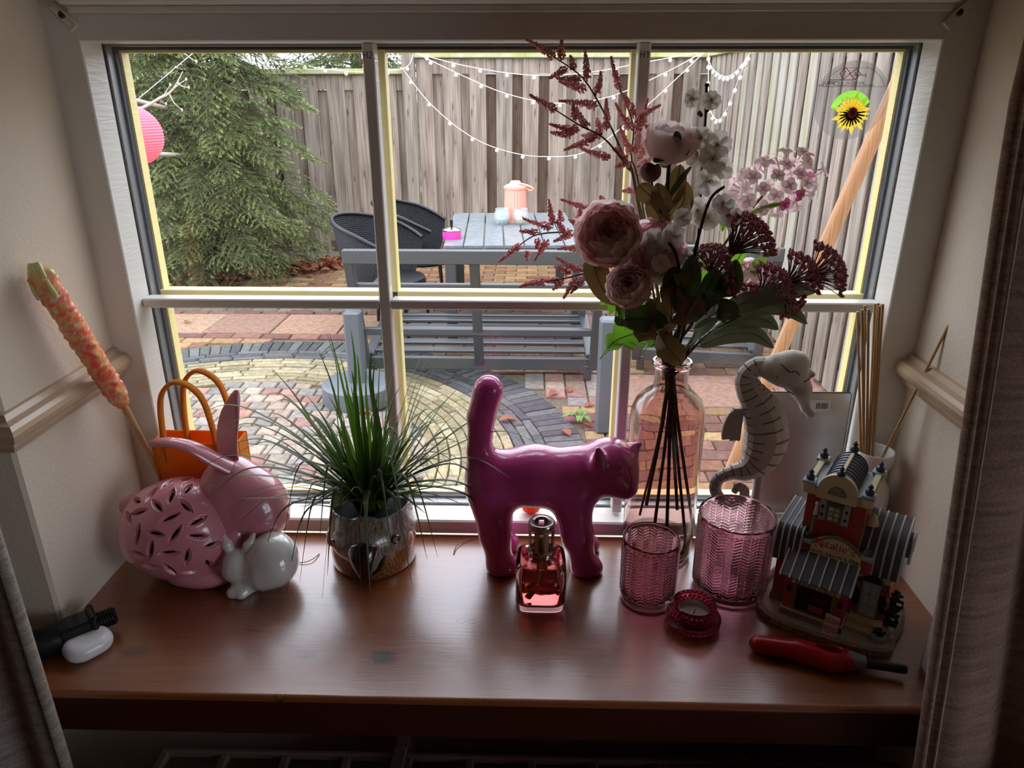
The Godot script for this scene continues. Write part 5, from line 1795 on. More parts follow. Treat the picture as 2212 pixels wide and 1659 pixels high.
func build_glassware() -> void:
	# fragrance lamp
	var t := thing("fragrance_lamp", "square pink glass fragrance lamp with a pierced silver cap and a wick in pink oil", "fragrance lamp", Vector3(0.0465, 0, 0.149))
	var pink := glass("pink_glass", Color(0.97, 0.72, 0.72))
	var s := mb()
	lathe(s, [Vector2(0, 0.0), Vector2(0.026, 0.0), Vector2(0.030, 0.0015), Vector2(0.0322, 0.006), Vector2(0.0327, 0.015), Vector2(0.0327, 0.055), Vector2(0.031, 0.064), Vector2(0.027, 0.069), Vector2(0.019, 0.0715), Vector2(0.013, 0.073), Vector2(0.0125, 0.078), Vector2(0.0095, 0.078), Vector2(0.0095, 0.072), Vector2(0.017, 0.0675), Vector2(0.025, 0.064), Vector2(0.0275, 0.056), Vector2(0.0275, 0.014), Vector2(0.025, 0.009), Vector2(0.016, 0.0075), Vector2(0, 0.0095)], 64, Transform3D.IDENTITY, func(a: float, v: Vector2): return lerpf(1.0, 1.0 / pow(pow(absf(cos(a)), 6.0) + pow(absf(sin(a)), 6.0), 1.0 / 6.0), smoothstep(0.0145, 0.02, v.x)))
	part(s, "bottle", pink, t)
	s = mb()
	lathe(s, [Vector2(0, 0.0097), Vector2(0.0158, 0.0078), Vector2(0.0247, 0.0094), Vector2(0.0272, 0.0142), Vector2(0.0272, 0.036), Vector2(0.0, 0.036)], 64, Transform3D.IDENTITY, func(a: float, v: Vector2): return lerpf(1.0, 1.0 / pow(pow(absf(cos(a)), 6.0) + pow(absf(sin(a)), 6.0), 1.0 / 6.0), smoothstep(0.0145, 0.02, v.x)))
	part(s, "oil", glass("pink_oil", Color(0.98, 0.74, 0.72), 0.036), t)
	s = mb()
	tube(s, curve([Vector3(0.0, 0.076, 0), Vector3(-0.002, 0.055, 0.004), Vector3(-0.008, 0.03, 0.008), Vector3(-0.016, 0.013, 0.004)], 16), 0.0042, 10)
	tube(s, curve([Vector3(0.002, 0.066, -0.004), Vector3(0.006, 0.045, -0.006), Vector3(-0.002, 0.026, -0.002), Vector3(0.008, 0.021, 0.004), Vector3(0.019, 0.022, 0.002)], 20), 0.0036, 10)
	part(s, "wick", mt("cotton_wick", Color(0.78, 0.58, 0.46), 0.9), t)
	s = mb()
	lathe(s, [Vector2(0.0125, 0.0725), Vector2(0.017, 0.0725), Vector2(0.0172, 0.0745), Vector2(0.0172, 0.079), Vector2(0.0158, 0.0795), Vector2(0.0125, 0.0795), Vector2(0.0125, 0.0725)], 40)
	lathe(s, [Vector2(0.0108, 0.1165), Vector2(0.0166, 0.113), Vector2(0.017, 0.1165), Vector2(0.0168, 0.1195), Vector2(0.0155, 0.121), Vector2(0.0105, 0.1212), Vector2(0.0095, 0.1205), Vector2(0.0095, 0.1165), Vector2(0.0108, 0.1165)], 40)
	for i in 8:      # the pillars between the rounded slots
		var a := TAU * (i + 0.5) / 8
		var rings := []
		for k in 13:
			var y := lerpf(0.079, 0.1165, k / 12.0)
			var e := absf(k / 12.0 - 0.5) * 2.0
			var w := 0.16 + 0.235 * pow(maxf(0.0, (e - 0.72) / 0.28), 2.0)
			var ring := PackedVector3Array()
			for q in [[-w, 0.0168], [w, 0.0168], [w, 0.0152], [-w, 0.0152]]: ring.append(Vector3(cos(a - q[0]) * q[1], y, sin(a - q[0]) * q[1]))
			rings.append(ring)
		strip(s, rings, true, false, -1)
	part(s, "cap", mt("cap_silver", Color(0.72, 0.7, 0.68), 0.22, 1.0), t)
	s = mb()
	lathe(s, [Vector2(0.0, 0.078), Vector2(0.007, 0.078), Vector2(0.0075, 0.083), Vector2(0.0075, 0.099), Vector2(0.005, 0.101), Vector2(0.0, 0.101)], 24)
	part(s, "burner", mt("burner_stone", Color(0.55, 0.45, 0.3), 0.4, 0.6), t)
	# vase
	t = thing("glass_vase", "tall smoky rose glass bottle vase with a narrow neck, holding the bouquet", "vase", Vector3(0.2185, 0, 0.032))
	s = mb()
	lathe(s, [Vector2(0, 0), Vector2(0.040, 0), Vector2(0.0475, 0.003), Vector2(0.0500, 0.010), Vector2(0.0508, 0.05), Vector2(0.0500, 0.13), Vector2(0.0508, 0.21), Vector2(0.0495, 0.225), Vector2(0.044, 0.240), Vector2(0.034, 0.2505), Vector2(0.0255, 0.256), Vector2(0.0225, 0.262), Vector2(0.0222, 0.284), Vector2(0.0235, 0.289), Vector2(0.0268, 0.2915), Vector2(0.0272, 0.2945), Vector2(0.0255, 0.297), Vector2(0.0225, 0.297), Vector2(0.0205, 0.293), Vector2(0.0198, 0.284), Vector2(0.0200, 0.262), Vector2(0.024, 0.2535), Vector2(0.0325, 0.2475), Vector2(0.0425, 0.2365), Vector2(0.0475, 0.2225), Vector2(0.0485, 0.209), Vector2(0.0478, 0.13), Vector2(0.0485, 0.05), Vector2(0.0475, 0.014), Vector2(0.043, 0.009), Vector2(0, 0.011)], 64, Transform3D.IDENTITY, func(a: float, v: Vector2): return 1.0 + (0.006 * sin(a * 3.0 + v.y * 30.0) + 0.004 * sin(a * 5.0 - v.y * 55.0)) * smoothstep(0.03, 0.045, v.x))
	part(s, "glass", glass("smoky_rose_glass", Color(0.92, 0.83, 0.81)), t)
	# the cups
	chevron_cup("glass_cup", "smaller rose glass cup with a chevron relief, in front of the vase", Vector3(0.189, 0, 0.1385), 0.0368, 0.0925, 26, glass("rose_glass", Color(0.95, 0.76, 0.81)))
	chevron_cup("glass_cup", "larger rose glass cup with a chevron relief, below the white seahorse", Vector3(0.3035, 0, 0.1145), 0.0495, 0.115, 30, M.rose_glass)
	# beaded holder and tea light
	t = thing("beaded_candle_holder", "small deep pink glass holder with rows of glass beads, in front of the two cups", "candle holder", Vector3(0.2385, 0, 0.1925))
	var deep := glass("deep_pink_glass", Color(0.93, 0.5, 0.6))
	s = mb()
	lathe(s, [Vector2(0, 0), Vector2(0.024, 0), Vector2(0.029, 0.003), Vector2(0.0345, 0.011), Vector2(0.0345, 0.0125), Vector2(0.033, 0.013), Vector2(0.0245, 0.0075), Vector2(0.0225, 0.009), Vector2(0.0235, 0.018), Vector2(0.0262, 0.0305), Vector2(0.0265, 0.0325), Vector2(0.025, 0.033), Vector2(0.0235, 0.031), Vector2(0.0205, 0.014), Vector2(0.0195, 0.008), Vector2(0, 0.007)], 72)
	part(s, "dish", deep, t)
	for k in [[0.0272, 0.0085, 0.0021, 34], [0.0312, 0.0115, 0.0023, 36], [0.0325, 0.0078, 0.0019, 38], [0.0243, 0.0165, 0.0022, 26], [0.0256, 0.0225, 0.0023, 26], [0.0265, 0.0285, 0.0021, 28], [0.0238, 0.0295, 0.0016, 26]]:
		s = mb()
		for i in k[3]:
			var a: float = TAU * (i + (0.5 if k[1] > 0.02 else 0.0)) / k[3]
			ball(s, Vector3(cos(a) * k[0], k[1], sin(a) * k[0]), k[2], 10, 7)
		part(s, "bead_row", deep, t).set_meta("kind", "stuff")
	t = thing("tealight", "tea light in an aluminium cup with a bent black wick, inside the beaded holder", "candle", Vector3(0.2385, 0.0075, 0.1925))
	s = mb()
	lathe(s, [Vector2(0, 0), Vector2(0.0178, 0), Vector2(0.0183, 0.001), Vector2(0.0183, 0.0155), Vector2(0.0188, 0.016), Vector2(0.0183, 0.0162), Vector2(0.0179, 0.0155), Vector2(0.0177, 0.002), Vector2(0, 0.002)], 48)
	part(s, "cup", mt("aluminium", Color(0.72, 0.7, 0.69), 0.32, 1.0), t)
	s = mb()
	lathe(s, [Vector2(0, 0.002), Vector2(0.0177, 0.002), Vector2(0.0177, 0.0083), Vector2(0.017, 0.0078), Vector2(0.004, 0.0075), Vector2(0, 0.0083)], 40)
	part(s, "wax", mt("white_wax", Color(0.87, 0.85, 0.82), 0.5), t)
	s = mb()
	tube(s, curve([Vector3(0, 0.008, 0), Vector3(0.0005, 0.011, 0.001), Vector3(0.002, 0.014, 0)], 6), 0.0006, 6)
	part(s, "wick", M.black_plastic, t)
	# orange glass ball behind the cat
	t = thing("orange_candle_glass", "little round orange glass standing on the window frame, seen under the magenta cat", "candle holder", Vector3(0.0335, 0.0245, -0.028))
	s = mb()
	lathe(s, [Vector2(0, 0), Vector2(0.006, 0.0005), Vector2(0.0135, 0.006), Vector2(0.0165, 0.015), Vector2(0.016, 0.023), Vector2(0.0135, 0.029), Vector2(0.012, 0.029), Vector2(0.0145, 0.022), Vector2(0.0148, 0.015), Vector2(0.012, 0.007), Vector2(0, 0.003)], 36)
	var om := mt("orange_glass", Color(1.0, 0.42, 0.08), 0.2)
	om.backlight_enabled = true
	om.backlight = Color(1.0, 0.45, 0.1)
	part(s, "bowl", om, t)
	s = mb()
	lathe(s, [Vector2(0, 0.005), Vector2(0.010, 0.007), Vector2(0.012, 0.014), Vector2(0, 0.014)], 20)
	part(s, "wax", M.white_wax, t)


func sheet(called: String, c: Color, thru: Color, rough := 0.6) -> StandardMaterial3D:   # thin plant stuff: light comes through
	var m := mt(called, c, rough)
	m.backlight_enabled = true
	m.backlight = thru
	return m


func astilbe(label: String, lines: Array, spikes: Array, sd: int) -> void:
	rng.seed = sd
	var t := thing("astilbe_stem", label, "flower", Vector3.ZERO, 0.0, "pink astilbe stems in the vase")
	for l in lines:
		var s := mb()
		var n: int = l.size() * 5
		var rr := []
		for i in n + 1: rr.append(lerpf(0.0018, 0.0007, float(i) / n))
		tube(s, curve(l, n), rr, 7)
		part(s, "stem", M.stem_green, t)
	for k in spikes:
		var a: Vector3 = k[0]
		var b: Vector3 = k[1] + Vector3(0, 0, rng.randf_range(-0.012, 0.012))
		var s := mb(true)
		var L := a.distance_to(b)
		var d := (b - a) / L
		var x := d.cross(Vector3(0.3, 0.2, 0.9)).normalized()
		var y := d.cross(x)
		var bend := (x * rng.randf_range(-1, 1) + y * rng.randf_range(-1, 1)) * L * 0.05
		s.set_color(Color(0.62, 0.36, 0.3).srgb_to_linear())
		tube(s, curve([a, a.lerp(b, 0.5) + bend, b], 8), [0.0009, 0.0008, 0.0007, 0.0006, 0.0006, 0.0005, 0.0005, 0.0004, 0.0003], 5)
		var n := int(L * 3600.0)
		for i in n:
			var f := (i + 0.5) / n
			var an := i * 2.4 + rng.randf()
			var rad := 0.0056 * (1.0 - f * 0.8) * rng.randf_range(0.35, 1.0)
			var c := a.lerp(b, f) + bend * 4.0 * f * (1.0 - f) + (x * cos(an) + y * sin(an)) * rad + d * rad * 0.9
			var v := rng.randf()
			s.set_color((Color(0.98, 0.78, 0.80) if v < 0.65 else Color(1.0, 0.9, 0.9) if v < 0.9 else Color(0.88, 0.72, 0.6)).srgb_to_linear())
			ball(s, c, 0.00155 * (1.0 - f * 0.45), 5, 3)
		part(s, "plume", M.astilbe_pink, t)


func petal(center: Vector3, ax: Basis, r: float, az: float, t0: float, t1: float, half: float, ruffle: float, flare: float, sd: int) -> SurfaceTool:   # part of a cup round a flower's axis: from angle t0 to t1 off the base
	var s := mb()
	s.set_smooth_group(1)
	var nz := FastNoiseLite.new()
	nz.seed = sd
	nz.frequency = 1.6
	var rows := []
	for i in 9:
		var v := i / 8.0
		var th := lerpf(t0, t1, v)
		var w := half * pow(sin(PI * clampf(0.16 + v * 0.62, 0, 1)), 0.8) * (1.0 if v < 0.8 else 1.0 - (v - 0.8) * 0.9)
		var row := []
		for j in 9:
			var u := j / 4.0 - 1.0
			var a := az + u * w
			var rr := r * (1.0 + flare * v * v * (0.6 + 0.4 * u * u) + ruffle * nz.get_noise_2d(u * 1.5, v * 1.2 + sd) * (0.3 + v))
			var tt := th - 0.18 * u * u * v
			var q := Vector3(sin(tt) * cos(a), -cos(tt), sin(tt) * sin(a)) * rr
			row.append(center + ax * q)
		rows.append(row)
	for i in 8:
		for j in 8: quad(s, rows[i][j], rows[i + 1][j], rows[i + 1][j + 1], rows[i][j + 1])
	return s


func peony(t: Node3D, center: Vector3, axis: Vector3, r: float, mats: Array, sd: int, layers: Array) -> void:
	rng.seed = sd
	var y := axis.normalized()
	var x := y.cross(Vector3(0.2, 0.3, 0.9)).normalized()
	var ax := Basis(x, y, x.cross(y))
	for k in layers.size():
		var L: Array = layers[k]   # [petals, radius share, t0, t1, half width, ruffle, flare]
		for i in L[0]:
			var s := petal(center, ax, r * L[1] * rng.randf_range(0.96, 1.04), TAU * (i + rng.randf_range(-0.15, 0.15)) / L[0] + k * 0.7, L[2], L[3] + rng.randf_range(-0.15, 0.12), L[4], L[5], L[6] + rng.randf_range(-0.03, 0.06), sd * 40 + k * 9 + i)
			part(s, "petal", mats[rng.randi() % mats.size()], t)
	var heart := mb()
	ball(heart, center - y * r * 0.86, r * 0.3, 10, 7)
	part(heart, "calyx", M.calyx_green, t)


const OPEN_PEONY := [[6, 1.0, 0.1, 1.95, 0.95, 0.1, 0.1], [6, 0.95, 0.15, 2.15, 0.95, 0.12, 0.02], [6, 0.87, 0.15, 2.3, 0.95, 0.14, -0.06], [5, 0.76, 0.15, 2.45, 1.05, 0.16, -0.1], [5, 0.62, 0.2, 2.6, 1.1, 0.2, -0.06], [4, 0.47, 0.2, 2.75, 1.2, 0.24, 0.0], [3, 0.32, 0.2, 2.8, 1.3, 0.25, 0.0]]
const CUP_ROSE := [[5, 1.0, 0.08, 1.85, 0.8, 0.08, 0.12], [5, 0.9, 0.1, 2.0, 0.95, 0.1, 0.02], [4, 0.72, 0.1, 2.2, 1.1, 0.12, -0.05], [3, 0.5, 0.5, 2.5, 1.1, 0.12, 0.0]]


func leaf(t: Node3D, p: Array, w: float, m: Material, side: Vector3, notch := 0.0, fold := 0.2) -> void:
	var s := mb()
	s.set_smooth_group(1)
	var n := 20
	var line := curve(p, n)
	var prev := []
	for i in n + 1:
		var f := float(i) / n
		var d := (line[mini(i + 1, n)] - line[maxi(i - 1, 0)]).normalized()
		var x := (side - d * side.dot(d)).normalized()
		var up := x.cross(d)
		var ww := w * pow(sin(PI * pow(clampf(f, 0.0, 1.0), 0.85)), 0.75) if i < n else 0.0
		if notch > 0.0: ww *= 1.0 - notch * (0.5 - 0.5 * cos(f * TAU * 5.0)) + notch * 0.3
		var sway := notch * 0.02
		var row := []
		for u in [-1.0, -0.5, 0.0, 0.5, 1.0]:
			row.append(line[i] + x * ww * u + up * ww * fold * absf(u) - d * (absf(u) * sway) + up * ww * 0.06 * sin(f * 9.0 + u * 3.0))
		if i > 0:
			for j in 4: quad(s, prev[j], prev[j + 1], row[j + 1], row[j])
		prev = row
	tube(s, line, 0.0007, 5)
	part(s, "leaf", m, t)


func stem(t: Node3D, p: Array, r0: float, r1: float, m: Material, rough := 0.0) -> void:
	var n := p.size() * 7
	var line := curve(p, n)
	var rr := []
	for i in n + 1: rr.append(lerpf(r0, r1, float(i) / n) * (1.0 + rough * rng.randf_range(-1, 1)))
	var s := mb()
	tube(s, line, rr, 8)
	part(s, "stem", m, t)


func blossom(t: Node3D, c: Vector3, axis: Vector3, r: float, sd: int) -> void:   # five notched white petals, stamens, a green calyx
	rng.seed = sd
	var y := axis.normalized()
	var x := y.cross(Vector3(0.31, 0.8, 0.5)).normalized()
	var ax := Basis(x, y, x.cross(y))
	var s := mb()
	s.set_smooth_group(1)
	for k in 5:
		var az := TAU * k / 5.0 + rng.randf_range(-0.1, 0.1)
		var prev := []
		for i in 8:
			var v := i / 7.0
			var w := 0.56 * r * pow(sin(PI * clampf(0.08 + v * 0.72, 0, 1)), 0.7) * (1.0 if i < 7 else 0.8)
			var row := []
			for u in [-1.0, -0.5, 0.0, 0.5, 1.0]:
				var q := Vector3(r * v * (1.0 - (0.07 if i == 7 and u == 0.0 else 0.0)), r * (0.22 * v * v + 0.08 * sin(v * 5.0 + u * 2.0) - 0.12 * u * u * v), w * u)
				row.append(c + ax * (Basis(Vector3.UP, az) * q))
			if i > 0:
				for j in 4: quad(s, prev[j], prev[j + 1], row[j + 1], row[j])
			prev = row
	var o := part(s, "blossom", M.white_petal, t)
	s = mb()
	for i in 12:
		var a := rng.randf() * TAU
		var d := ax * Vector3(cos(a) * 0.3, 1.0, sin(a) * 0.3) * r * rng.randf_range(0.35, 0.5)
		tube(s, PackedVector3Array([c, c + d]), 0.0002, 3, false)
		ball(s, c + d, 0.0005, 4, 3)
	part(s, "stamens", M.stamen_yellow, o)
	s = mb()
	ball(s, c - y * r * 0.2, Vector3.ONE * r * 0.2, 8, 5)
	part(s, "calyx", M.calyx_green, o)


func umbel(t: Node3D, base: Vector3, dir: Vector3, R: float, count: int, sd: int) -> void:   # maroon stonecrop: branching stalks with clusters of buds
	rng.seed = sd
	var s := mb()
	var b := mb(true)
	var y := dir.normalized()
	var x := y.cross(Vector3(0.1, 0.2, 1)).normalized()
	var ax := Basis(x, y, x.cross(y))
	for i in count:
		var a := i * 2.4
		var f := sqrt((i + 0.5) / count)
		var tip := base + ax * (Vector3(cos(a) * f * 0.85, 1.05 - 0.42 * f * f, sin(a) * f * 0.85) * R)
		tube(s, curve([base, base.lerp(tip, 0.5) + y * R * 0.1, tip], 4), [0.0009, 0.0007, 0.0006, 0.0005, 0.0005], 4, false)
		for k in 6:
			var an := TAU * k / 6.0 + rng.randf()
			var d := (ax * Vector3(cos(an) * 0.8, 0.6 + rng.randf() * 0.5, sin(an) * 0.8)).normalized()
			var v := rng.randf()
			b.set_color(Color(0.66, 0.36, 0.42).lerp(Color(0.78, 0.54, 0.57), v).srgb_to_linear())
			tube(b, PackedVector3Array([tip, tip + d * 0.0022, tip + d * 0.0048, tip + d * 0.0066]), [0.0008, 0.0019, 0.0017, 0.0002], 5, false)
	var o := part(s, "stalks", M.maroon_stem, t)
	part(b, "buds", M.maroon_bud, t)


func lilac(t: Node3D, c: Vector3, R: Vector3, count: int, sd: int, turn: float) -> void:
	rng.seed = sd
	for i in count:
		var f := (i + 0.5) / count
		var ph := acos(1.0 - 2.0 * f)
		var a := i * 2.39996
		var n := Vector3(sin(ph) * cos(a), cos(ph), sin(ph) * sin(a))
		var o := c + Basis(Vector3.BACK, turn) * (n * R * rng.randf_range(0.72, 1.05))
		var y := (Basis(Vector3.BACK, turn) * (n / R)).normalized()
		y = (y + Vector3(rng.randf_range(-0.4, 0.4), rng.randf_range(-0.2, 0.5), rng.randf_range(-0.4, 0.4))).normalized()
		var x := y.cross(Vector3(0.4, 0.1, 0.9)).normalized()
		var ax := Basis(x, y, x.cross(y)) * Basis(Vector3.UP, rng.randf() * TAU)
		var s := mb()
		s.set_smooth_group(1)
		var r := rng.randf_range(0.0082, 0.0108)
		for k in 4:
			var bs := ax * Basis(Vector3.UP, TAU * k / 4.0)
			var prev := []
			for j in 5:
				var v := j / 4.0
				var w := r * 0.52 * pow(sin(PI * clampf(0.12 + v * 0.75, 0, 1)), 0.8)
				var row := []
				for u in [-1.0, 0.0, 1.0]: row.append(o + bs * Vector3(r * v, r * (0.25 * v - 0.42 * v * v + 0.2 * u * u * v), w * u))
				if j > 0:
					for q in 2: quad(s, prev[q], prev[q + 1], row[q + 1], row[q])
				prev = row
		tube(s, PackedVector3Array([o - y * r * 1.3, o]), [0.0007, 0.0013], 6, false)
		part(s, "floret", M.lilac_pale if rng.randf() < 0.86 else M.lilac_pink, t)


func build_bouquet() -> void:
	mt("stem_green", Color(0.36, 0.34, 0.2), 0.7)
	mt("stem_brown", Color(0.16, 0.12, 0.08), 0.75)
	mt("maroon_stem", Color(0.36, 0.2, 0.17), 0.7)
	var am := sheet("astilbe_pink", Color(1, 1, 1), Color(1, 1, 1), 0.85)
	am.vertex_color_use_as_albedo = true
	am.rim_enabled = true
	am.rim = 0.8
	var bm := mt("maroon_bud", Color(1, 1, 1), 0.7)
	bm.vertex_color_use_as_albedo = true
	var pk := [sheet("petal_rose", Color(0.95, 0.75, 0.74), Color(1, 0.94, 0.94), 0.6), sheet("petal_deep_rose", Color(0.92, 0.65, 0.66), Color(1, 0.9, 0.9), 0.6), sheet("petal_pale_rose", Color(0.97, 0.86, 0.84), Color(1, 0.96, 0.95), 0.6)]
	var bud := [sheet("petal_dusk", Color(0.42, 0.26, 0.25), Color(0.2, 0.1, 0.1), 0.7)]
	sheet("white_petal", Color(0.9, 0.88, 0.85), Color(0.8, 0.78, 0.75), 0.6)
	sheet("lilac_pale", Color(0.95, 0.89, 0.89), Color(0.8, 0.72, 0.72), 0.6)
	sheet("lilac_pink", Color(0.86, 0.5, 0.66), Color(0.6, 0.25, 0.4), 0.6)
	mt("stamen_yellow", Color(0.78, 0.66, 0.35), 0.7)
	mt("calyx_green", Color(0.45, 0.47, 0.24), 0.7)
	var dark := sheet("foliage_dark", Color(0.28, 0.32, 0.22), Color(0.16, 0.2, 0.08), 0.5)
	var olive := sheet("foliage_olive", Color(0.56, 0.6, 0.5), Color(0.2, 0.22, 0.15), 0.5)
	var brown := sheet("foliage_brown", Color(0.5, 0.41, 0.27), Color(0.3, 0.24, 0.12), 0.6)
	var fresh := sheet("foliage_fresh", Color(0.42, 0.58, 0.2), Color(0.4, 0.6, 0.15), 0.55)
	rng.seed = 200
	# astilbe
	astilbe("tallest pink astilbe plume, reaching up to the head of the window", [[Vector3(0.1908, 0.0581, 0.03), Vector3(0.2118, 0.2833, 0.034), Vector3(0.1561, 0.5194, 0.03), Vector3(0.1471, 0.5401, 0.025), Vector3(0.1251, 0.5845, 0.02), Vector3(0.1071, 0.6156, 0.02), Vector3(0.0864, 0.6429, 0.02), Vector3(0.0567, 0.6623, 0.02)]], [[Vector3(0.0567, 0.6623, 0.02), Vector3(0.021, 0.6828, 0.02)], [Vector3(0.0624, 0.6601, 0.02), Vector3(0.0631, 0.6827, 0.02)], [Vector3(0.0781, 0.6489, 0.02), Vector3(0.0728, 0.6652, 0.02)], [Vector3(0.0931, 0.6377, 0.02), Vector3(0.0887, 0.6696, 0.02)], [Vector3(0.0699, 0.6519, 0.02), Vector3(0.0488, 0.6412, 0.03)], [Vector3(0.0866, 0.6384, 0.02), Vector3(0.0577, 0.6405, 0.03)], [Vector3(0.0935, 0.6278, 0.02), Vector3(0.0605, 0.6377, 0.02)], [Vector3(0.1036, 0.6217, 0.02), Vector3(0.1089, 0.6481, 0.02)], [Vector3(0.1073, 0.611, 0.02), Vector3(0.0607, 0.6165, 0.03)], [Vector3(0.1185, 0.583, 0.02), Vector3(0.116, 0.6187, 0.02)], [Vector3(0.1119, 0.5814, 0.02), Vector3(0.1084, 0.5968, 0.01)], [Vector3(0.1382, 0.5591, 0.02), Vector3(0.1268, 0.5629, 0.03)]], 201)
	astilbe("pink astilbe plume slanting to the left below the tallest one", [[Vector3(0.2129, 0.2492, 0.032), Vector3(0.2118, 0.2792, 0.032), Vector3(0.1521, 0.5243, 0.045), Vector3(0.143, 0.5424, 0.05), Vector3(0.1144, 0.5751, 0.05), Vector3(0.0848, 0.5903, 0.05), Vector3(0.0587, 0.6054, 0.05)]], [[Vector3(0.0587, 0.6054, 0.05), Vector3(0.0265, 0.6233, 0.05)], [Vector3(0.0798, 0.5949, 0.05), Vector3(0.076, 0.6136, 0.05)], [Vector3(0.0946, 0.5865, 0.05), Vector3(0.0809, 0.6099, 0.05)], [Vector3(0.0849, 0.585, 0.05), Vector3(0.0499, 0.5922, 0.06)], [Vector3(0.0786, 0.5812, 0.05), Vector3(0.0513, 0.583, 0.04)], [Vector3(0.103, 0.5766, 0.05), Vector3(0.0678, 0.5626, 0.05)], [Vector3(0.1219, 0.5541, 0.05), Vector3(0.0863, 0.5651, 0.04)], [Vector3(0.1418, 0.5495, 0.05), Vector3(0.1263, 0.5643, 0.05)], [Vector3(0.1467, 0.5495, 0.05), Vector3(0.1279, 0.5448, 0.06)], [Vector3(0.1109, 0.5812, 0.05), Vector3(0.0887, 0.5782, 0.02)]], 202)
	astilbe("upright pink astilbe plume before the right glazing bar", [[Vector3(0.2169, 0.2511, 0.03), Vector3(0.2158, 0.2805, 0.03), Vector3(0.1644, 0.512, 0.01), Vector3(0.153, 0.5495, 0), Vector3(0.1524, 0.5885, 0), Vector3(0.1349, 0.6279, 0)]], [[Vector3(0.1349, 0.6279, 0), Vector3(0.1214, 0.6646, 0)], [Vector3(0.1452, 0.6092, 0), Vector3(0.134, 0.6248, 0.01)], [Vector3(0.1519, 0.5829, 0), Vector3(0.129, 0.6139, 0)], [Vector3(0.1539, 0.5917, 0), Vector3(0.1828, 0.6116, 0)], [Vector3(0.1527, 0.5544, 0), Vector3(0.1343, 0.5881, 0.01)], [Vector3(0.1522, 0.5965, 0), Vector3(0.15, 0.6139, 0)], [Vector3(0.1665, 0.5789, 0), Vector3(0.1692, 0.6186, 0)], [Vector3(0.1561, 0.5561, 0), Vector3(0.1607, 0.5746, 0.01)], [Vector3(0.16, 0.5129, 0.01), Vector3(0.1403, 0.514, 0.02)], [Vector3(0.1571, 0.5675, 0), Vector3(0.171, 0.5886, 0)], [Vector3(0.1616, 0.5495, 0), Vector3(0.1716, 0.5676, 0)], [Vector3(0.1606, 0.5395, 0), Vector3(0.1826, 0.5558, -0.005)], [Vector3(0.1555, 0.5789, 0), Vector3(0.1607, 0.6012, -0.005)], [Vector3(0.1629, 0.5295, 0), Vector3(0.1539, 0.5345, 0)], [Vector3(0.1671, 0.5557, -0.005), Vector3(0.1671, 0.5819, -0.005)]], 203)
	astilbe("pink astilbe plume spreading far left over the garden table, left of the big peony", [[Vector3(0.2123, 0.2534, 0.034), Vector3(0.2096, 0.2793, 0.034), Vector3(0.1804, 0.383, 0.03), Vector3(0.1024, 0.45, 0.03), Vector3(0.0795, 0.4612, 0.03), Vector3(0.0607, 0.4639, 0.03), Vector3(0.0344, 0.4601, 0.03), Vector3(0.0176, 0.4496, 0.03)]], [[Vector3(0.0176, 0.4496, 0.03), Vector3(-0.011, 0.4281, 0.03)], [Vector3(0.0567, 0.4723, 0.03), Vector3(0.0505, 0.5052, 0.03)], [Vector3(0.066, 0.4742, 0.03), Vector3(0.0638, 0.4911, 0.03)], [Vector3(0.0568, 0.4695, 0.03), Vector3(0.0193, 0.4795, 0.03)], [Vector3(0.0902, 0.478, 0.03), Vector3(0.0887, 0.4935, 0.03)], [Vector3(0.1083, 0.4899, 0.03), Vector3(0.0657, 0.5035, 0.02)], [Vector3(0.1171, 0.4981, 0.03), Vector3(0.113, 0.509, 0.03)], [Vector3(0.04, 0.4633, 0.03), Vector3(0.0157, 0.4664, 0.04)], [Vector3(0.0242, 0.4402, 0.03), Vector3(0.0247, 0.4264, 0.03)], [Vector3(0.0514, 0.4555, 0.03), Vector3(0.0344, 0.4284, 0.03)], [Vector3(0.0392, 0.4573, 0.03), Vector3(0.0361, 0.4437, 0.03)], [Vector3(0.0904, 0.4715, 0.03), Vector3(0.0761, 0.4801, 0.03)], [Vector3(0.0812, 0.4668, 0.03), Vector3(0.0578, 0.4545, 0.04)], [Vector3(0.0952, 0.4424, 0.03), Vector3(0.063, 0.4446, 0.03)], [Vector3(0.1032, 0.4291, 0.03), Vector3(0.0915, 0.4405, 0.03)], [Vector3(0.0719, 0.463, 0.03), Vector3(0.0604, 0.4778, 0.03)], [Vector3(0.0794, 0.4631, 0.03), Vector3(0.0688, 0.4537, 0.02)]], 204)
	astilbe("lowest pink astilbe plume, pointing left below the big peony", [[Vector3(0.2134, 0.2509, 0.036), Vector3(0.2112, 0.2788, 0.036), Vector3(0.1762, 0.3581, 0.05), Vector3(0.1143, 0.4207, 0.06), Vector3(0.0977, 0.4196, 0.06), Vector3(0.072, 0.4129, 0.06), Vector3(0.0498, 0.409, 0.06)]], [[Vector3(0.0498, 0.409, 0.06), Vector3(0.0152, 0.4027, 0.06)], [Vector3(0.0793, 0.4186, 0.06), Vector3(0.0593, 0.4254, 0.06)], [Vector3(0.094, 0.4215, 0.06), Vector3(0.0612, 0.4375, 0.06)], [Vector3(0.0702, 0.4114, 0.06), Vector3(0.0575, 0.3982, 0.06)], [Vector3(0.0868, 0.413, 0.06), Vector3(0.0704, 0.3906, 0.06)], [Vector3(0.0987, 0.4178, 0.06), Vector3(0.0792, 0.3973, 0.06)], [Vector3(0.0646, 0.4106, 0.06), Vector3(0.0425, 0.4084, 0.05)]], 205)
	# peonies and roses
	var t := thing("peony_stem", "large dusty pink full-blown peony at the left of the bouquet", "flower", Vector3.ZERO, 0.0, "dusty pink peonies in the vase")
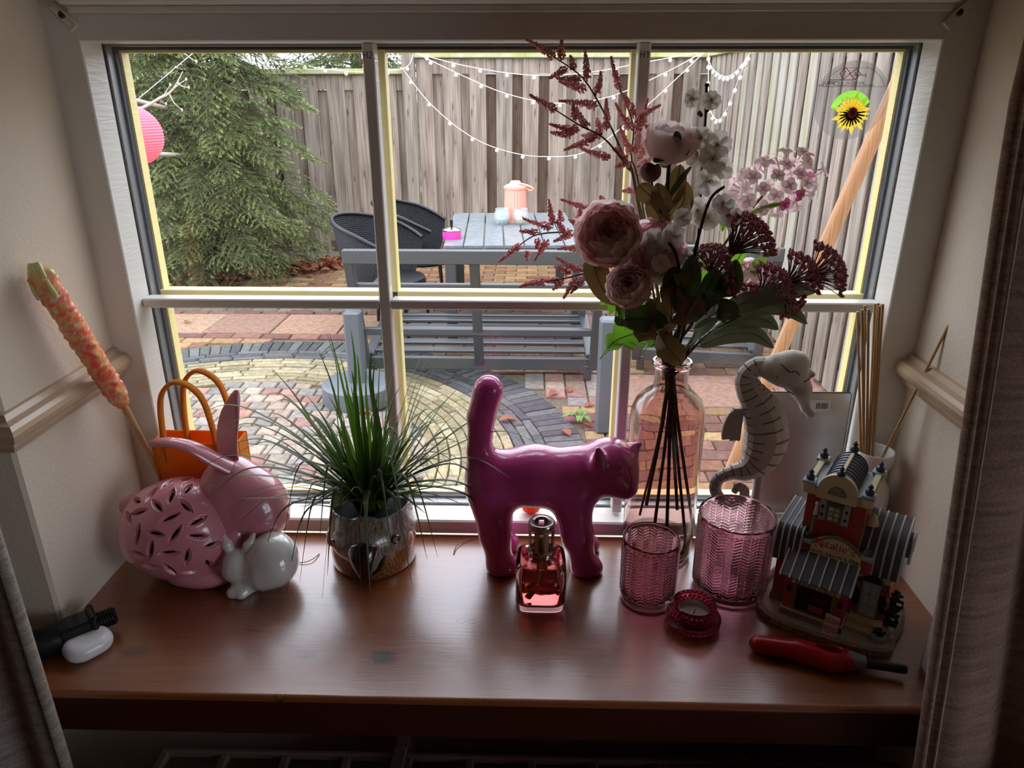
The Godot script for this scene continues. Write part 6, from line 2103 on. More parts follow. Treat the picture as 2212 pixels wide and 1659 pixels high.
	stem(t, [Vector3(0.2332, 0.0113, 0.03), Vector3(0.2144, 0.2829, 0.033), Vector3(0.1725, 0.3909, 0.06), Vector3(0.1322, 0.4505, 0.085)], 0.0026, 0.002, M.stem_brown)
	peony(t, Vector3(0.1178, 0.4734, 0.098), Vector3(-0.15, 0.42, 1.0), 0.037, pk, 211, OPEN_PEONY)
	leaf(t, [Vector3(0.1317, 0.4391, 0.07), Vector3(0.1064, 0.4344, 0.075), Vector3(0.1186, 0.4016, 0.08), Vector3(0.1391, 0.3844, 0.08)], 0.016, brown, Vector3(1, 0.6, 0.3))
	t = thing("peony_stem", "dusty pink peony half hidden behind white blossoms in the middle of the bouquet", "flower", Vector3.ZERO, 0.0, "dusty pink peonies in the vase")
	stem(t, [Vector3(0.2188, 0.2498, 0.03), Vector3(0.217, 0.2805, 0.03), Vector3(0.2002, 0.3884, 0.05), Vector3(0.181, 0.4316, 0.06)], 0.0026, 0.002, M.stem_brown)
	peony(t, Vector3(0.1773, 0.4469, 0.066), Vector3(0.1, 0.5, 0.9), 0.036, [pk[0], pk[1]], 212, OPEN_PEONY)
	t = thing("peony_stem", "smaller pink peony lowest in the bouquet, below the two larger ones", "flower", Vector3.ZERO, 0.0, "dusty pink peonies in the vase")
	stem(t, [Vector3(0.2097, 0.0586, 0.05), Vector3(0.2175, 0.2807, 0.034), Vector3(0.1762, 0.3581, 0.07), Vector3(0.1549, 0.3987, 0.09)], 0.0024, 0.0018, M.stem_brown)
	peony(t, Vector3(0.1444, 0.4149, 0.105), Vector3(-0.25, 0.55, 0.8), 0.0255, [pk[0], pk[2]], 213, OPEN_PEONY)
	leaf(t, [Vector3(0.1872, 0.3641, 0.07), Vector3(0.1701, 0.3846, 0.08), Vector3(0.1592, 0.3684, 0.085), Vector3(0.1398, 0.3624, 0.085)], 0.014, dark, Vector3(0.3, 1, 0.3))
	t = thing("rose_stem", "upright pale pink rose with a dark bud beside it, topmost in the bouquet", "flower", Vector3.ZERO)
	stem(t, [Vector3(0.2009, 0.0692, 0.02), Vector3(0.216, 0.2778, 0.03), Vector3(0.1957, 0.457, 0.045), Vector3(0.1907, 0.5237, 0.05), Vector3(0.1907, 0.5578, 0.05)], 0.0028, 0.0022, M.stem_brown, 0.06)
	peony(t, Vector3(0.1907, 0.5778, 0.05), Vector3(0.12, 1.0, 0.25), 0.0315, [pk[2], pk[0], pk[2]], 214, CUP_ROSE)
	for k in [[Vector3(0.1899, 0.5566, 0.055), Vector3(0.1923, 0.5771, 0.076), Vector3(0.19, 0.5856, 0.079)], [Vector3(0.1899, 0.5566, 0.055), Vector3(0.2015, 0.5618, 0.07), Vector3(0.2085, 0.568, 0.072)], [Vector3(0.1888, 0.5566, 0.055), Vector3(0.1766, 0.5548, 0.065), Vector3(0.1687, 0.5523, 0.066)], [Vector3(0.1924, 0.5562, 0.05), Vector3(0.2115, 0.5571, 0.04), Vector3(0.2162, 0.5525, 0.035)]]: leaf(t, k, 0.0055, dark, Vector3(1, 0, 0.3))
	stem(t, [Vector3(0.1928, 0.4794, 0.045), Vector3(0.1763, 0.5082, 0.055), Vector3(0.1703, 0.5273, 0.06)], 0.0016, 0.0013, M.stem_brown)
	peony(t, Vector3(0.1678, 0.5404, 0.06), Vector3(-0.1, 1, 0.2), 0.0125, bud, 215, [[4, 1.0, 0.2, 2.3, 1.0, 0.05, -0.1], [3, 0.8, 0.3, 2.6, 1.1, 0.05, -0.1]])
	for k in [[Vector3(0.183, 0.5021, 0.05), Vector3(0.164, 0.5168, 0.06), Vector3(0.1543, 0.5247, 0.06)], [Vector3(0.193, 0.4905, 0.045), Vector3(0.1825, 0.5088, 0.06), Vector3(0.1764, 0.5276, 0.062)], [Vector3(0.1915, 0.496, 0.045), Vector3(0.2005, 0.5237, 0.05), Vector3(0.2049, 0.547, 0.045)], [Vector3(0.1935, 0.485, 0.045), Vector3(0.2105, 0.5022, 0.05), Vector3(0.212, 0.5285, 0.045)], [Vector3(0.1948, 0.4683, 0.045), Vector3(0.1797, 0.4939, 0.05), Vector3(0.1686, 0.5102, 0.05)]]: leaf(t, k, 0.0125, brown, Vector3(1, 0.3, 0.2))
	leaf(t, [Vector3(0.1885, 0.5021, 0.05), Vector3(0.202, 0.5269, 0.055), Vector3(0.2185, 0.5474, 0.05)], 0.004, dark, Vector3(1, 0.5, 0))
	# white blossom branches
	t = thing("blossom_branch", "tall dark branch of white cherry blossom rising above the rose", "branch", Vector3.ZERO, 0.0, "white blossom branches in the vase")
	stem(t, [Vector3(0.2598, 0.0032, 0.05), Vector3(0.2169, 0.2841, 0.036), Vector3(0.222, 0.3674, 0.06), Vector3(0.23, 0.4488, 0.06), Vector3(0.2305, 0.5238, 0.05), Vector3(0.2299, 0.5857, 0.045), Vector3(0.227, 0.6314, 0.045)], 0.0024, 0.0014, M.stem_brown, 0.14)
	for k in [[1498,213,14], [1543,218,15], [1512,298,18], [1548,312,22], [1528,345,24], [1500,338,20], [1550,362,22], [1512,392,23], [1488,462,22], [1505,480,20], [1530,462,20]]: blossom(t, Vector3(0.2282, 0.5758, 0.05) + (Vector3(0.2287, 0.5758, 0.05) - Vector3(0.2282, 0.5758, 0.05)) * (k[0] - 1520) + (Vector3(0.2281, 0.5763, 0.05) - Vector3(0.2282, 0.5758, 0.05)) * (300 - k[1]) + Vector3(0, 0, rng.randf_range(0.0, 0.02)), Vector3(rng.randf_range(-0.6, 0.6), rng.randf_range(-0.1, 0.6), 0.9), k[2] * 0.00074, 300 + k[0])
	for k in [[Vector3(0.2242, 0.6008, 0.045), Vector3(0.2206, 0.6044, 0.048)], [Vector3(0.2301, 0.6058, 0.045), Vector3(0.2316, 0.6098, 0.048)], [Vector3(0.227, 0.6314, 0.045), Vector3(0.2277, 0.6353, 0.045)]]: stem(t, k, 0.0022, 0.0026, M.stem_brown)
	t = thing("blossom_branch", "dark forked branch of white cherry blossom before the middle peony", "branch", Vector3.ZERO, 0.0, "white blossom branches in the vase")
	stem(t, [Vector3(0.2203, 0.2531, 0.038), Vector3(0.2163, 0.283, 0.04), Vector3(0.2156, 0.3978, 0.085), Vector3(0.2271, 0.4745, 0.08), Vector3(0.237, 0.511, 0.075), Vector3(0.2515, 0.5251, 0.075)], 0.0024, 0.0016, M.stem_brown, 0.12)
	stem(t, [Vector3(0.2129, 0.3978, 0.085), Vector3(0.1996, 0.4475, 0.095), Vector3(0.1883, 0.4646, 0.1)], 0.0022, 0.0018, M.stem_brown, 0.1)
	for k in [[1422,530,24], [1455,515,24], [1408,545,18], [1440,598,20], [1432,572,16], [1560,465,20], [1545,440,18], [1470,470,16], [1500,590,18], [1485,560,14]]: blossom(t, Vector3(0.1903, 0.4676, 0.102) + (Vector3(0.1909, 0.4676, 0.102) - Vector3(0.1903, 0.4676, 0.102)) * (k[0] - 1450) + (Vector3(0.1903, 0.4681, 0.102) - Vector3(0.1903, 0.4676, 0.102)) * (520 - k[1]) + Vector3(0, 0, rng.randf_range(-0.02, 0.004)), Vector3(rng.randf_range(-0.6, 0.5), rng.randf_range(-0.1, 0.6), 0.9), k[2] * 0.0007, 400 + k[0])
	# lilac
	t = thing("lilac_stem", "pale pink and white lilac head at the right of the bouquet", "flower", Vector3.ZERO, 0.0, "lilac stems in the vase")
	stem(t, [Vector3(0.244, 0.0682, 0.03), Vector3(0.2198, 0.2811, 0.028), Vector3(0.2423, 0.3746, 0.02), Vector3(0.2783, 0.4509, 0.01), Vector3(0.3177, 0.5084, 0.01)], 0.0024, 0.0016, M.stem_green)
	lilac(t, Vector3(0.3286, 0.5207, 0.01), Vector3(0.060, 0.040, 0.036), 64, 221, 0.32)
	for k in [[Vector3(0.2686, 0.4643, 0.02), Vector3(0.2686, 0.4941, 0.03), Vector3(0.264, 0.5107, 0.03)], [Vector3(0.2903, 0.4758, 0.02), Vector3(0.3064, 0.495, 0.035), Vector3(0.3319, 0.5013, 0.04)]]: leaf(t, k, 0.006, fresh, Vector3(1, 0.3, 0))
	t = thing("lilac_stem", "small lower lilac sprig behind the maroon flower heads", "flower", Vector3.ZERO, 0.0, "lilac stems in the vase")
	stem(t, [Vector3(0.2222, 0.251, 0.028), Vector3(0.2209, 0.279, 0.026), Vector3(0.2672, 0.3503, 0), Vector3(0.3027, 0.3996, -0.005), Vector3(0.3376, 0.4334, -0.005)], 0.0022, 0.0012, M.stem_green)
	lilac(t, Vector3(0.3157, 0.4004, -0.002), Vector3(0.03, 0.022, 0.016), 26, 222, 0.5)
	for k in [[1648,548], [1660,540], [1668,532], [1676,540], [1655,552], [1680,545]]:
		var s := mb()
		ball(s, Vector3(0.3376, 0.4334, -0.005) + Vector3((k[0] - 1660) * 0.00065, (545 - k[1]) * 0.0006, 0), Vector3(0.003, 0.004, 0.003), 8, 5)
		part(s, "bud", M.lilac_pale, t)
	for k in [[Vector3(0.305, 0.3946, 0), Vector3(0.3229, 0.4214, 0.01), Vector3(0.3413, 0.4163, 0)], [Vector3(0.2916, 0.4069, 0), Vector3(0.3008, 0.4312, 0), Vector3(0.3093, 0.4343, 0)]]: leaf(t, k, 0.008, fresh, Vector3(0.3, 1, 0))
	# stonecrop
	t = thing("stonecrop_stem", "dark maroon stonecrop head of tiny buds, below the lilac", "flower", Vector3.ZERO, 0.0, "maroon stonecrop stems in the vase")
	stem(t, [Vector3(0.2654, 0.0516, 0.04), Vector3(0.2206, 0.2807, 0.034), Vector3(0.2352, 0.3615, 0.06), Vector3(0.2519, 0.4183, 0.075)], 0.0024, 0.0018, M.maroon_stem)
	stem(t, [Vector3(0.2494, 0.4155, 0.075), Vector3(0.2646, 0.4419, 0.08), Vector3(0.2723, 0.4557, 0.08)], 0.0018, 0.0016, M.maroon_stem)
	umbel(t, Vector3(0.264, 0.4474, 0.08), Vector3(0.55, 0.75, 0.2), 0.046, 62, 231)
	umbel(t, Vector3(0.2457, 0.4239, 0.075), Vector3(-0.1, 0.9, 0.3), 0.030, 26, 232)
	umbel(t, Vector3(0.2441, 0.4126, 0.075), Vector3(0.75, 0.35, 0.3), 0.032, 26, 233)
	t = thing("stonecrop_stem", "maroon stonecrop stem with three bud clusters, leaning far to the right", "flower", Vector3.ZERO, 0.0, "maroon stonecrop stems in the vase")
	stem(t, [Vector3(0.2226, 0.251, 0.036), Vector3(0.2209, 0.2802, 0.036), Vector3(0.2583, 0.3617, 0.06), Vector3(0.3066, 0.4015, 0.075), Vector3(0.3541, 0.4189, 0.075)], 0.0024, 0.0016, M.maroon_stem)
	umbel(t, Vector3(0.3073, 0.3958, 0.075), Vector3(0.5, 0.7, 0.3), 0.036, 34, 234)
	umbel(t, Vector3(0.336, 0.4103, 0.075), Vector3(0.6, 0.6, 0.3), 0.036, 34, 235)
	umbel(t, Vector3(0.3573, 0.4161, 0.075), Vector3(0.75, 0.5, 0.2), 0.042, 44, 236)
	umbel(t, Vector3(0.294, 0.3899, 0.075), Vector3(0.2, 0.9, 0.1), 0.018, 12, 237)
	umbel(t, Vector3(0.3352, 0.3959, 0.075), Vector3(0.5, -0.4, 0.4), 0.022, 14, 238)
	# foliage stems
	t = thing("olive_leaf_stem", "stem of long grey-green leaves hanging to the right over the vase", "foliage", Vector3.ZERO)
	stem(t, [Vector3(0.224, 0.2507, 0.032), Vector3(0.2224, 0.2801, 0.034), Vector3(0.2491, 0.3372, 0.06), Vector3(0.2862, 0.3737, 0.08)], 0.0022, 0.0014, M.stem_green)
	for k in [[Vector3(0.2431, 0.3278, 0.065), Vector3(0.272, 0.3487, 0.08), Vector3(0.3028, 0.3522, 0.09), Vector3(0.3286, 0.3346, 0.09)], [Vector3(0.2575, 0.3466, 0.07), Vector3(0.2868, 0.3679, 0.08), Vector3(0.3133, 0.3695, 0.085), Vector3(0.3328, 0.3568, 0.085)], [Vector3(0.2734, 0.3588, 0.07), Vector3(0.3071, 0.3855, 0.08), Vector3(0.3391, 0.3843, 0.085), Vector3(0.3665, 0.3641, 0.085)], [Vector3(0.2915, 0.3739, 0.06), Vector3(0.3185, 0.386, 0.06), Vector3(0.3413, 0.3861, 0.06), Vector3(0.3639, 0.379, 0.055)], [Vector3(0.2878, 0.3826, 0.07), Vector3(0.3168, 0.3971, 0.08), Vector3(0.3488, 0.4059, 0.08), Vector3(0.376, 0.402, 0.075)], [Vector3(0.2559, 0.3676, 0.08), Vector3(0.2763, 0.3881, 0.09), Vector3(0.3047, 0.4023, 0.1), Vector3(0.3187, 0.4191, 0.1)], [Vector3(0.2357, 0.315, 0.05), Vector3(0.2346, 0.3465, 0.07), Vector3(0.2475, 0.3676, 0.08), Vector3(0.2695, 0.3867, 0.085)]]: leaf(t, k, 0.0125, olive, Vector3(0.15, 1, -0.35), 0.0, 0.12)
	t = thing("dark_leaf_stem", "cluster of dark oval leaves in the heart of the bouquet", "foliage", Vector3.ZERO)
	stem(t, [Vector3(0.2189, 0.2544, 0.038), Vector3(0.2176, 0.2817, 0.04), Vector3(0.2198, 0.3614, 0.08), Vector3(0.2235, 0.4217, 0.09)], 0.0024, 0.0016, M.stem_brown)
	for k in [[Vector3(0.2165, 0.3761, 0.09), Vector3(0.2096, 0.4017, 0.1), Vector3(0.2153, 0.4295, 0.1), Vector3(0.216, 0.4513, 0.1)], [Vector3(0.2266, 0.3878, 0.09), Vector3(0.2384, 0.4131, 0.1), Vector3(0.247, 0.4352, 0.1)], [Vector3(0.2095, 0.3934, 0.09), Vector3(0.1974, 0.4184, 0.1), Vector3(0.1985, 0.4377, 0.1)], [Vector3(0.2332, 0.3763, 0.09), Vector3(0.245, 0.402, 0.1), Vector3(0.2649, 0.4188, 0.1), Vector3(0.2686, 0.4451, 0.095)], [Vector3(0.2293, 0.3587, 0.09), Vector3(0.2473, 0.3793, 0.1), Vector3(0.266, 0.384, 0.1), Vector3(0.2754, 0.3737, 0.1)], [Vector3(0.2232, 0.3645, 0.09), Vector3(0.2286, 0.3919, 0.105), Vector3(0.2383, 0.4032, 0.105)], [Vector3(0.2383, 0.3922, 0.085), Vector3(0.2574, 0.4107, 0.09), Vector3(0.2781, 0.432, 0.085)], [Vector3(0.1952, 0.3643, 0.09), Vector3(0.1707, 0.373, 0.1), Vector3(0.143, 0.3728, 0.1), Vector3(0.1408, 0.364, 0.1)]]: leaf(t, k, 0.0165, dark, Vector3(0.9, 0.4, -0.2))
	t = thing("brown_leaf_stem", "dry olive-brown serrated leaves just over the mouth of the vase", "foliage", Vector3.ZERO)
	stem(t, [Vector3(0.2167, 0.2517, 0.038), Vector3(0.2142, 0.2811, 0.042), Vector3(0.2019, 0.3373, 0.08), Vector3(0.1947, 0.3702, 0.09)], 0.0024, 0.0018, M.stem_brown)
	for k in [[Vector3(0.1961, 0.3525, 0.09), Vector3(0.2023, 0.3804, 0.105), Vector3(0.2222, 0.3905, 0.11), Vector3(0.2382, 0.3821, 0.11)], [Vector3(0.1877, 0.3525, 0.09), Vector3(0.1945, 0.3397, 0.105), Vector3(0.2097, 0.325, 0.105), Vector3(0.2177, 0.3105, 0.09)], [Vector3(0.1999, 0.376, 0.09), Vector3(0.1961, 0.403, 0.105), Vector3(0.2044, 0.4197, 0.105), Vector3(0.2116, 0.4114, 0.105)], [Vector3(0.1724, 0.37, 0.09), Vector3(0.1663, 0.3555, 0.1), Vector3(0.1615, 0.3437, 0.1)], [Vector3(0.1919, 0.3553, 0.08), Vector3(0.1803, 0.3759, 0.09), Vector3(0.1814, 0.3989, 0.09)]]: leaf(t, k, 0.0165, brown, Vector3(0.6, 0.8, 0.1), 0.12)
	t = thing("fresh_leaf_stem", "bright green lobed leaves sticking out left over the vase", "foliage", Vector3.ZERO)
	stem(t, [Vector3(0.2147, 0.2518, 0.035), Vector3(0.213, 0.2788, 0.036), Vector3(0.1881, 0.3365, 0.04), Vector3(0.1709, 0.3458, 0.03)], 0.002, 0.0014, M.stem_green)
	for k in [[Vector3(0.1837, 0.3358, 0.03), Vector3(0.1628, 0.3318, 0.03), Vector3(0.1392, 0.3202, 0.03), Vector3(0.1226, 0.2967, 0.03)], [Vector3(0.1931, 0.3302, 0.03), Vector3(0.1877, 0.3206, 0.03), Vector3(0.1806, 0.3089, 0.03)], [Vector3(0.169, 0.355, 0.04), Vector3(0.1439, 0.3794, 0.04), Vector3(0.1259, 0.3883, 0.04), Vector3(0.1107, 0.4002, 0.04)], [Vector3(0.1722, 0.352, 0.04), Vector3(0.1498, 0.3686, 0.045), Vector3(0.1347, 0.3776, 0.045)], [Vector3(0.2394, 0.3834, 0.03), Vector3(0.2298, 0.4253, 0.03), Vector3(0.2224, 0.4428, 0.03)]]: leaf(t, k, 0.021, fresh, Vector3(0.5, 0.9, -0.1), 0.55, 0.1)


func build_seahorse() -> void:
	var t := thing("seahorse_sculpture", "white carved wooden seahorse on a rod and white block, with brown wear in its grooves", "sculpture")
	var wm := mt("whitewashed_wood", Color(1, 1, 1), 0.6)
	wm.vertex_color_use_as_albedo = true
	var zc := 0.045
	var spine := curve([Vector3(0.3359, 0.2937, 0.045), Vector3(0.324, 0.293, 0.045), Vector3(0.3142, 0.2793, 0.045), Vector3(0.3191, 0.2636, 0.045), Vector3(0.3325, 0.2438, 0.045), Vector3(0.3455, 0.219, 0.045), Vector3(0.3513, 0.188, 0.045), Vector3(0.3455, 0.1597, 0.045), Vector3(0.3299, 0.1423, 0.045), Vector3(0.3101, 0.1369, 0.045), Vector3(0.2939, 0.1272, 0.045), Vector3(0.2905, 0.111, 0.045), Vector3(0.2999, 0.0948, 0.045), Vector3(0.3154, 0.089, 0.045), Vector3(0.3289, 0.0964, 0.047), Vector3(0.3296, 0.1115, 0.05), Vector3(0.319, 0.1189, 0.053), Vector3(0.3136, 0.1112, 0.055)], 17 * 14)
	var rad := [0.0135, 0.0125, 0.0135, 0.017, 0.0225, 0.0275, 0.029, 0.026, 0.0165, 0.0105, 0.0085, 0.008, 0.0082, 0.0082, 0.0075, 0.007, 0.006, 0.004]
	var s := mb(true)
	s.set_smooth_group(-1)
	var white := Color(0.84, 0.81, 0.78).srgb_to_linear()
	var worn := Color(0.36, 0.25, 0.19).srgb_to_linear()
	var rings := []
	var dark := []
	var n := spine.size()
	for i in n:
		var f := float(i) / (n - 1) * (rad.size() - 1)
		var k := int(f)
		var r := lerpf(rad[k], rad[mini(k + 1, rad.size() - 1)], f - k)
		var d := (spine[mini(i + 1, n - 1)] - spine[maxi(i - 1, 0)]).normalized()
		var x := Vector3.BACK.cross(d).normalized()
		var ph := i % 7
		var groove := ph == 6
		var rr := r * (0.95 if groove else 1.0 + 0.006 * (ph - 2))
		var ring := PackedVector3Array()
		for j in 12:
			var a := TAU * (j + 0.5) / 12
			var edge := 1.04 if j % 2 == 0 else 0.97
			ring.append(spine[i] + x * cos(a) * rr * edge + Vector3(0, 0, sin(a) * rr * 0.66 * edge))
		rings.append(ring)
		dark.append(groove)
	for i in n - 1:
		for j in 12:
			var k := (j + 1) % 12
			for q in [[i, j], [i + 1, k], [i, k], [i, j], [i + 1, j], [i + 1, k]]:
				s.set_color(worn if dark[q[0]] and (j * 7 + q[0] * 3) % 11 < 8 else white)
				s.add_vertex(rings[q[0]][q[1]])
	s.set_color(white)
	cap(s, rings[-1])
	part(s, "body", wm, t)
	# head with crest and long snout
	var H := func(x: float, y: float, z: float) -> Vector3: return Vector3(lerpf(0.3065, 0.4085, (x - 1600.0) / 155.0), lerpf(0.314, 0.2245, (y - 758.0) / 142.0), z)
	var prims := [["e", H.call(1688, 792, zc), Vector3(0.026, 0.021, 0.0175), Basis(Vector3.BACK, 0.5), 0, 0.008], ["c", H.call(1650, 792, zc), H.call(1680, 800, zc), 0.0145, 0.018, 0.01], ["c", H.call(1703, 808, zc), H.call(1722, 838, zc), 0.0185, 0.0135, 0.01], ["c", H.call(1722, 838, zc), H.call(1738, 882, zc), 0.0125, 0.006, 0.008], ["c", H.call(1738, 882, zc), H.call(1749, 895, zc), 0.0062, 0.0066, 0.004],
		["c", H.call(1690, 770, zc), H.call(1696, 766, zc), 0.009, 0.007, 0.006], ["c", H.call(1712, 772, zc), H.call(1718, 778, zc), 0.009, 0.008, 0.006], ["c", H.call(1666, 774, zc), H.call(1672, 772, zc), 0.0075, 0.006, 0.006], ["c", H.call(1730, 802, zc), H.call(1740, 806, zc), 0.007, 0.0045, 0.004], ["c", H.call(1660, 800, zc + 0.012), H.call(1668, 812, zc + 0.012), 0.006, 0.004, 0.004]]
	var me := soft(prims, Vector3(0.325, 0.215, 0.015), Vector3(0.42, 0.325, 0.075), 0.0023)
	part(me, "head", mt("white_wood", Color(0.84, 0.81, 0.78), 0.6), t)
	var eye := cast(prims, H.call(1709, 830, 0.09), H.call(1709, 830, zc))
	s = mb()
	tube(s, PackedVector3Array(Array(oval(0.0075, 0.0085, 20)).map(func(v): return eye + Vector3(v.x, v.y, -0.001 - absf(v.x) * 0.1))), 0.0012, 6, false, 1.0, Vector3.ZERO, true)
	tube(s, PackedVector3Array(Array(oval(0.0035, 0.004, 16)).map(func(v): return eye + Vector3(v.x, v.y, 0.0))), 0.001, 6, false, 1.0, Vector3.ZERO, true)
	ball(s, eye, 0.0022, 10, 6)
	part(s, "eye", M.white_wood, t)
	s = mb()
	for k in [[[1662, 800], [1668, 822], [1676, 834]], [[1668, 776], [1684, 790], [1694, 788], [1704, 796]], [[1688, 818], [1690, 838], [1704, 846]], [[1716, 812], [1724, 812], [1740, 804]]]:
		var line := []
		for q in k:
			var c := cast(prims, H.call(q[0], q[1], 0.09), H.call(q[0], q[1], zc))
			if c.z > 0.02: line.append(c)
		if line.size() > 1: tube(s, curve(line, 8), 0.0007, 5)
	part(s, "worn_lines", mt("worn_brown", Color(0.33, 0.23, 0.17), 0.8), t)
	s = mb()
	var outline := PackedVector2Array()
	for v in [[1612, 884], [1597, 884], [1585, 896], [1577, 920], [1575, 945], [1577, 958], [1588, 957], [1600, 953], [1612, 962]]: outline.append(Vector2(lerpf(0.3065, 0.4085, (v[0] - 1600.0) / 155.0), lerpf(0.314, 0.2245, (v[1] - 758.0) / 142.0)))
	prism(s, outline, zc - 0.003, zc + 0.003, Transform3D.IDENTITY, false, 0.001)
	for i in 13:
		var y := lerpf(0.232, 0.190, i / 12.0)
		var w := 0.010 + 0.010 * sin((i + 1) / 14.0 * PI)
		tube(s, PackedVector3Array([Vector3(0.3155 - w * 1.15, y - 0.001, zc), Vector3(0.3155, y, zc)]), 0.0036, 6)
	part(s, "fin", M.white_wood, t)
	s = mb()
	tube(s, PackedVector3Array([Vector3(0.348, 0.015, 0.045), Vector3(0.348, 0.135, 0.045)]), 0.0062, 16)
	part(s, "rod", M.white_wood, t)
	s = mb()
	cbox(s, Vector3(0, 0.011, 0), Vector3(0.08, 0.022, 0.085), 0.0015, Transform3D(Basis(Vector3.UP, -0.75), Vector3(0.352, 0, 0.060)))
	part(s, "base", M.white_wood, t)
	# metal plate leaning on the window, its sticker turned towards the room
	t = thing("metal_plate", "brushed metal plate with dark rim and price sticker, leaning on the window behind the seahorse", "plate", Vector3(0.4335, 0.0255, -0.0325))
	t.rotation.x = -0.045
	s = mb()
	prism(s, PackedVector2Array([Vector2(-0.0615, 0.003), Vector2(-0.0585, 0), Vector2(0.0605, 0), Vector2(0.0635, 0.003), Vector2(0.0635, 0.195), Vector2(0.0605, 0.198), Vector2(-0.0585, 0.198), Vector2(-0.0615, 0.195)]), -0.003, -0.001)
	part(s, "rim", mt("plate_rim", Color(0.3, 0.2, 0.21), 0.4), t)
	s = mb()
	prism(s, PackedVector2Array([Vector2(-0.0598, 0.0015), Vector2(0.0618, 0.0015), Vector2(0.0618, 0.1965), Vector2(-0.0598, 0.1965)]), -0.0012, 0.0002)
	part(s, "sheet", mt("brushed_metal", Color(0.8, 0.79, 0.77), 0.35, 1.0), t)
	s = mb()
	prism(s, PackedVector2Array([Vector2(-0.011, 0.167), Vector2(0.034, 0.169), Vector2(0.0335, 0.186), Vector2(-0.0115, 0.1845)]), 0.0002, 0.0005)
	var st := part(s, "sticker", mt("sticker_paper", Color(0.85, 0.85, 0.85), 0.7), t)
	s = mb()
	for k in [[-0.0102, 0.1695, 0.0105, 0.0006], [-0.0102, 0.1818, 0.0105, 0.0006], [-0.0102, 0.1695, 0.0006, 0.0126], [-0.0003, 0.1695, 0.0006, 0.0126]]: box(s, Vector3(k[0], k[1], 0.0005), Vector3(k[0] + k[2], k[1] + k[3], 0.0006))
	var bx := 0.0135
	rng.seed = 250
	while bx < 0.0305:
		var w := rng.randf_range(0.0003, 0.001)
		box(s, Vector3(bx, 0.1725, 0.0005), Vector3(bx + w, 0.1815, 0.0006))
		bx += w + rng.randf_range(0.0004, 0.0009)
	for k in [["PLENTY", 0.0026, -0.005, 0.1772], ["GIFTS", 0.0036, -0.005, 0.1735]]: part(text_mesh(k[0], k[1], 0.0001), "print", M.black_plastic, st, Transform3D(Basis.IDENTITY, Vector3(k[2], k[3], 0.0006)))
	part(s, "print", M.black_plastic, st)
	# reed diffuser
	t = thing("reed_diffuser", "white ribbed diffuser bottle with a fluted bowl neck in the right corner of the sill", "diffuser", Vector3(0.5065, 0, 0.0325))
	var wg := mt("frosted_white", Color(0.9, 0.9, 0.9), 0.35)
	wg.subsurf_scatter_enabled = true
	wg.subsurf_scatter_strength = 0.2
	s = mb()
	lathe(s, [Vector2(0, 0), Vector2(0.026, 0), Vector2(0.0285, 0.003), Vector2(0.029, 0.02), Vector2(0.029, 0.098), Vector2(0.027, 0.112), Vector2(0.022, 0.122), Vector2(0.014, 0.130), Vector2(0.0105, 0.134)], 160, Transform3D.IDENTITY, func(a: float, v: Vector2): return 1.0 + 0.006 * cos(a * 40.0) if v.x > 0.02 else 1.0)
	part(s, "bottle", wg, t)
	s = mb()
	lathe(s, [Vector2(0.0105, 0.132), Vector2(0.013, 0.136), Vector2(0.019, 0.1415), Vector2(0.0235, 0.149), Vector2(0.0252, 0.158), Vector2(0.0255, 0.166), Vector2(0.0252, 0.1685), Vector2(0.0238, 0.1685), Vector2(0.0228, 0.165), Vector2(0.022, 0.155), Vector2(0.017, 0.146), Vector2(0.008, 0.141), Vector2(0.0, 0.140)], 192, Transform3D.IDENTITY, func(a: float, v: Vector2): return 1.0 + 0.02 * cos(a * 48.0) if v.y > 0.138 and v.y < 0.163 and v.x > 0.0226 or v.x > 0.0185 and v.y < 0.15 and v.y > 0.14 and v.x < 0.0225 and v.y < 0.1455 else 1.0)
	part(s, "bowl", wg, t)
	var names := ["first", "second", "third", "fourth", "fifth", "sixth", "seventh", "eighth"]
	var tops := [Vector3(0.4539, 0.3618, 0.02), Vector3(0.4547, 0.3671, 0.03), Vector3(0.4596, 0.3713, 0.025), Vector3(0.4604, 0.3692, 0.035), Vector3(0.4745, 0.3725, 0.02), Vector3(0.4736, 0.3758, 0.03), Vector3(0.4721, 0.3744, 0.038), Vector3(0.4807, 0.3741, 0.028)]
	var reed := textured(mt("reed_wood", Color(1, 1, 1), 0.7), tex(colored([noise_img(128, 128, 0.12, 2, 251, 1, 12)], [1.0], ramp([[0.2, Color(0.66, 0.5, 0.32)], [0.8, Color(0.8, 0.66, 0.47)]]))), Vector3(40, 4, 40), false)
	for i in 8:
		var foot := Vector3(0.492 + i * 0.0022, 0.142, 0.0335 + 0.004 * sin(i * 2.3))
		solo(line_tube(foot, tops[i], 0.00185, 8), "reed_stick", reed, "thin wooden reed, %s from the left in the upright bunch of the white diffuser" % names[i], "reed", Vector3.ZERO, 0.0, "reeds in the white diffuser")
	solo(line_tube(Vector3(0.514, 0.1425, 0.034), Vector3(0.5508, 0.3561, 0.06), 0.0018, 8), "reed_stick", reed, "single wooden reed slanting far to the right out of the white diffuser", "reed", Vector3.ZERO, 0.0, "reeds in the white diffuser")
	# fly trap sticker on the pane: a clear frosted disc with a printed flower
	t = thing("window_sticker", "round frosted sticker on the upper right pane, printed with a yellow flower and hazard signs", "sticker", Vector3(0.4285, 0.6165, -0.0459))
	s = mb()
	prism(s, oval(0.0462, 0.0462, 64), 0, 0.0004)
	var fr := mt("frosted_film", Color(0.9, 0.91, 0.92, 0.25), 0.55)
	fr.transparency = BaseMaterial3D.TRANSPARENCY_ALPHA
	part(s, "film", fr, t)
	s = mb()
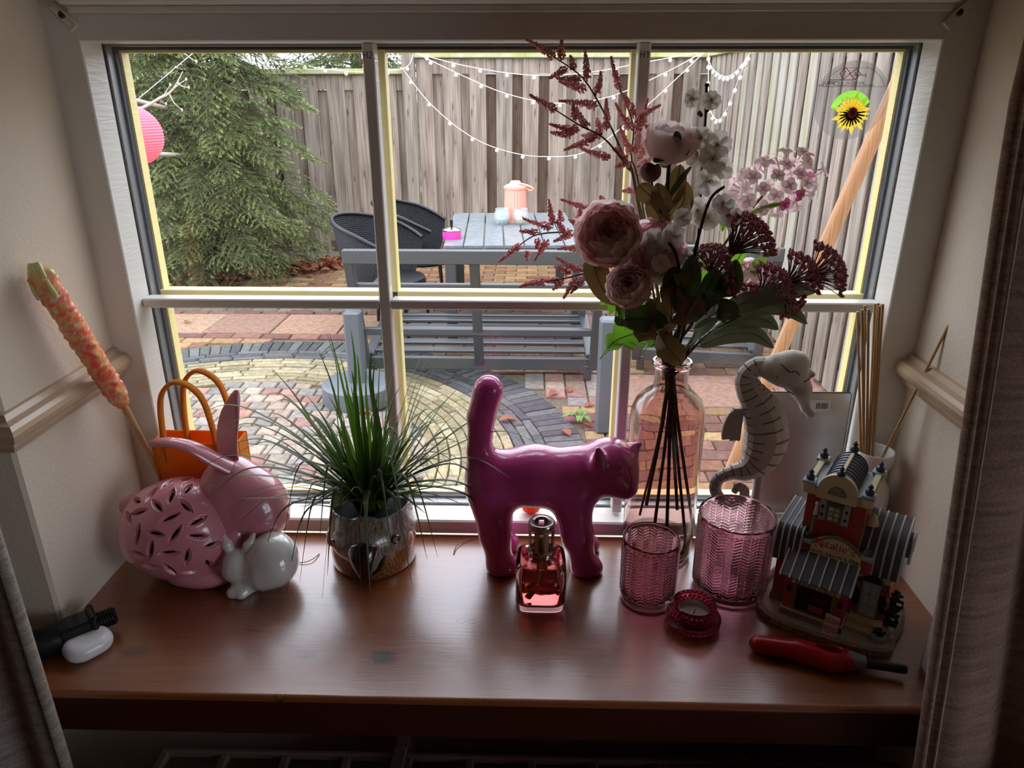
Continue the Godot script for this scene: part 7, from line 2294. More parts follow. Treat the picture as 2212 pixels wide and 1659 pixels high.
	var crescent := PackedVector2Array()
	for i in 21: crescent.append(Vector2(0.001, -0.014) + Vector2(0.0258, 0).rotated(lerpf(0.5, 2.9, i / 20.0)))
	for i in 21: crescent.append(Vector2(0.001, -0.016) + Vector2(0.0185, 0).rotated(lerpf(2.9, 0.5, i / 20.0)))
	prism(s, crescent, 0.0004, 0.00055)
	part(s, "print_ground", sheet("print_green", Color(0.5, 0.82, 0.36), Color(1.6, 1.9, 1.2)), t)
	s = mb()
	for k in 22:
		var a := TAU * k / 22.0
		var c := Vector2(0.0035, -0.0155)
		var d := Vector2(cos(a), sin(a))
		var q := Vector2(-d.y, d.x)
		var L := 0.0225 + 0.004 * sin(k * 2.7)
		prism(s, PackedVector2Array([c + d * 0.004 - q * 0.0018, c + d * L * 0.7 - q * 0.0031, c + d * L, c + d * L * 0.7 + q * 0.0031, c + d * 0.004 + q * 0.0018]), 0.0006, 0.0007 + 0.00004 * (k % 3))
	part(s, "print_petals", sheet("print_yellow", Color(0.98, 0.83, 0.1), Color(1.7, 1.6, 1.0)), t)
	s = mb()
	prism(s, oval(0.0058, 0.0068, 28, Vector2(0.0045, -0.0145)), 0.0008, 0.0009)
	part(s, "print_centre", sheet("print_rust", Color(0.66, 0.3, 0.12), Color(0.6, 0.25, 0.1)), t)
	s = mb()
	prism(s, oval(0.0028, 0.0034, 20, Vector2(0.0045, -0.0145)), 0.0009, 0.001)
	part(s, "print_centre", mt("print_dark", Color(0.15, 0.07, 0.04), 0.7), t)
	s = mb()
	var seg := []
	for i in 25:
		var a := lerpf(0.13 * PI, 0.87 * PI, i / 24.0)
		seg.append(Vector3(cos(a) * 0.0425, sin(a) * 0.0405, 0.0005))
	for i in 24:
		if absf(seg[i].x) > 0.016 or i in [0, 23]: beam(s, seg[i], seg[i + 1], 0.0003, 0.0002, 0.0, Vector3.BACK)
	var fl := seg.filter(func(v): return absf(v.x) <= 0.019)
	beam(s, fl[0], fl[-1], 0.0003, 0.0002, 0.0, Vector3.BACK)
	beam(s, seg[0], seg[-1], 0.0003, 0.0002, 0.0, Vector3.BACK)
	rng.seed = 255
	for k in [[-0.031, 0.0205, 0.028], [-0.032, 0.0185, 0.012], [-0.033, 0.0165, 0.008]]:      # lines of print too fine to read
		var x: float = k[0]
		while x < k[0] + k[2]:
			var w := rng.randf_range(0.0008, 0.0026)
			box(s, Vector3(x, k[1] + 0.003, 0.0004), Vector3(x + w, k[1] + 0.0038, 0.00055))
			x += w + 0.0005
	part(s, "print_lines", M.print_dark, t)
	for k in [["Achtung", 0.003, 0.0085, 0.0295], ["Tel. (D) 0231 51 16 - (NL) 0900 04 80", 0.0024, -0.013, 0.0205], ["Gmbh & Co. Deutschland A, Salzburg, Österreich", 0.0021, -0.009, 0.0178]]: part(text_mesh(k[0], k[1], 0.0001), "print_text", M.print_dark, t, Transform3D(Basis.IDENTITY, Vector3(k[2], k[3], 0.0005)))
	s = mb()
	for c in [Vector2(-0.0125, 0.0315), Vector2(0.0005, 0.0305)]:
		for q in 4:
			var a: Vector2 = c + Vector2(0, 0.0065).rotated(q * PI / 2)
			var b: Vector2 = c + Vector2(0, 0.0065).rotated((q + 1) * PI / 2)
			beam(s, Vector3(a.x, a.y, 0.0005), Vector3(b.x, b.y, 0.0005), 0.0007, 0.0003, 0.0, Vector3.BACK)
	part(s, "hazard_diamond", mt("print_red", Color(0.85, 0.15, 0.15), 0.7), t)
	part(text_mesh("!", 0.0085, 0.0001, "Droid Serif"), "print_text", M.print_dark, t, Transform3D(Basis.IDENTITY, Vector3(-0.0125, 0.0315, 0.0005)))
	s = mb()
	for k in [[-0.0025, 0.029, 0.0025, 0.0294], [0.0003, 0.029, 0.0008, 0.033], [-0.001, 0.0315, 0.0004, 0.0319], [0.0018, 0.0296, 0.0034, 0.0306]]: box(s, Vector3(k[0], k[1], 0.0004), Vector3(k[2], k[3], 0.0006))
	part(s, "hazard_sign", M.print_dark, t)


func finial(t: Node3D, at: Vector3, k := 1.0) -> void:
	var s := mb()
	lathe(s, [Vector2(0.0, 0), Vector2(0.0042, 0.0), Vector2(0.0052, 0.002), Vector2(0.005, 0.0045), Vector2(0.003, 0.0065), Vector2(0.0016, 0.0075), Vector2(0.0032, 0.009), Vector2(0.003, 0.0105), Vector2(0.0014, 0.012), Vector2(0.0016, 0.0128), Vector2(0.0, 0.0142)].map(func(v): return v * k), 14, Transform3D(Basis.IDENTITY, at))
	part(s, "finial", M.salon_blue, t)


func slab(t: Node3D, called: String, m: Material, lo: Vector3, hi: Vector3, bev := 0.0005) -> MeshInstance3D:
	var s := mb()
	box(s, lo, hi, bev)
	return part(s, called, m, t)


func build_salon() -> void:
	var t := thing("salon_model", "small painted model of a red brick nail salon with a corner tower and grey roofs", "model house", Vector3(0.425, 0, 0.165), -0.58)
	var im := Image.create(64, 64, false, Image.FORMAT_RGB8)
	for y in 64:
		for x in 64:
			var row := y / 8
			var joint := y % 8 < 2 or (x + (row % 2) * 8) % 16 < 2
			im.set_pixel(x, y, Color(0.66, 0.42, 0.4) if joint else Color(0.70, 0.14, 0.16).lightened(0.06 * ((row * 5 + (x + (row % 2) * 8) / 16 * 3) % 3)))
	textured(mt("salon_brick", Color.WHITE, 0.5), tex(im), Vector3.ONE * 54, false)
	mt("salon_cream", Color(0.88, 0.83, 0.66), 0.55)
	mt("salon_stone", Color(0.6, 0.52, 0.42), 0.7)
	mt("salon_roof", Color(0.34, 0.35, 0.37), 0.5)
	mt("salon_rib", Color(0.75, 0.78, 0.78), 0.5)
	mt("salon_green", Color(0.47, 0.5, 0.28), 0.5)
	mt("salon_blue", Color(0.26, 0.31, 0.37), 0.4)
	mt("salon_snow", Color(0.74, 0.71, 0.66), 0.9)
	mt("salon_grey", Color(0.66, 0.72, 0.73), 0.5)
	mt("salon_bush", Color(0.1, 0.16, 0.09), 0.8)
	mt("salon_red", Color(0.78, 0.1, 0.16), 0.5)
	mt("salon_bow", Color(0.6, 0.3, 0.22), 0.6)
	mt("salon_dark", Color(0.04, 0.035, 0.035), 0.3)
	mt("salon_ink", Color(0.09, 0.07, 0.06), 0.6)
	var plan := PackedVector2Array()
	for v in curve([Vector3(-0.086, 0, -0.03), Vector3(-0.086, 0, 0.03), Vector3(-0.078, 0, 0.055), Vector3(-0.055, 0, 0.0685), Vector3(-0.02, 0, 0.0695), Vector3(0.02, 0, 0.066), Vector3(0.055, 0, 0.060), Vector3(0.076, 0, 0.046), Vector3(0.0765, 0, 0.02), Vector3(0.081, 0, -0.01), Vector3(0.074, 0, -0.055), Vector3(0.05, 0, -0.07), Vector3(-0.05, 0, -0.07), Vector3(-0.08, 0, -0.06)], 56): plan.append(Vector2(v.x, -v.z))
	var lay := Transform3D(Basis(Vector3.RIGHT, -PI / 2), Vector3.ZERO)
	var s := mb()
	prism(s, plan, 0.0, 0.0095, lay, true, 0.001)
	part(s, "plinth", M.salon_stone, t)
	for i in 11:      # the stones of the kerb
		var a: Vector2 = plan[4 + i * 2]
		var b: Vector2 = plan[6 + i * 2]
		s = mb()
		beam(s, Vector3(a.x, 0.0052, -a.y), Vector3(a.lerp(b, 0.94).x, 0.0052, -a.lerp(b, 0.94).y), 0.004, 0.0096, 0.0008)
		part(s, "kerb_stone", M.salon_stone, t)
	var inner := PackedVector2Array()
	for v in plan: inner.append(v * 0.94)
	s = mb()
	prism(s, inner, 0.0095, 0.0105, lay)
	part(s, "snow", M.salon_snow, t)
	# walls
	slab(t, "wall", M.salon_brick, Vector3(-0.072, 0.0105, -0.05), Vector3(-0.02, 0.075, 0.030))
	slab(t, "wall", M.salon_brick, Vector3(-0.053, 0.0105, 0.01), Vector3(0.018, 0.078, 0.053))
	slab(t, "wall", M.salon_brick, Vector3(0.0, 0.0105, -0.05), Vector3(0.058, 0.088, 0.011))
	slab(t, "wall", M.salon_brick, Vector3(-0.051, 0.07, -0.052), Vector3(0.0165, 0.175, 0.018))
	slab(t, "base_course", M.salon_stone, Vector3(-0.0545, 0.0105, 0.02), Vector3(0.0195, 0.019, 0.0545))
	slab(t, "base_course", M.salon_cream, Vector3(-0.0545, 0.019, 0.02), Vector3(0.0195, 0.022, 0.055))
	slab(t, "base_course", M.salon_stone, Vector3(-0.0735, 0.0105, -0.05), Vector3(-0.05, 0.02, 0.0315))
	slab(t, "wall_band", M.salon_cream, Vector3(0.018, 0.072, 0.0), Vector3(0.0585, 0.09, 0.0122))
	# shop window
	slab(t, "shop_window", M.salon_green, Vector3(-0.042, 0.022, 0.05), Vector3(0.007, 0.069, 0.0545))
	slab(t, "shop_glass", M.salon_dark, Vector3(-0.038, 0.026, 0.0535), Vector3(0.003, 0.061, 0.0549), 0.0)
	slab(t, "display", M.salon_bow, Vector3(-0.022, 0.028, 0.0545), Vector3(-0.004, 0.038, 0.0553))
	slab(t, "display", mt("salon_dull_red", Color(0.3, 0.06, 0.08), 0.6), Vector3(-0.02, 0.043, 0.0545), Vector3(0.0, 0.052, 0.0552))
	slab(t, "fascia", M.salon_cream, Vector3(-0.045, 0.061, 0.052), Vector3(0.011, 0.073, 0.0556))
	part(text_mesh("French", 0.0075, 0.0003, "Droid Serif"), "lettering", M.salon_bow, t, Transform3D(Basis.IDENTITY, Vector3(-0.017, 0.0698, 0.0557)))
	var tm := text_mesh("MANICURES", 0.0082, 0.0003, "Droid Serif")
	part(tm, "lettering", M.salon_ink, t, Transform3D(Basis.IDENTITY, Vector3(-0.017, 0.0638, 0.0557)))
	for x in [-0.0475, 0.013]:
		s = mb()
		ball(s, Vector3(x, 0.052, 0.0555), Vector3(0.0035, 0.0055, 0.0035), 10, 8)
		part(s, "wall_lamp", M.salon_dark, t)
	# awning roof of the bay
	var aw := func(u: float, v: float) -> Vector3: return Vector3(lerpf(-0.058, 0.023, u), lerpf(0.076, 0.0975, v), lerpf(0.067, 0.030, v))
	s = mb()
	face(s, [aw.call(0, 0), aw.call(1, 0), aw.call(1, 1), aw.call(0, 1)], Vector3(0, 0, 0))
	face(s, [aw.call(0, 0), aw.call(1, 0), aw.call(1, 0) - Vector3(0, 0.004, 0.004), aw.call(0, 0) - Vector3(0, 0.004, 0.004)], Vector3(0, 0.09, 0.02))
	for u in [0, 1]: face(s, [aw.call(u, 0), aw.call(u, 1), Vector3(aw.call(u, 1).x, 0.074, 0.026), aw.call(u, 0) - Vector3(0, 0.004, 0.004)], Vector3(-0.017, 0.085, 0.03))
	part(s, "bay_roof", M.salon_roof, t)
	for i in 8:
		s = mb()
		tube(s, PackedVector3Array([aw.call(i / 7.0, -0.03), aw.call(i / 7.0, 1.0)]), 0.0013, 7)
		part(s, "roof_rib", M.salon_rib, t)
	slab(t, "eaves", M.salon_cream, Vector3(-0.056, 0.0725, 0.045), Vector3(0.021, 0.0775, 0.0615))
	# left wing roof and right wing roof: steep, with raised ribs
	for k in [[-0.0765, -0.046, -0.052, 0.036, 0.075, 0.122, 0.012, 5], [0.016, 0.064, -0.05, 0.022, 0.086, 0.138, 0.04, 6]]:
		var rf := func(u: float, v: float) -> Vector3: return Vector3(lerpf(k[0], k[1], u), lerpf(k[4], k[5], sin(v * PI / 2.0)), lerpf(k[3], k[3] - k[6], v * v))
		s = mb()
		s.set_smooth_group(1)
		for j in 6:
			quad(s, rf.call(0, j / 6.0), rf.call(1, j / 6.0), rf.call(1, (j + 1) / 6.0), rf.call(0, (j + 1) / 6.0))
		s.set_smooth_group(-1)
		for u in [0.0, 1.0]:
			for j in 6: face(s, [rf.call(u, j / 6.0), rf.call(u, (j + 1) / 6.0), Vector3(rf.call(u, 0).x, rf.call(u, (j + 1) / 6.0).y, k[2]), Vector3(rf.call(u, 0).x, rf.call(u, j / 6.0).y, k[2])], Vector3((k[0] + k[1]) / 2, 0.09, -0.02))
		quad(s, rf.call(0, 1.0), rf.call(1, 1.0), Vector3(k[1], k[5], k[2]), Vector3(k[0], k[5], k[2]))
		part(s, "wing_roof", M.salon_roof, t)
		for i in k[7]:
			s = mb()
			var line := PackedVector3Array()
			for j in 9: line.append(rf.call(float(i) / (k[7] - 1), j / 8.0) + Vector3(0, 0, 0.0005))
			line.append(Vector3(line[8].x, k[5], k[2]))
			tube(s, line, 0.0013, 6)
			part(s, "roof_rib", M.salon_rib, t)
	s = mb()      # rounded dormer at the right end
	lathe(s, [Vector2(0, -0.012), Vector2(0.016, -0.012), Vector2(0.016, 0.012), Vector2(0.0145, 0.013), Vector2(0, 0.013)], 28, Transform3D(Basis(Vector3.BACK, -PI / 2), Vector3(0.056, 0.119, -0.016)))
	part(s, "dormer", M.salon_roof, t)
	s = mb()
	tube(s, curve([Vector3(0.070, 0.102, 0.0), Vector3(0.070, 0.127, -0.004), Vector3(0.070, 0.135, -0.016), Vector3(0.070, 0.127, -0.029), Vector3(0.070, 0.102, -0.032)], 16), 0.0018, 7)
	part(s, "gable_trim", M.salon_rib, t)
	s = mb()
	lathe(s, [Vector2(0, 0), Vector2(0.0085, 0.0), Vector2(0.007, 0.006), Vector2(0.003, 0.013), Vector2(0, 0.016)], 14, Transform3D(Basis.IDENTITY, Vector3(0.0225, 0.137, -0.008)))
	part(s, "turret_cap", M.salon_cream, t)
	# tower
	slab(t, "cornice", M.salon_cream, Vector3(-0.056, 0.170, -0.056), Vector3(0.0215, 0.179, 0.0225), 0.0015)
	slab(t, "tower_roof", M.salon_grey, Vector3(-0.054, 0.179, -0.054), Vector3(0.0195, 0.182, 0.0205))
	for x in [-0.0505, 0.016]:
		slab(t, "parapet", M.salon_cream, Vector3(x - 0.0035, 0.181, -0.05), Vector3(x + 0.0035, 0.1865, 0.017))
		for z in [-0.0515, 0.0175]:
			slab(t, "corner_block", M.salon_cream, Vector3(x - 0.0065, 0.172, z - 0.0065), Vector3(x + 0.0065, 0.184, z + 0.0065), 0.0012)
			slab(t, "corner_cap", M.salon_grey, Vector3(x - 0.0078, 0.184, z - 0.0078), Vector3(x + 0.0078, 0.188, z + 0.0078), 0.001)
			finial(t, Vector3(x, 0.188, z))
	s = mb()
	prism(s, oval(0.0195, 0.0215, 32), -0.054, 0.021, Transform3D(Basis.IDENTITY, Vector3(-0.0172, 0.182, 0)), true)
	part(s, "barrel_roof", M.salon_roof, t)
	for i in 9:
		s = mb()
		var arc := PackedVector3Array()
		for j in 15:
			var a := lerpf(0.05, PI - 0.05, j / 14.0)
			arc.append(Vector3(-0.0172 + cos(a) * 0.0197, 0.182 + sin(a) * 0.0217, lerpf(-0.052, 0.016, i / 8.0)))
		tube(s, arc, 0.0009, 6)
		part(s, "roof_rib", M.salon_blue, t)
	slab(t, "ridge", M.salon_cream, Vector3(-0.0192, 0.2025, -0.054), Vector3(-0.0152, 0.2055, 0.022))
	s = mb()
	var arch := PackedVector2Array()
	for j in 21: arch.append(Vector2(cos(PI * j / 20.0) * 0.0225, maxf(0.0, sin(PI * j / 20.0)) * 0.0245))
	arch.append(Vector2(-0.0225, -0.011))
	arch.append(Vector2(0.0225, -0.011))
	prism(s, arch, 0.0, 0.006, Transform3D(Basis.IDENTITY, Vector3(-0.0172, 0.181, 0.019)))
	part(s, "gable", M.salon_cream, t)
	s = mb()
	var semi := PackedVector2Array()
	for j in 15: semi.append(Vector2(cos(PI * j / 14.0) * 0.0105, sin(PI * j / 14.0) * 0.0115))
	prism(s, semi, 0.0, 0.0012, Transform3D(Basis.IDENTITY, Vector3(-0.0172, 0.179, 0.025)))
	var vent := part(s, "vent", M.salon_green, t)
	for j in 4: slab(vent, "louvre", M.salon_grey, Vector3(-0.0172 - 0.009 + j * 0.0013, 0.1805 + j * 0.0025, 0.0262), Vector3(-0.0172 + 0.009 - j * 0.0013, 0.1812 + j * 0.0025, 0.0268), 0.0)
	finial(t, Vector3(-0.0172, 0.204, 0.0215), 0.95)
	finial(t, Vector3(-0.0172, 0.205, -0.053), 1.05)
	# tower window with shutters
	slab(t, "window_surround", M.salon_grey, Vector3(-0.0335, 0.138, 0.0175), Vector3(-0.001, 0.169, 0.0192))
	var w := slab(t, "tower_window", M.salon_green, Vector3(-0.0255, 0.139, 0.0185), Vector3(-0.009, 0.168, 0.0205))
	for i in 2:
		for j in 4: slab(w, "pane", M.salon_grey if (i + j) % 2 else M.sticker_paper, Vector3(-0.0235 + i * 0.0068, 0.1415 + j * 0.0064, 0.0204), Vector3(-0.0235 + i * 0.0068 + 0.0052, 0.1415 + j * 0.0064 + 0.0048, 0.0207), 0.0)
	for x in [-0.0345, -0.0075]:
		slab(t, "shutter", M.salon_grey, Vector3(x, 0.139, 0.019), Vector3(x + 0.0075, 0.167, 0.0215))
		s = mb()
		ball(s, Vector3(x + 0.0038, 0.158, 0.0216), Vector3(0.0018, 0.0025, 0.001), 8, 5)
		ball(s, Vector3(x + 0.0038, 0.147, 0.0216), Vector3(0.0022, 0.002, 0.001), 8, 5)
		part(s, "shutter_motif", M.salon_bush, t)
	# name board between two brick piers
	for x in [-0.041, 0.0285]:
		slab(t, "pier", M.salon_brick, Vector3(x - 0.0055, 0.088, 0.02), Vector3(x + 0.0055, 0.107, 0.031))
		slab(t, "pier_cap", M.salon_grey, Vector3(x - 0.0068, 0.107, 0.0188), Vector3(x + 0.0068, 0.113, 0.0322), 0.001)
		s = mb()
		ball(s, Vector3(x, 0.1155, 0.0255), Vector3(0.0055, 0.005, 0.0055), 14, 9)
		part(s, "pier_ball", M.salon_blue, t)
	s = mb()
	tube(s, PackedVector3Array([Vector3(-0.0385, 0.118, 0.024), Vector3(-0.0375, 0.15, 0.0225)]), [0.0018, 0.0014], 8)
	part(s, "flagpole", M.salon_green, t)
	s = mb()
	tube(s, PackedVector3Array([Vector3(-0.0375, 0.145, 0.0225), Vector3(-0.0372, 0.158, 0.022)]), [0.0024, 0.0018], 8)
	ball(s, Vector3(-0.0372, 0.160, 0.022), 0.0026, 8, 6)
	part(s, "lamp_top", M.white_plastic, t)
	var sgn := func(x0: float, x1: float, y0: float, y1: float, rise: float) -> PackedVector2Array:
		var p := PackedVector2Array([Vector2(x0, y0), Vector2(x1, y0)])
		for j in 13: p.append(Vector2(lerpf(x1, x0, j / 12.0), y1 + rise * sin(PI * j / 12.0)))
		return p
	s = mb()
	prism(s, sgn.call(-0.0375, 0.0255, 0.088, 0.1105, 0.0165), 0.026, 0.0305, Transform3D.IDENTITY, false, 0.0006)
	var bd := part(s, "name_board", M.salon_green, t)
	s = mb()
	prism(s, sgn.call(-0.0345, 0.0225, 0.089, 0.108, 0.0155), 0.0305, 0.0313)
	part(s, "board_face", M.salon_cream, bd)
	var x := -0.0285
	for ch in "Natalie's":
		var f := text_mesh(ch, 0.0155 if ch == "N" else 0.0125, 0.0003, "Droid Serif")
		(f.font as SystemFont).font_italic = true
		x += 0.0023 if ch in "lit'" else 0.0036 if ch != "N" else 0.0052
		part(f, "lettering", M.salon_red, bd, Transform3D(Basis(Vector3.BACK, -(x + 0.006) * 6.0), Vector3(x - 0.003, 0.1135 - pow((x + 0.003) * 18.0, 2.0) * 0.008, 0.0314)))
		x += 0.0019 if ch != "N" else 0.0026
	part(text_mesh("NAIL SALON & SPA", 0.0058, 0.0003, "Droid Serif"), "lettering", M.salon_ink, bd, Transform3D(Basis.IDENTITY, Vector3(-0.006, 0.1005, 0.0314)))
	s = mb()
	tube(s, curve([Vector3(-0.014, 0.106, 0.0314), Vector3(-0.009, 0.107, 0.0314), Vector3(-0.006, 0.1055, 0.0314), Vector3(-0.003, 0.107, 0.0314), Vector3(0.002, 0.106, 0.0314)], 12), 0.0003, 4)
	for c in [Vector3(0.0165, 0.0985, 0.0314), Vector3(0.0195, 0.1, 0.0314)]: tube(s, PackedVector3Array(Array(oval(0.0014, 0.0017, 12)).map(func(v): return c + Vector3(v.x, v.y, 0))), 0.0003, 4, false, 1.0, Vector3.ZERO, true)
	beam(s, Vector3(0.0172, 0.0997, 0.0314), Vector3(0.0125, 0.106, 0.0314), 0.0005, 0.0003)
	beam(s, Vector3(0.0186, 0.101, 0.0314), Vector3(0.011, 0.104, 0.0314), 0.0005, 0.0003)
	part(s, "scissors", M.salon_green, bd)
	# the door on the right
	s = mb()
	var dp := PackedVector2Array([Vector2(-0.0135, 0.0), Vector2(0.0135, 0.0)])
	for j in 13: dp.append(Vector2(cos(PI * j / 12.0) * 0.0135, 0.050 + sin(PI * j / 12.0) * 0.0135))
	prism(s, dp, 0.0, 0.002, Transform3D(Basis.IDENTITY, Vector3(0.0385, 0.0195, 0.0112)))
	part(s, "door_frame", M.salon_green, t)
	var dr := slab(t, "door", M.salon_grey, Vector3(0.028, 0.0205, 0.0125), Vector3(0.049, 0.069, 0.0142))
	for i in 2:
		for j in 3: slab(dr, "panel", M.salon_rib, Vector3(0.030 + i * 0.0092, 0.023 + j * 0.0152, 0.0141), Vector3(0.0375 + i * 0.0092, 0.0355 + j * 0.0152, 0.0148), 0.0003)
	s = mb()
	prism(s, semi, 0.0, 0.001, Transform3D(Basis.IDENTITY, Vector3(0.0385, 0.0705, 0.0132)))
	part(s, "fanlight", M.salon_dark, t)
	slab(t, "step", M.salon_cream, Vector3(0.020, 0.0105, 0.011), Vector3(0.0585, 0.0195, 0.026))
	slab(t, "step", M.salon_cream, Vector3(0.020, 0.0105, 0.026), Vector3(0.0585, 0.0145, 0.038))
	for k in [[0.0225, 0.048], [0.0545, 0.045]]:
		s = mb()
		rng.seed = 260
		for i in 40: ball(s, Vector3(k[0] + rng.randfn(0, 0.0018), k[1] + rng.randfn(0, 0.008), 0.0145 + rng.randfn(0, 0.0012)), 0.0022, 6, 4)
		part(s, "garland", M.salon_bush, t)
		s = mb()
		for i in 5: tube(s, curve([Vector3(k[0], k[1] + 0.018, 0.017), Vector3(k[0] + (i - 2) * 0.0016, k[1] + 0.022, 0.0185), Vector3(k[0] + (i - 2) * 0.002, k[1] + 0.014, 0.017)], 6), 0.0011, 5)
		part(s, "bow", M.salon_bow, t)
	# advertising board, flower tub, little cat and flower bed
	var ad := part(_board(), "sandwich_board", M.sticker_paper, t, Transform3D(Basis(Vector3.UP, -0.12) * Basis(Vector3.RIGHT, -0.2), Vector3(0.0075, 0.0105, 0.0625)))
	part(text_mesh("HOLIDAY", 0.0058, 0.0003), "lettering", M.salon_red, ad, Transform3D(Basis(Vector3.BACK, 0.06), Vector3(0, 0.019, 0.0014)).scaled_local(Vector3(0.72, 1.5, 1)))
	part(text_mesh("SPECIALS", 0.0058, 0.0003), "lettering", M.salon_red, ad, Transform3D(Basis(Vector3.BACK, 0.06), Vector3(0, 0.0085, 0.0014)).scaled_local(Vector3(0.65, 1.5, 1)))
	slab(ad, "underline", M.salon_red, Vector3(-0.006, 0.003, 0.0012), Vector3(0.006, 0.0036, 0.0015), 0.0)
	s = mb()
	lathe(s, [Vector2(0, 0), Vector2(0.0055, 0), Vector2(0.0085, 0.006), Vector2(0.0092, 0.0095), Vector2(0.0085, 0.0095), Vector2(0, 0.0085)], 20, Transform3D(Basis.IDENTITY, Vector3(0.0585, 0.0105, 0.042)))
	part(s, "flower_tub", M.salon_grey, t)
	s = mb()
	rng.seed = 261
	for i in 34:
		var a := rng.randf() * TAU
		var d := Vector3(cos(a), rng.randf_range(0.3, 1.4), sin(a)).normalized() * 0.0095
		blade(s, curve([Vector3(0.0585, 0.0205, 0.042), Vector3(0.0585, 0.022, 0.042) + d * 0.6, Vector3(0.0585, 0.0205, 0.042) + d], 5), [0.001, 0.0022, 0.0018, 0.0003], Vector3.UP.cross(d).normalized(), 0.1)
	part(s, "tub_plant", M.salon_bush, t)
	part(soft([["e", Vector3(0.0705, 0.0155, 0.03), Vector3(0.0038, 0.006, 0.0045), null, 0, 0.003], ["e", Vector3(0.0695, 0.0255, 0.032), Vector3(0.0042, 0.004, 0.0042), null, 0, 0.003], ["c", Vector3(0.067, 0.029, 0.0325), Vector3(0.0662, 0.0315, 0.0325), 0.0012, 0.0006, 0.001], ["c", Vector3(0.0715, 0.029, 0.0325), Vector3(0.0722, 0.0315, 0.0325), 0.0012, 0.0006, 0.001], ["c", Vector3(0.069, 0.018, 0.0345), Vector3(0.069, 0.011, 0.037), 0.0014, 0.0016, 0.001]], Vector3(0.06, 0.009, 0.02), Vector3(0.08, 0.034, 0.042), 0.0009, 0.0105), "tiny_cat", M.salon_rib, t)
	s = mb()
	for i in 60: ball(s, Vector3(rng.randf_range(0.0605, 0.072), 0.0105 + rng.randf() * 0.018, rng.randf_range(-0.05, 0.012)), 0.0035, 6, 4)
	part(s, "flower_bed", M.salon_bush, t)
	for k in [[0.070, 0.031, -0.018], [0.0735, 0.026, -0.006], [0.067, 0.024, 0.006], [0.072, 0.03, -0.032]]:
		s = mb()
		for q in 5:
			var a := TAU * q / 5
			ball(s, Vector3(k[0] + cos(a) * 0.002, k[1], k[2] + sin(a) * 0.002), Vector3(0.0016, 0.0009, 0.0016), 8, 5)
		part(s, "white_flower", M.white_plastic, t)


func _board() -> SurfaceTool:
	var s := mb()
	box(s, Vector3(-0.0085, 0.0, 0.0), Vector3(0.0085, 0.0265, 0.0012), 0.0003)
	return s


func pebble(s: SurfaceTool, hx: float, hz: float, h: float, corner: float, edge: float, t: Transform3D) -> void:   # a flat block with round corners in plan and rounded top and bottom edges
	var rings := []
	for i in 17:
		var a := lerpf(-PI / 2, PI / 2, i / 16.0)
		var inset := edge * (1.0 - cos(a))
		var y := (h - edge) * signf(a) + edge * sin(a) if absf(a) > 0.001 else 0.0
		var ring := PackedVector3Array()
		for c in 4:
			var cc := Vector2((hx - corner) * (1 if c in [0, 3] else -1), (hz - corner) * (1 if c < 2 else -1))
			for j in 9:
				var b := (c + j / 8.0) * PI / 2
				var v := cc + Vector2(cos(b), sin(b)) * maxf(corner - inset, 0.0003)
				ring.append(t * Vector3(v.x, y, -v.y))
		rings.append(ring)
	strip(s, rings, true, false, 1)
	cap(s, rings[0], true)
	cap(s, rings[-1])


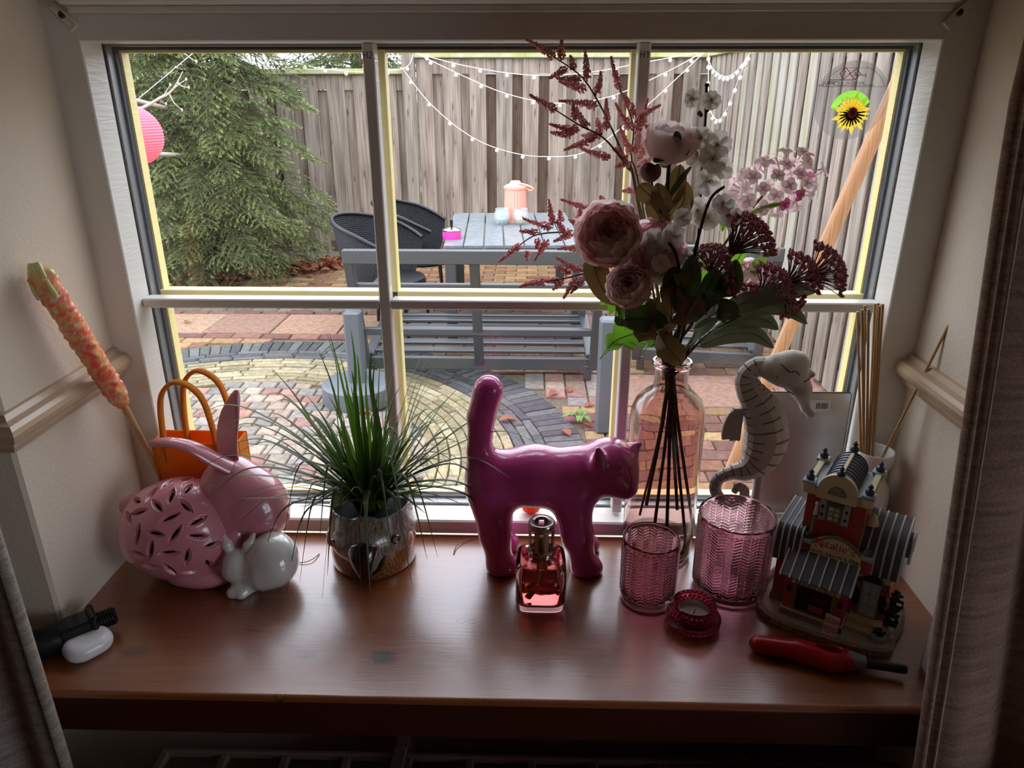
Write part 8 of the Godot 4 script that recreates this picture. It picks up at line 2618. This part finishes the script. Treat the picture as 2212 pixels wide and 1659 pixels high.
func build_front_things() -> void:
	# gas lighter
	var a: Vector3 = Vector3(0.3017, 0.0125, 0.2411)
	var b: Vector3 = Vector3(0.4642, 0.01, 0.2774)
	var t := thing("gas_lighter", "long red gas lighter with a grey collar and black nozzle, lying before the model salon", "lighter", Vector3(a.x, 0, a.z), -atan2(b.z - a.z, b.x - a.x))
	var L := Vector2(b.x - a.x, b.z - a.z).length()
	var prims := [["c", Vector3(0.004, 0.0115, -0.001), Vector3(0.05, 0.0125, 0.0), 0.0105, 0.012, 0.006], ["c", Vector3(0.05, 0.0125, 0.0), Vector3(L * 0.56, 0.013, 0.003), 0.012, 0.0128, 0.006], ["c", Vector3(L * 0.5, 0.012, -0.006), Vector3(L * 0.63, 0.012, -0.002), 0.009, 0.009, 0.006], ["c", Vector3(L * 0.5, 0.012, 0.010), Vector3(L * 0.62, 0.012, 0.006), 0.0095, 0.0095, 0.006], ["c", Vector3(L * 0.36, 0.0125, 0.005), Vector3(L * 0.5, 0.0125, 0.012), 0.010, 0.009, 0.008]]
	for i in 7: prims.append(["-", Vector3(L * (0.44 + 0.018 * i), -0.01, -0.0005 + 0.0004 * i), Vector3(L * (0.44 + 0.018 * i), 0.04, -0.0005 + 0.0004 * i), 0.006 - 0.0012 * absf(i - 3.0) / 3.0, 0.006 - 0.0012 * absf(i - 3.0) / 3.0, 0.002])
	prims.append(["-", Vector3(0.016, 0.0255, -0.001), Vector3(0.037, 0.0268, -0.001), 0.0022, 0.0022, 0.0006])
	var me := soft(prims, Vector3(-0.012, -0.004, -0.022), Vector3(L * 0.645, 0.03, 0.026), 0.0019, 0.0)
	part(me, "handle", mt("red_plastic", Color(0.62, 0.03, 0.09), 0.3), t)
	var s := mb()
	var turn := Transform3D(Basis(Vector3.BACK, -PI / 2), Vector3(0, 0.012, 0.002))
	lathe(s, [Vector2(0, L * 0.61), Vector2(0.0112, L * 0.61), Vector2(0.0112, L * 0.645), Vector2(0.0082, L * 0.735), Vector2(0, L * 0.735)], 20, turn)
	part(s, "collar", mt("grey_plastic", Color(0.45, 0.46, 0.47), 0.4), t)
	s = mb()
	lathe(s, [Vector2(0, L * 0.73), Vector2(0.0055, L * 0.73), Vector2(0.0052, L * 0.99), Vector2(0.0042, L), Vector2(0.003, L), Vector2(0.003, L * 0.97), Vector2(0, L * 0.97)], 18, turn)
	var nz := part(s, "nozzle", M.black_plastic, t)
	for k in [[0.945, 0.6], [0.945, -0.5], [0.97, 0.1], [0.97, 1.0]]:
		s = mb()
		tube(s, PackedVector3Array([Vector3(L * k[0], 0.012 + cos(k[1]) * 0.0048, 0.002 + sin(k[1]) * 0.0048), Vector3(L * k[0], 0.012 + cos(k[1]) * 0.0054, 0.002 + sin(k[1]) * 0.0054)]), 0.0011, 8)
		part(s, "vent_hole", M.dark_hole, nz)
	s = mb()
	tube(s, curve([Vector3(L * 0.445, 0.008, -0.004), Vector3(L * 0.462, 0.013, -0.002), Vector3(L * 0.463, 0.016, 0.002)], 8), 0.0042, 10)
	part(s, "trigger", M.grey_plastic, t)
	for x in [0.33, 0.46]:
		s = mb()
		tube(s, PackedVector3Array([Vector3(L * x, 0.009, 0.0145 if x > 0.4 else 0.0115), Vector3(L * x, 0.009, 0.0192 if x > 0.4 else 0.0145)]), 0.0014, 8)
		part(s, "rivet", M.chrome, t)
	# earphone case
	t = thing("earphone_case", "small glossy white rounded earphone case lying on the sill beside the black adapter", "case", Vector3(-0.498, 0.0105, 0.2597), 0.92)
	s = mb()
	pebble(s, 0.0268, 0.0222, 0.0105, 0.0195, 0.0098, Transform3D.IDENTITY)
	part(s, "shell", M.white_plastic, t)
	s = mb()
	cbox(s, Vector3(0.0, 0.0103, -0.0125), Vector3(0.016, 0.0006, 0.0022), 0.0002)
	part(s, "hinge", mt("hinge_grey", Color(0.8, 0.8, 0.82), 0.3), t)
	# black plug adapter
	var p0: Vector3 = Vector3(-0.5539, 0.02, 0.2727)
	var p1: Vector3 = Vector3(-0.5004, 0.019, 0.2261)
	var ang := -atan2(p1.z - p0.z, p1.x - p0.x)
	t = thing("plug_adapter", "black plug adapter with two metal pins and a threaded end, by the left wall", "adapter", Vector3(p1.x + 0.003, 0.0195, p1.z + 0.002), ang)
	var along := Transform3D(Basis(Vector3.BACK, PI / 2), Vector3.ZERO)      # local +y runs towards the pins (-x)
	s = mb()
	lathe(s, [Vector2(0, 0.052), Vector2(0.0188, 0.052), Vector2(0.0188, 0.08), Vector2(0.017, 0.083), Vector2(0.013, 0.083), Vector2(0.012, 0.078), Vector2(0, 0.078)], 36, along)
	lathe(s, [Vector2(0, 0.045), Vector2(0.0195, 0.045), Vector2(0.0195, 0.053), Vector2(0, 0.053)], 36, along)
	part(s, "plug", M.black_plastic, t)
	s = mb()
	cbox(s, Vector3(-0.029, 0, 0), Vector3(0.037, 0.029, 0.031), 0.003)
	var bd := part(s, "body", M.black_plastic, t)
	s = mb()
	for i in 2:
		for j in 5: cbox(s, Vector3(-0.038 + i * 0.012, 0.0147, -0.008 + j * 0.004), Vector3(0.008, 0.0004, 0.0009))
	part(s, "moulded_marks", mt("dull_black", Color(0.07, 0.07, 0.075), 0.6), bd)
	s = mb()
	cbox(s, Vector3(-0.0085, 0.0005, 0), Vector3(0.008, 0.037, 0.036), 0.003)
	part(s, "flange", M.black_plastic, t)
	s = mb()
	var thread := [Vector2(0, 0.006), Vector2(0.0105, 0.006)]
	for i in 6: thread.append_array([Vector2(0.0105, 0.0035 - i * 0.0031), Vector2(0.0118, 0.0025 - i * 0.0031), Vector2(0.0105, 0.0013 - i * 0.0031)])
	thread.append_array([Vector2(0.009, -0.0165), Vector2(0.007, -0.0165), Vector2(0.006, -0.006), Vector2(0, -0.006)])
	thread.reverse()
	lathe(s, thread, 28, along)
	part(s, "threaded_end", M.black_plastic, t)
	for z in [-0.0095, 0.0095]:
		s = mb()
		tube(s, PackedVector3Array([Vector3(-0.076, 0, z), Vector3(-0.108, 0, z), Vector3(-0.110, 0, z)]), [0.0024, 0.0024, 0.0012], 12)
		part(s, "pin", M.chrome, t)
	# white cylinder half behind the right curtain
	t = thing("white_canister", "plain white cylinder on the sill, half hidden behind the right curtain", "canister", Vector3(0.5255, 0, 0.281))
	s = mb()
	lathe(s, [Vector2(0, 0), Vector2(0.037, 0), Vector2(0.0405, 0.003), Vector2(0.041, 0.008), Vector2(0.041, 0.14), Vector2(0.038, 0.146), Vector2(0, 0.147)], 48)
	part(s, "body", M.white_plastic, t)
	s = mb()
	lathe(s, [Vector2(0.0412, 0.0065), Vector2(0.0412, 0.008), Vector2(0.0405, 0.0085), Vector2(0.0405, 0.0065)], 48)
	part(s, "foot_ring", M.chrome, t)
	# tray with two biscuits on a little table in front of the sill
	t = thing("side_table", "small low table in front of the sill, hidden under the white tray", "table", Vector3(0.52, -0.95, 0.56))
	s = mb()
	box(s, Vector3(-0.24, 0.88, -0.15), Vector3(0.24, 0.905, 0.2), 0.004)
	part(s, "top", M.room_floor, t)
	for x in [-0.2, 0.2]:
		for z in [-0.12, 0.17]:
			s = mb()
			cbox(s, Vector3(x, 0.44, z), Vector3(0.035, 0.88, 0.035), 0.003)
			part(s, "leg", M.room_floor, t)
	t = thing("tray", "white serving tray at the bottom edge, carrying two brown biscuits", "tray", Vector3(0.515, -0.045, 0.56))
	s = mb()
	box(s, Vector3(-0.21, 0.0, -0.1435), Vector3(0.21, 0.008, 0.15), 0.002)
	for k in [[-0.21, -0.1435, 0.21, -0.137], [-0.21, 0.1435, 0.21, 0.15], [-0.21, -0.137, -0.2035, 0.1435], [0.2035, -0.137, 0.21, 0.1435]]: box(s, Vector3(k[0], 0.008, k[1]), Vector3(k[2], 0.022, k[3]), 0.001)
	part(s, "tray_body", M.white_plastic, t)
	var bis := textured(mt("biscuit", Color(1, 1, 1), 0.9), tex(colored([noise_img(128, 128, 0.3, 4, 271)], [1.0], ramp([[0.2, Color(0.3, 0.17, 0.09)], [0.8, Color(0.55, 0.36, 0.2)]]))), Vector3.ONE * 30)
	for k in [[0.4045, "brown round biscuit standing in the white tray, the left one of two"], [0.4475, "brown round biscuit standing in the white tray, the right one of two"]]:
		var nf := FastNoiseLite.new()
		nf.frequency = 120.0
		me = soft([["e", Vector3.ZERO, Vector3(0.0215, 0.0215, 0.012), null, 0, 0.01]], Vector3(-0.026, -0.026, -0.016), Vector3(0.026, 0.026, 0.016), 0.002, -1e3, func(p: Vector3, d: float): return d + nf.get_noise_3dv(p) * 0.0012)
		solo(me, "biscuit", bis, k[1], "biscuit", Vector3(k[0], -0.0145, 0.452), 0.0, "biscuits in the tray")


func build_curtains() -> void:
	var weave := noise_img(256, 256, 0.3, 2, 281, 4, 1)
	var weave2 := noise_img(256, 256, 0.3, 2, 282, 1, 4)
	var slub := noise_img(256, 256, 0.05, 2, 283, 12, 1)
	var wt := tex(colored([weave, weave2, slub], [0.35, 0.3, 0.35], ramp([[0.2, Color(0.62, 0.6, 0.58)], [0.8, Color(1, 1, 1)]])))
	var bt := tex(weave)
	for k in [["left", -1.0, Color(0.68, 0.64, 0.59), "grey-beige linen curtain hanging at the left edge, in front of the sill"], ["right", 1.0, Color(0.66, 0.53, 0.45), "brown linen curtain with a stitched pale hem, hanging at the right edge"]]:
		var m := textured(mt("linen_" + k[0], k[2], 0.95), wt, Vector3.ONE * 9, true, bt, 0.06)
		m.rim_enabled = true
		m.rim = 0.4
		var t := thing("curtain", k[3], "curtain", Vector3(0, -0.93, 0.372))
		var s := mb()
		s.set_smooth_group(1)
		var rows := []
		var top := 2.4
		for i in 49:
			var y := top * i / 48.0
			var row := []
			for j in 61:
				var u := j / 60.0
				var yy := y - 0.93
				# inner edge measured on the picture's two curtains
				var inner: float = -0.472 if k[1] < 0.0 else lerpf(0.443, 0.378, clampf((yy + 0.05) / 0.66, 0, 1))
				var x: float = inner + k[1] * u * 0.55
				var fold := 0.022 * sin(u * 26.0 + 0.6 * sin(yy * 2.0) + (0.5 if k[1] > 0 else 2.2)) * smoothstep(0.0, 0.12, u) + 0.006 * sin(u * 60.0 + yy * 4.0) * smoothstep(0.0, 0.1, u)
				fold += 0.035 * smoothstep(0.15, -0.35, yy) * smoothstep(0.06, 0.3, u) * (1.0 if k[1] > 0 else 0.5)
				row.append(Vector3(x, y, fold))
			rows.append(row)
		for i in 48:
			for j in 60: quad(s, rows[i][j], rows[i][j + 1], rows[i + 1][j + 1], rows[i + 1][j])
		part(s, "cloth", m, t)
		s = mb()
		var edge := PackedVector3Array()
		for i in 49: edge.append(rows[i][0])
		tube(s, edge, 0.0045, 8, true, 1.6, Vector3.BACK)
		part(s, "hem", m, t)
		if k[1] > 0.0:
			s = mb()
			var e2 := PackedVector3Array()
			for i in 49: e2.append(rows[i][1] + Vector3(0.0035, 0, 0.003))
			tube(s, e2, 0.0011, 5)
			part(s, "stitching", mt("stitch_pale", Color(0.75, 0.68, 0.62), 0.9), t)
		s = mb()
		tube(s, PackedVector3Array([Vector3(k[1] * 0.33, top + 0.02, 0), Vector3(k[1] * 1.15, top + 0.02, 0)]), 0.012, 14)
		for x in [k[1] * 0.5, k[1] * 1.05]: tube(s, PackedVector3Array([Vector3(x, top + 0.02, 0), Vector3(x, top + 0.02, -0.15)]), 0.007, 8)
		part(s, "rod", M.screw_steel, t)
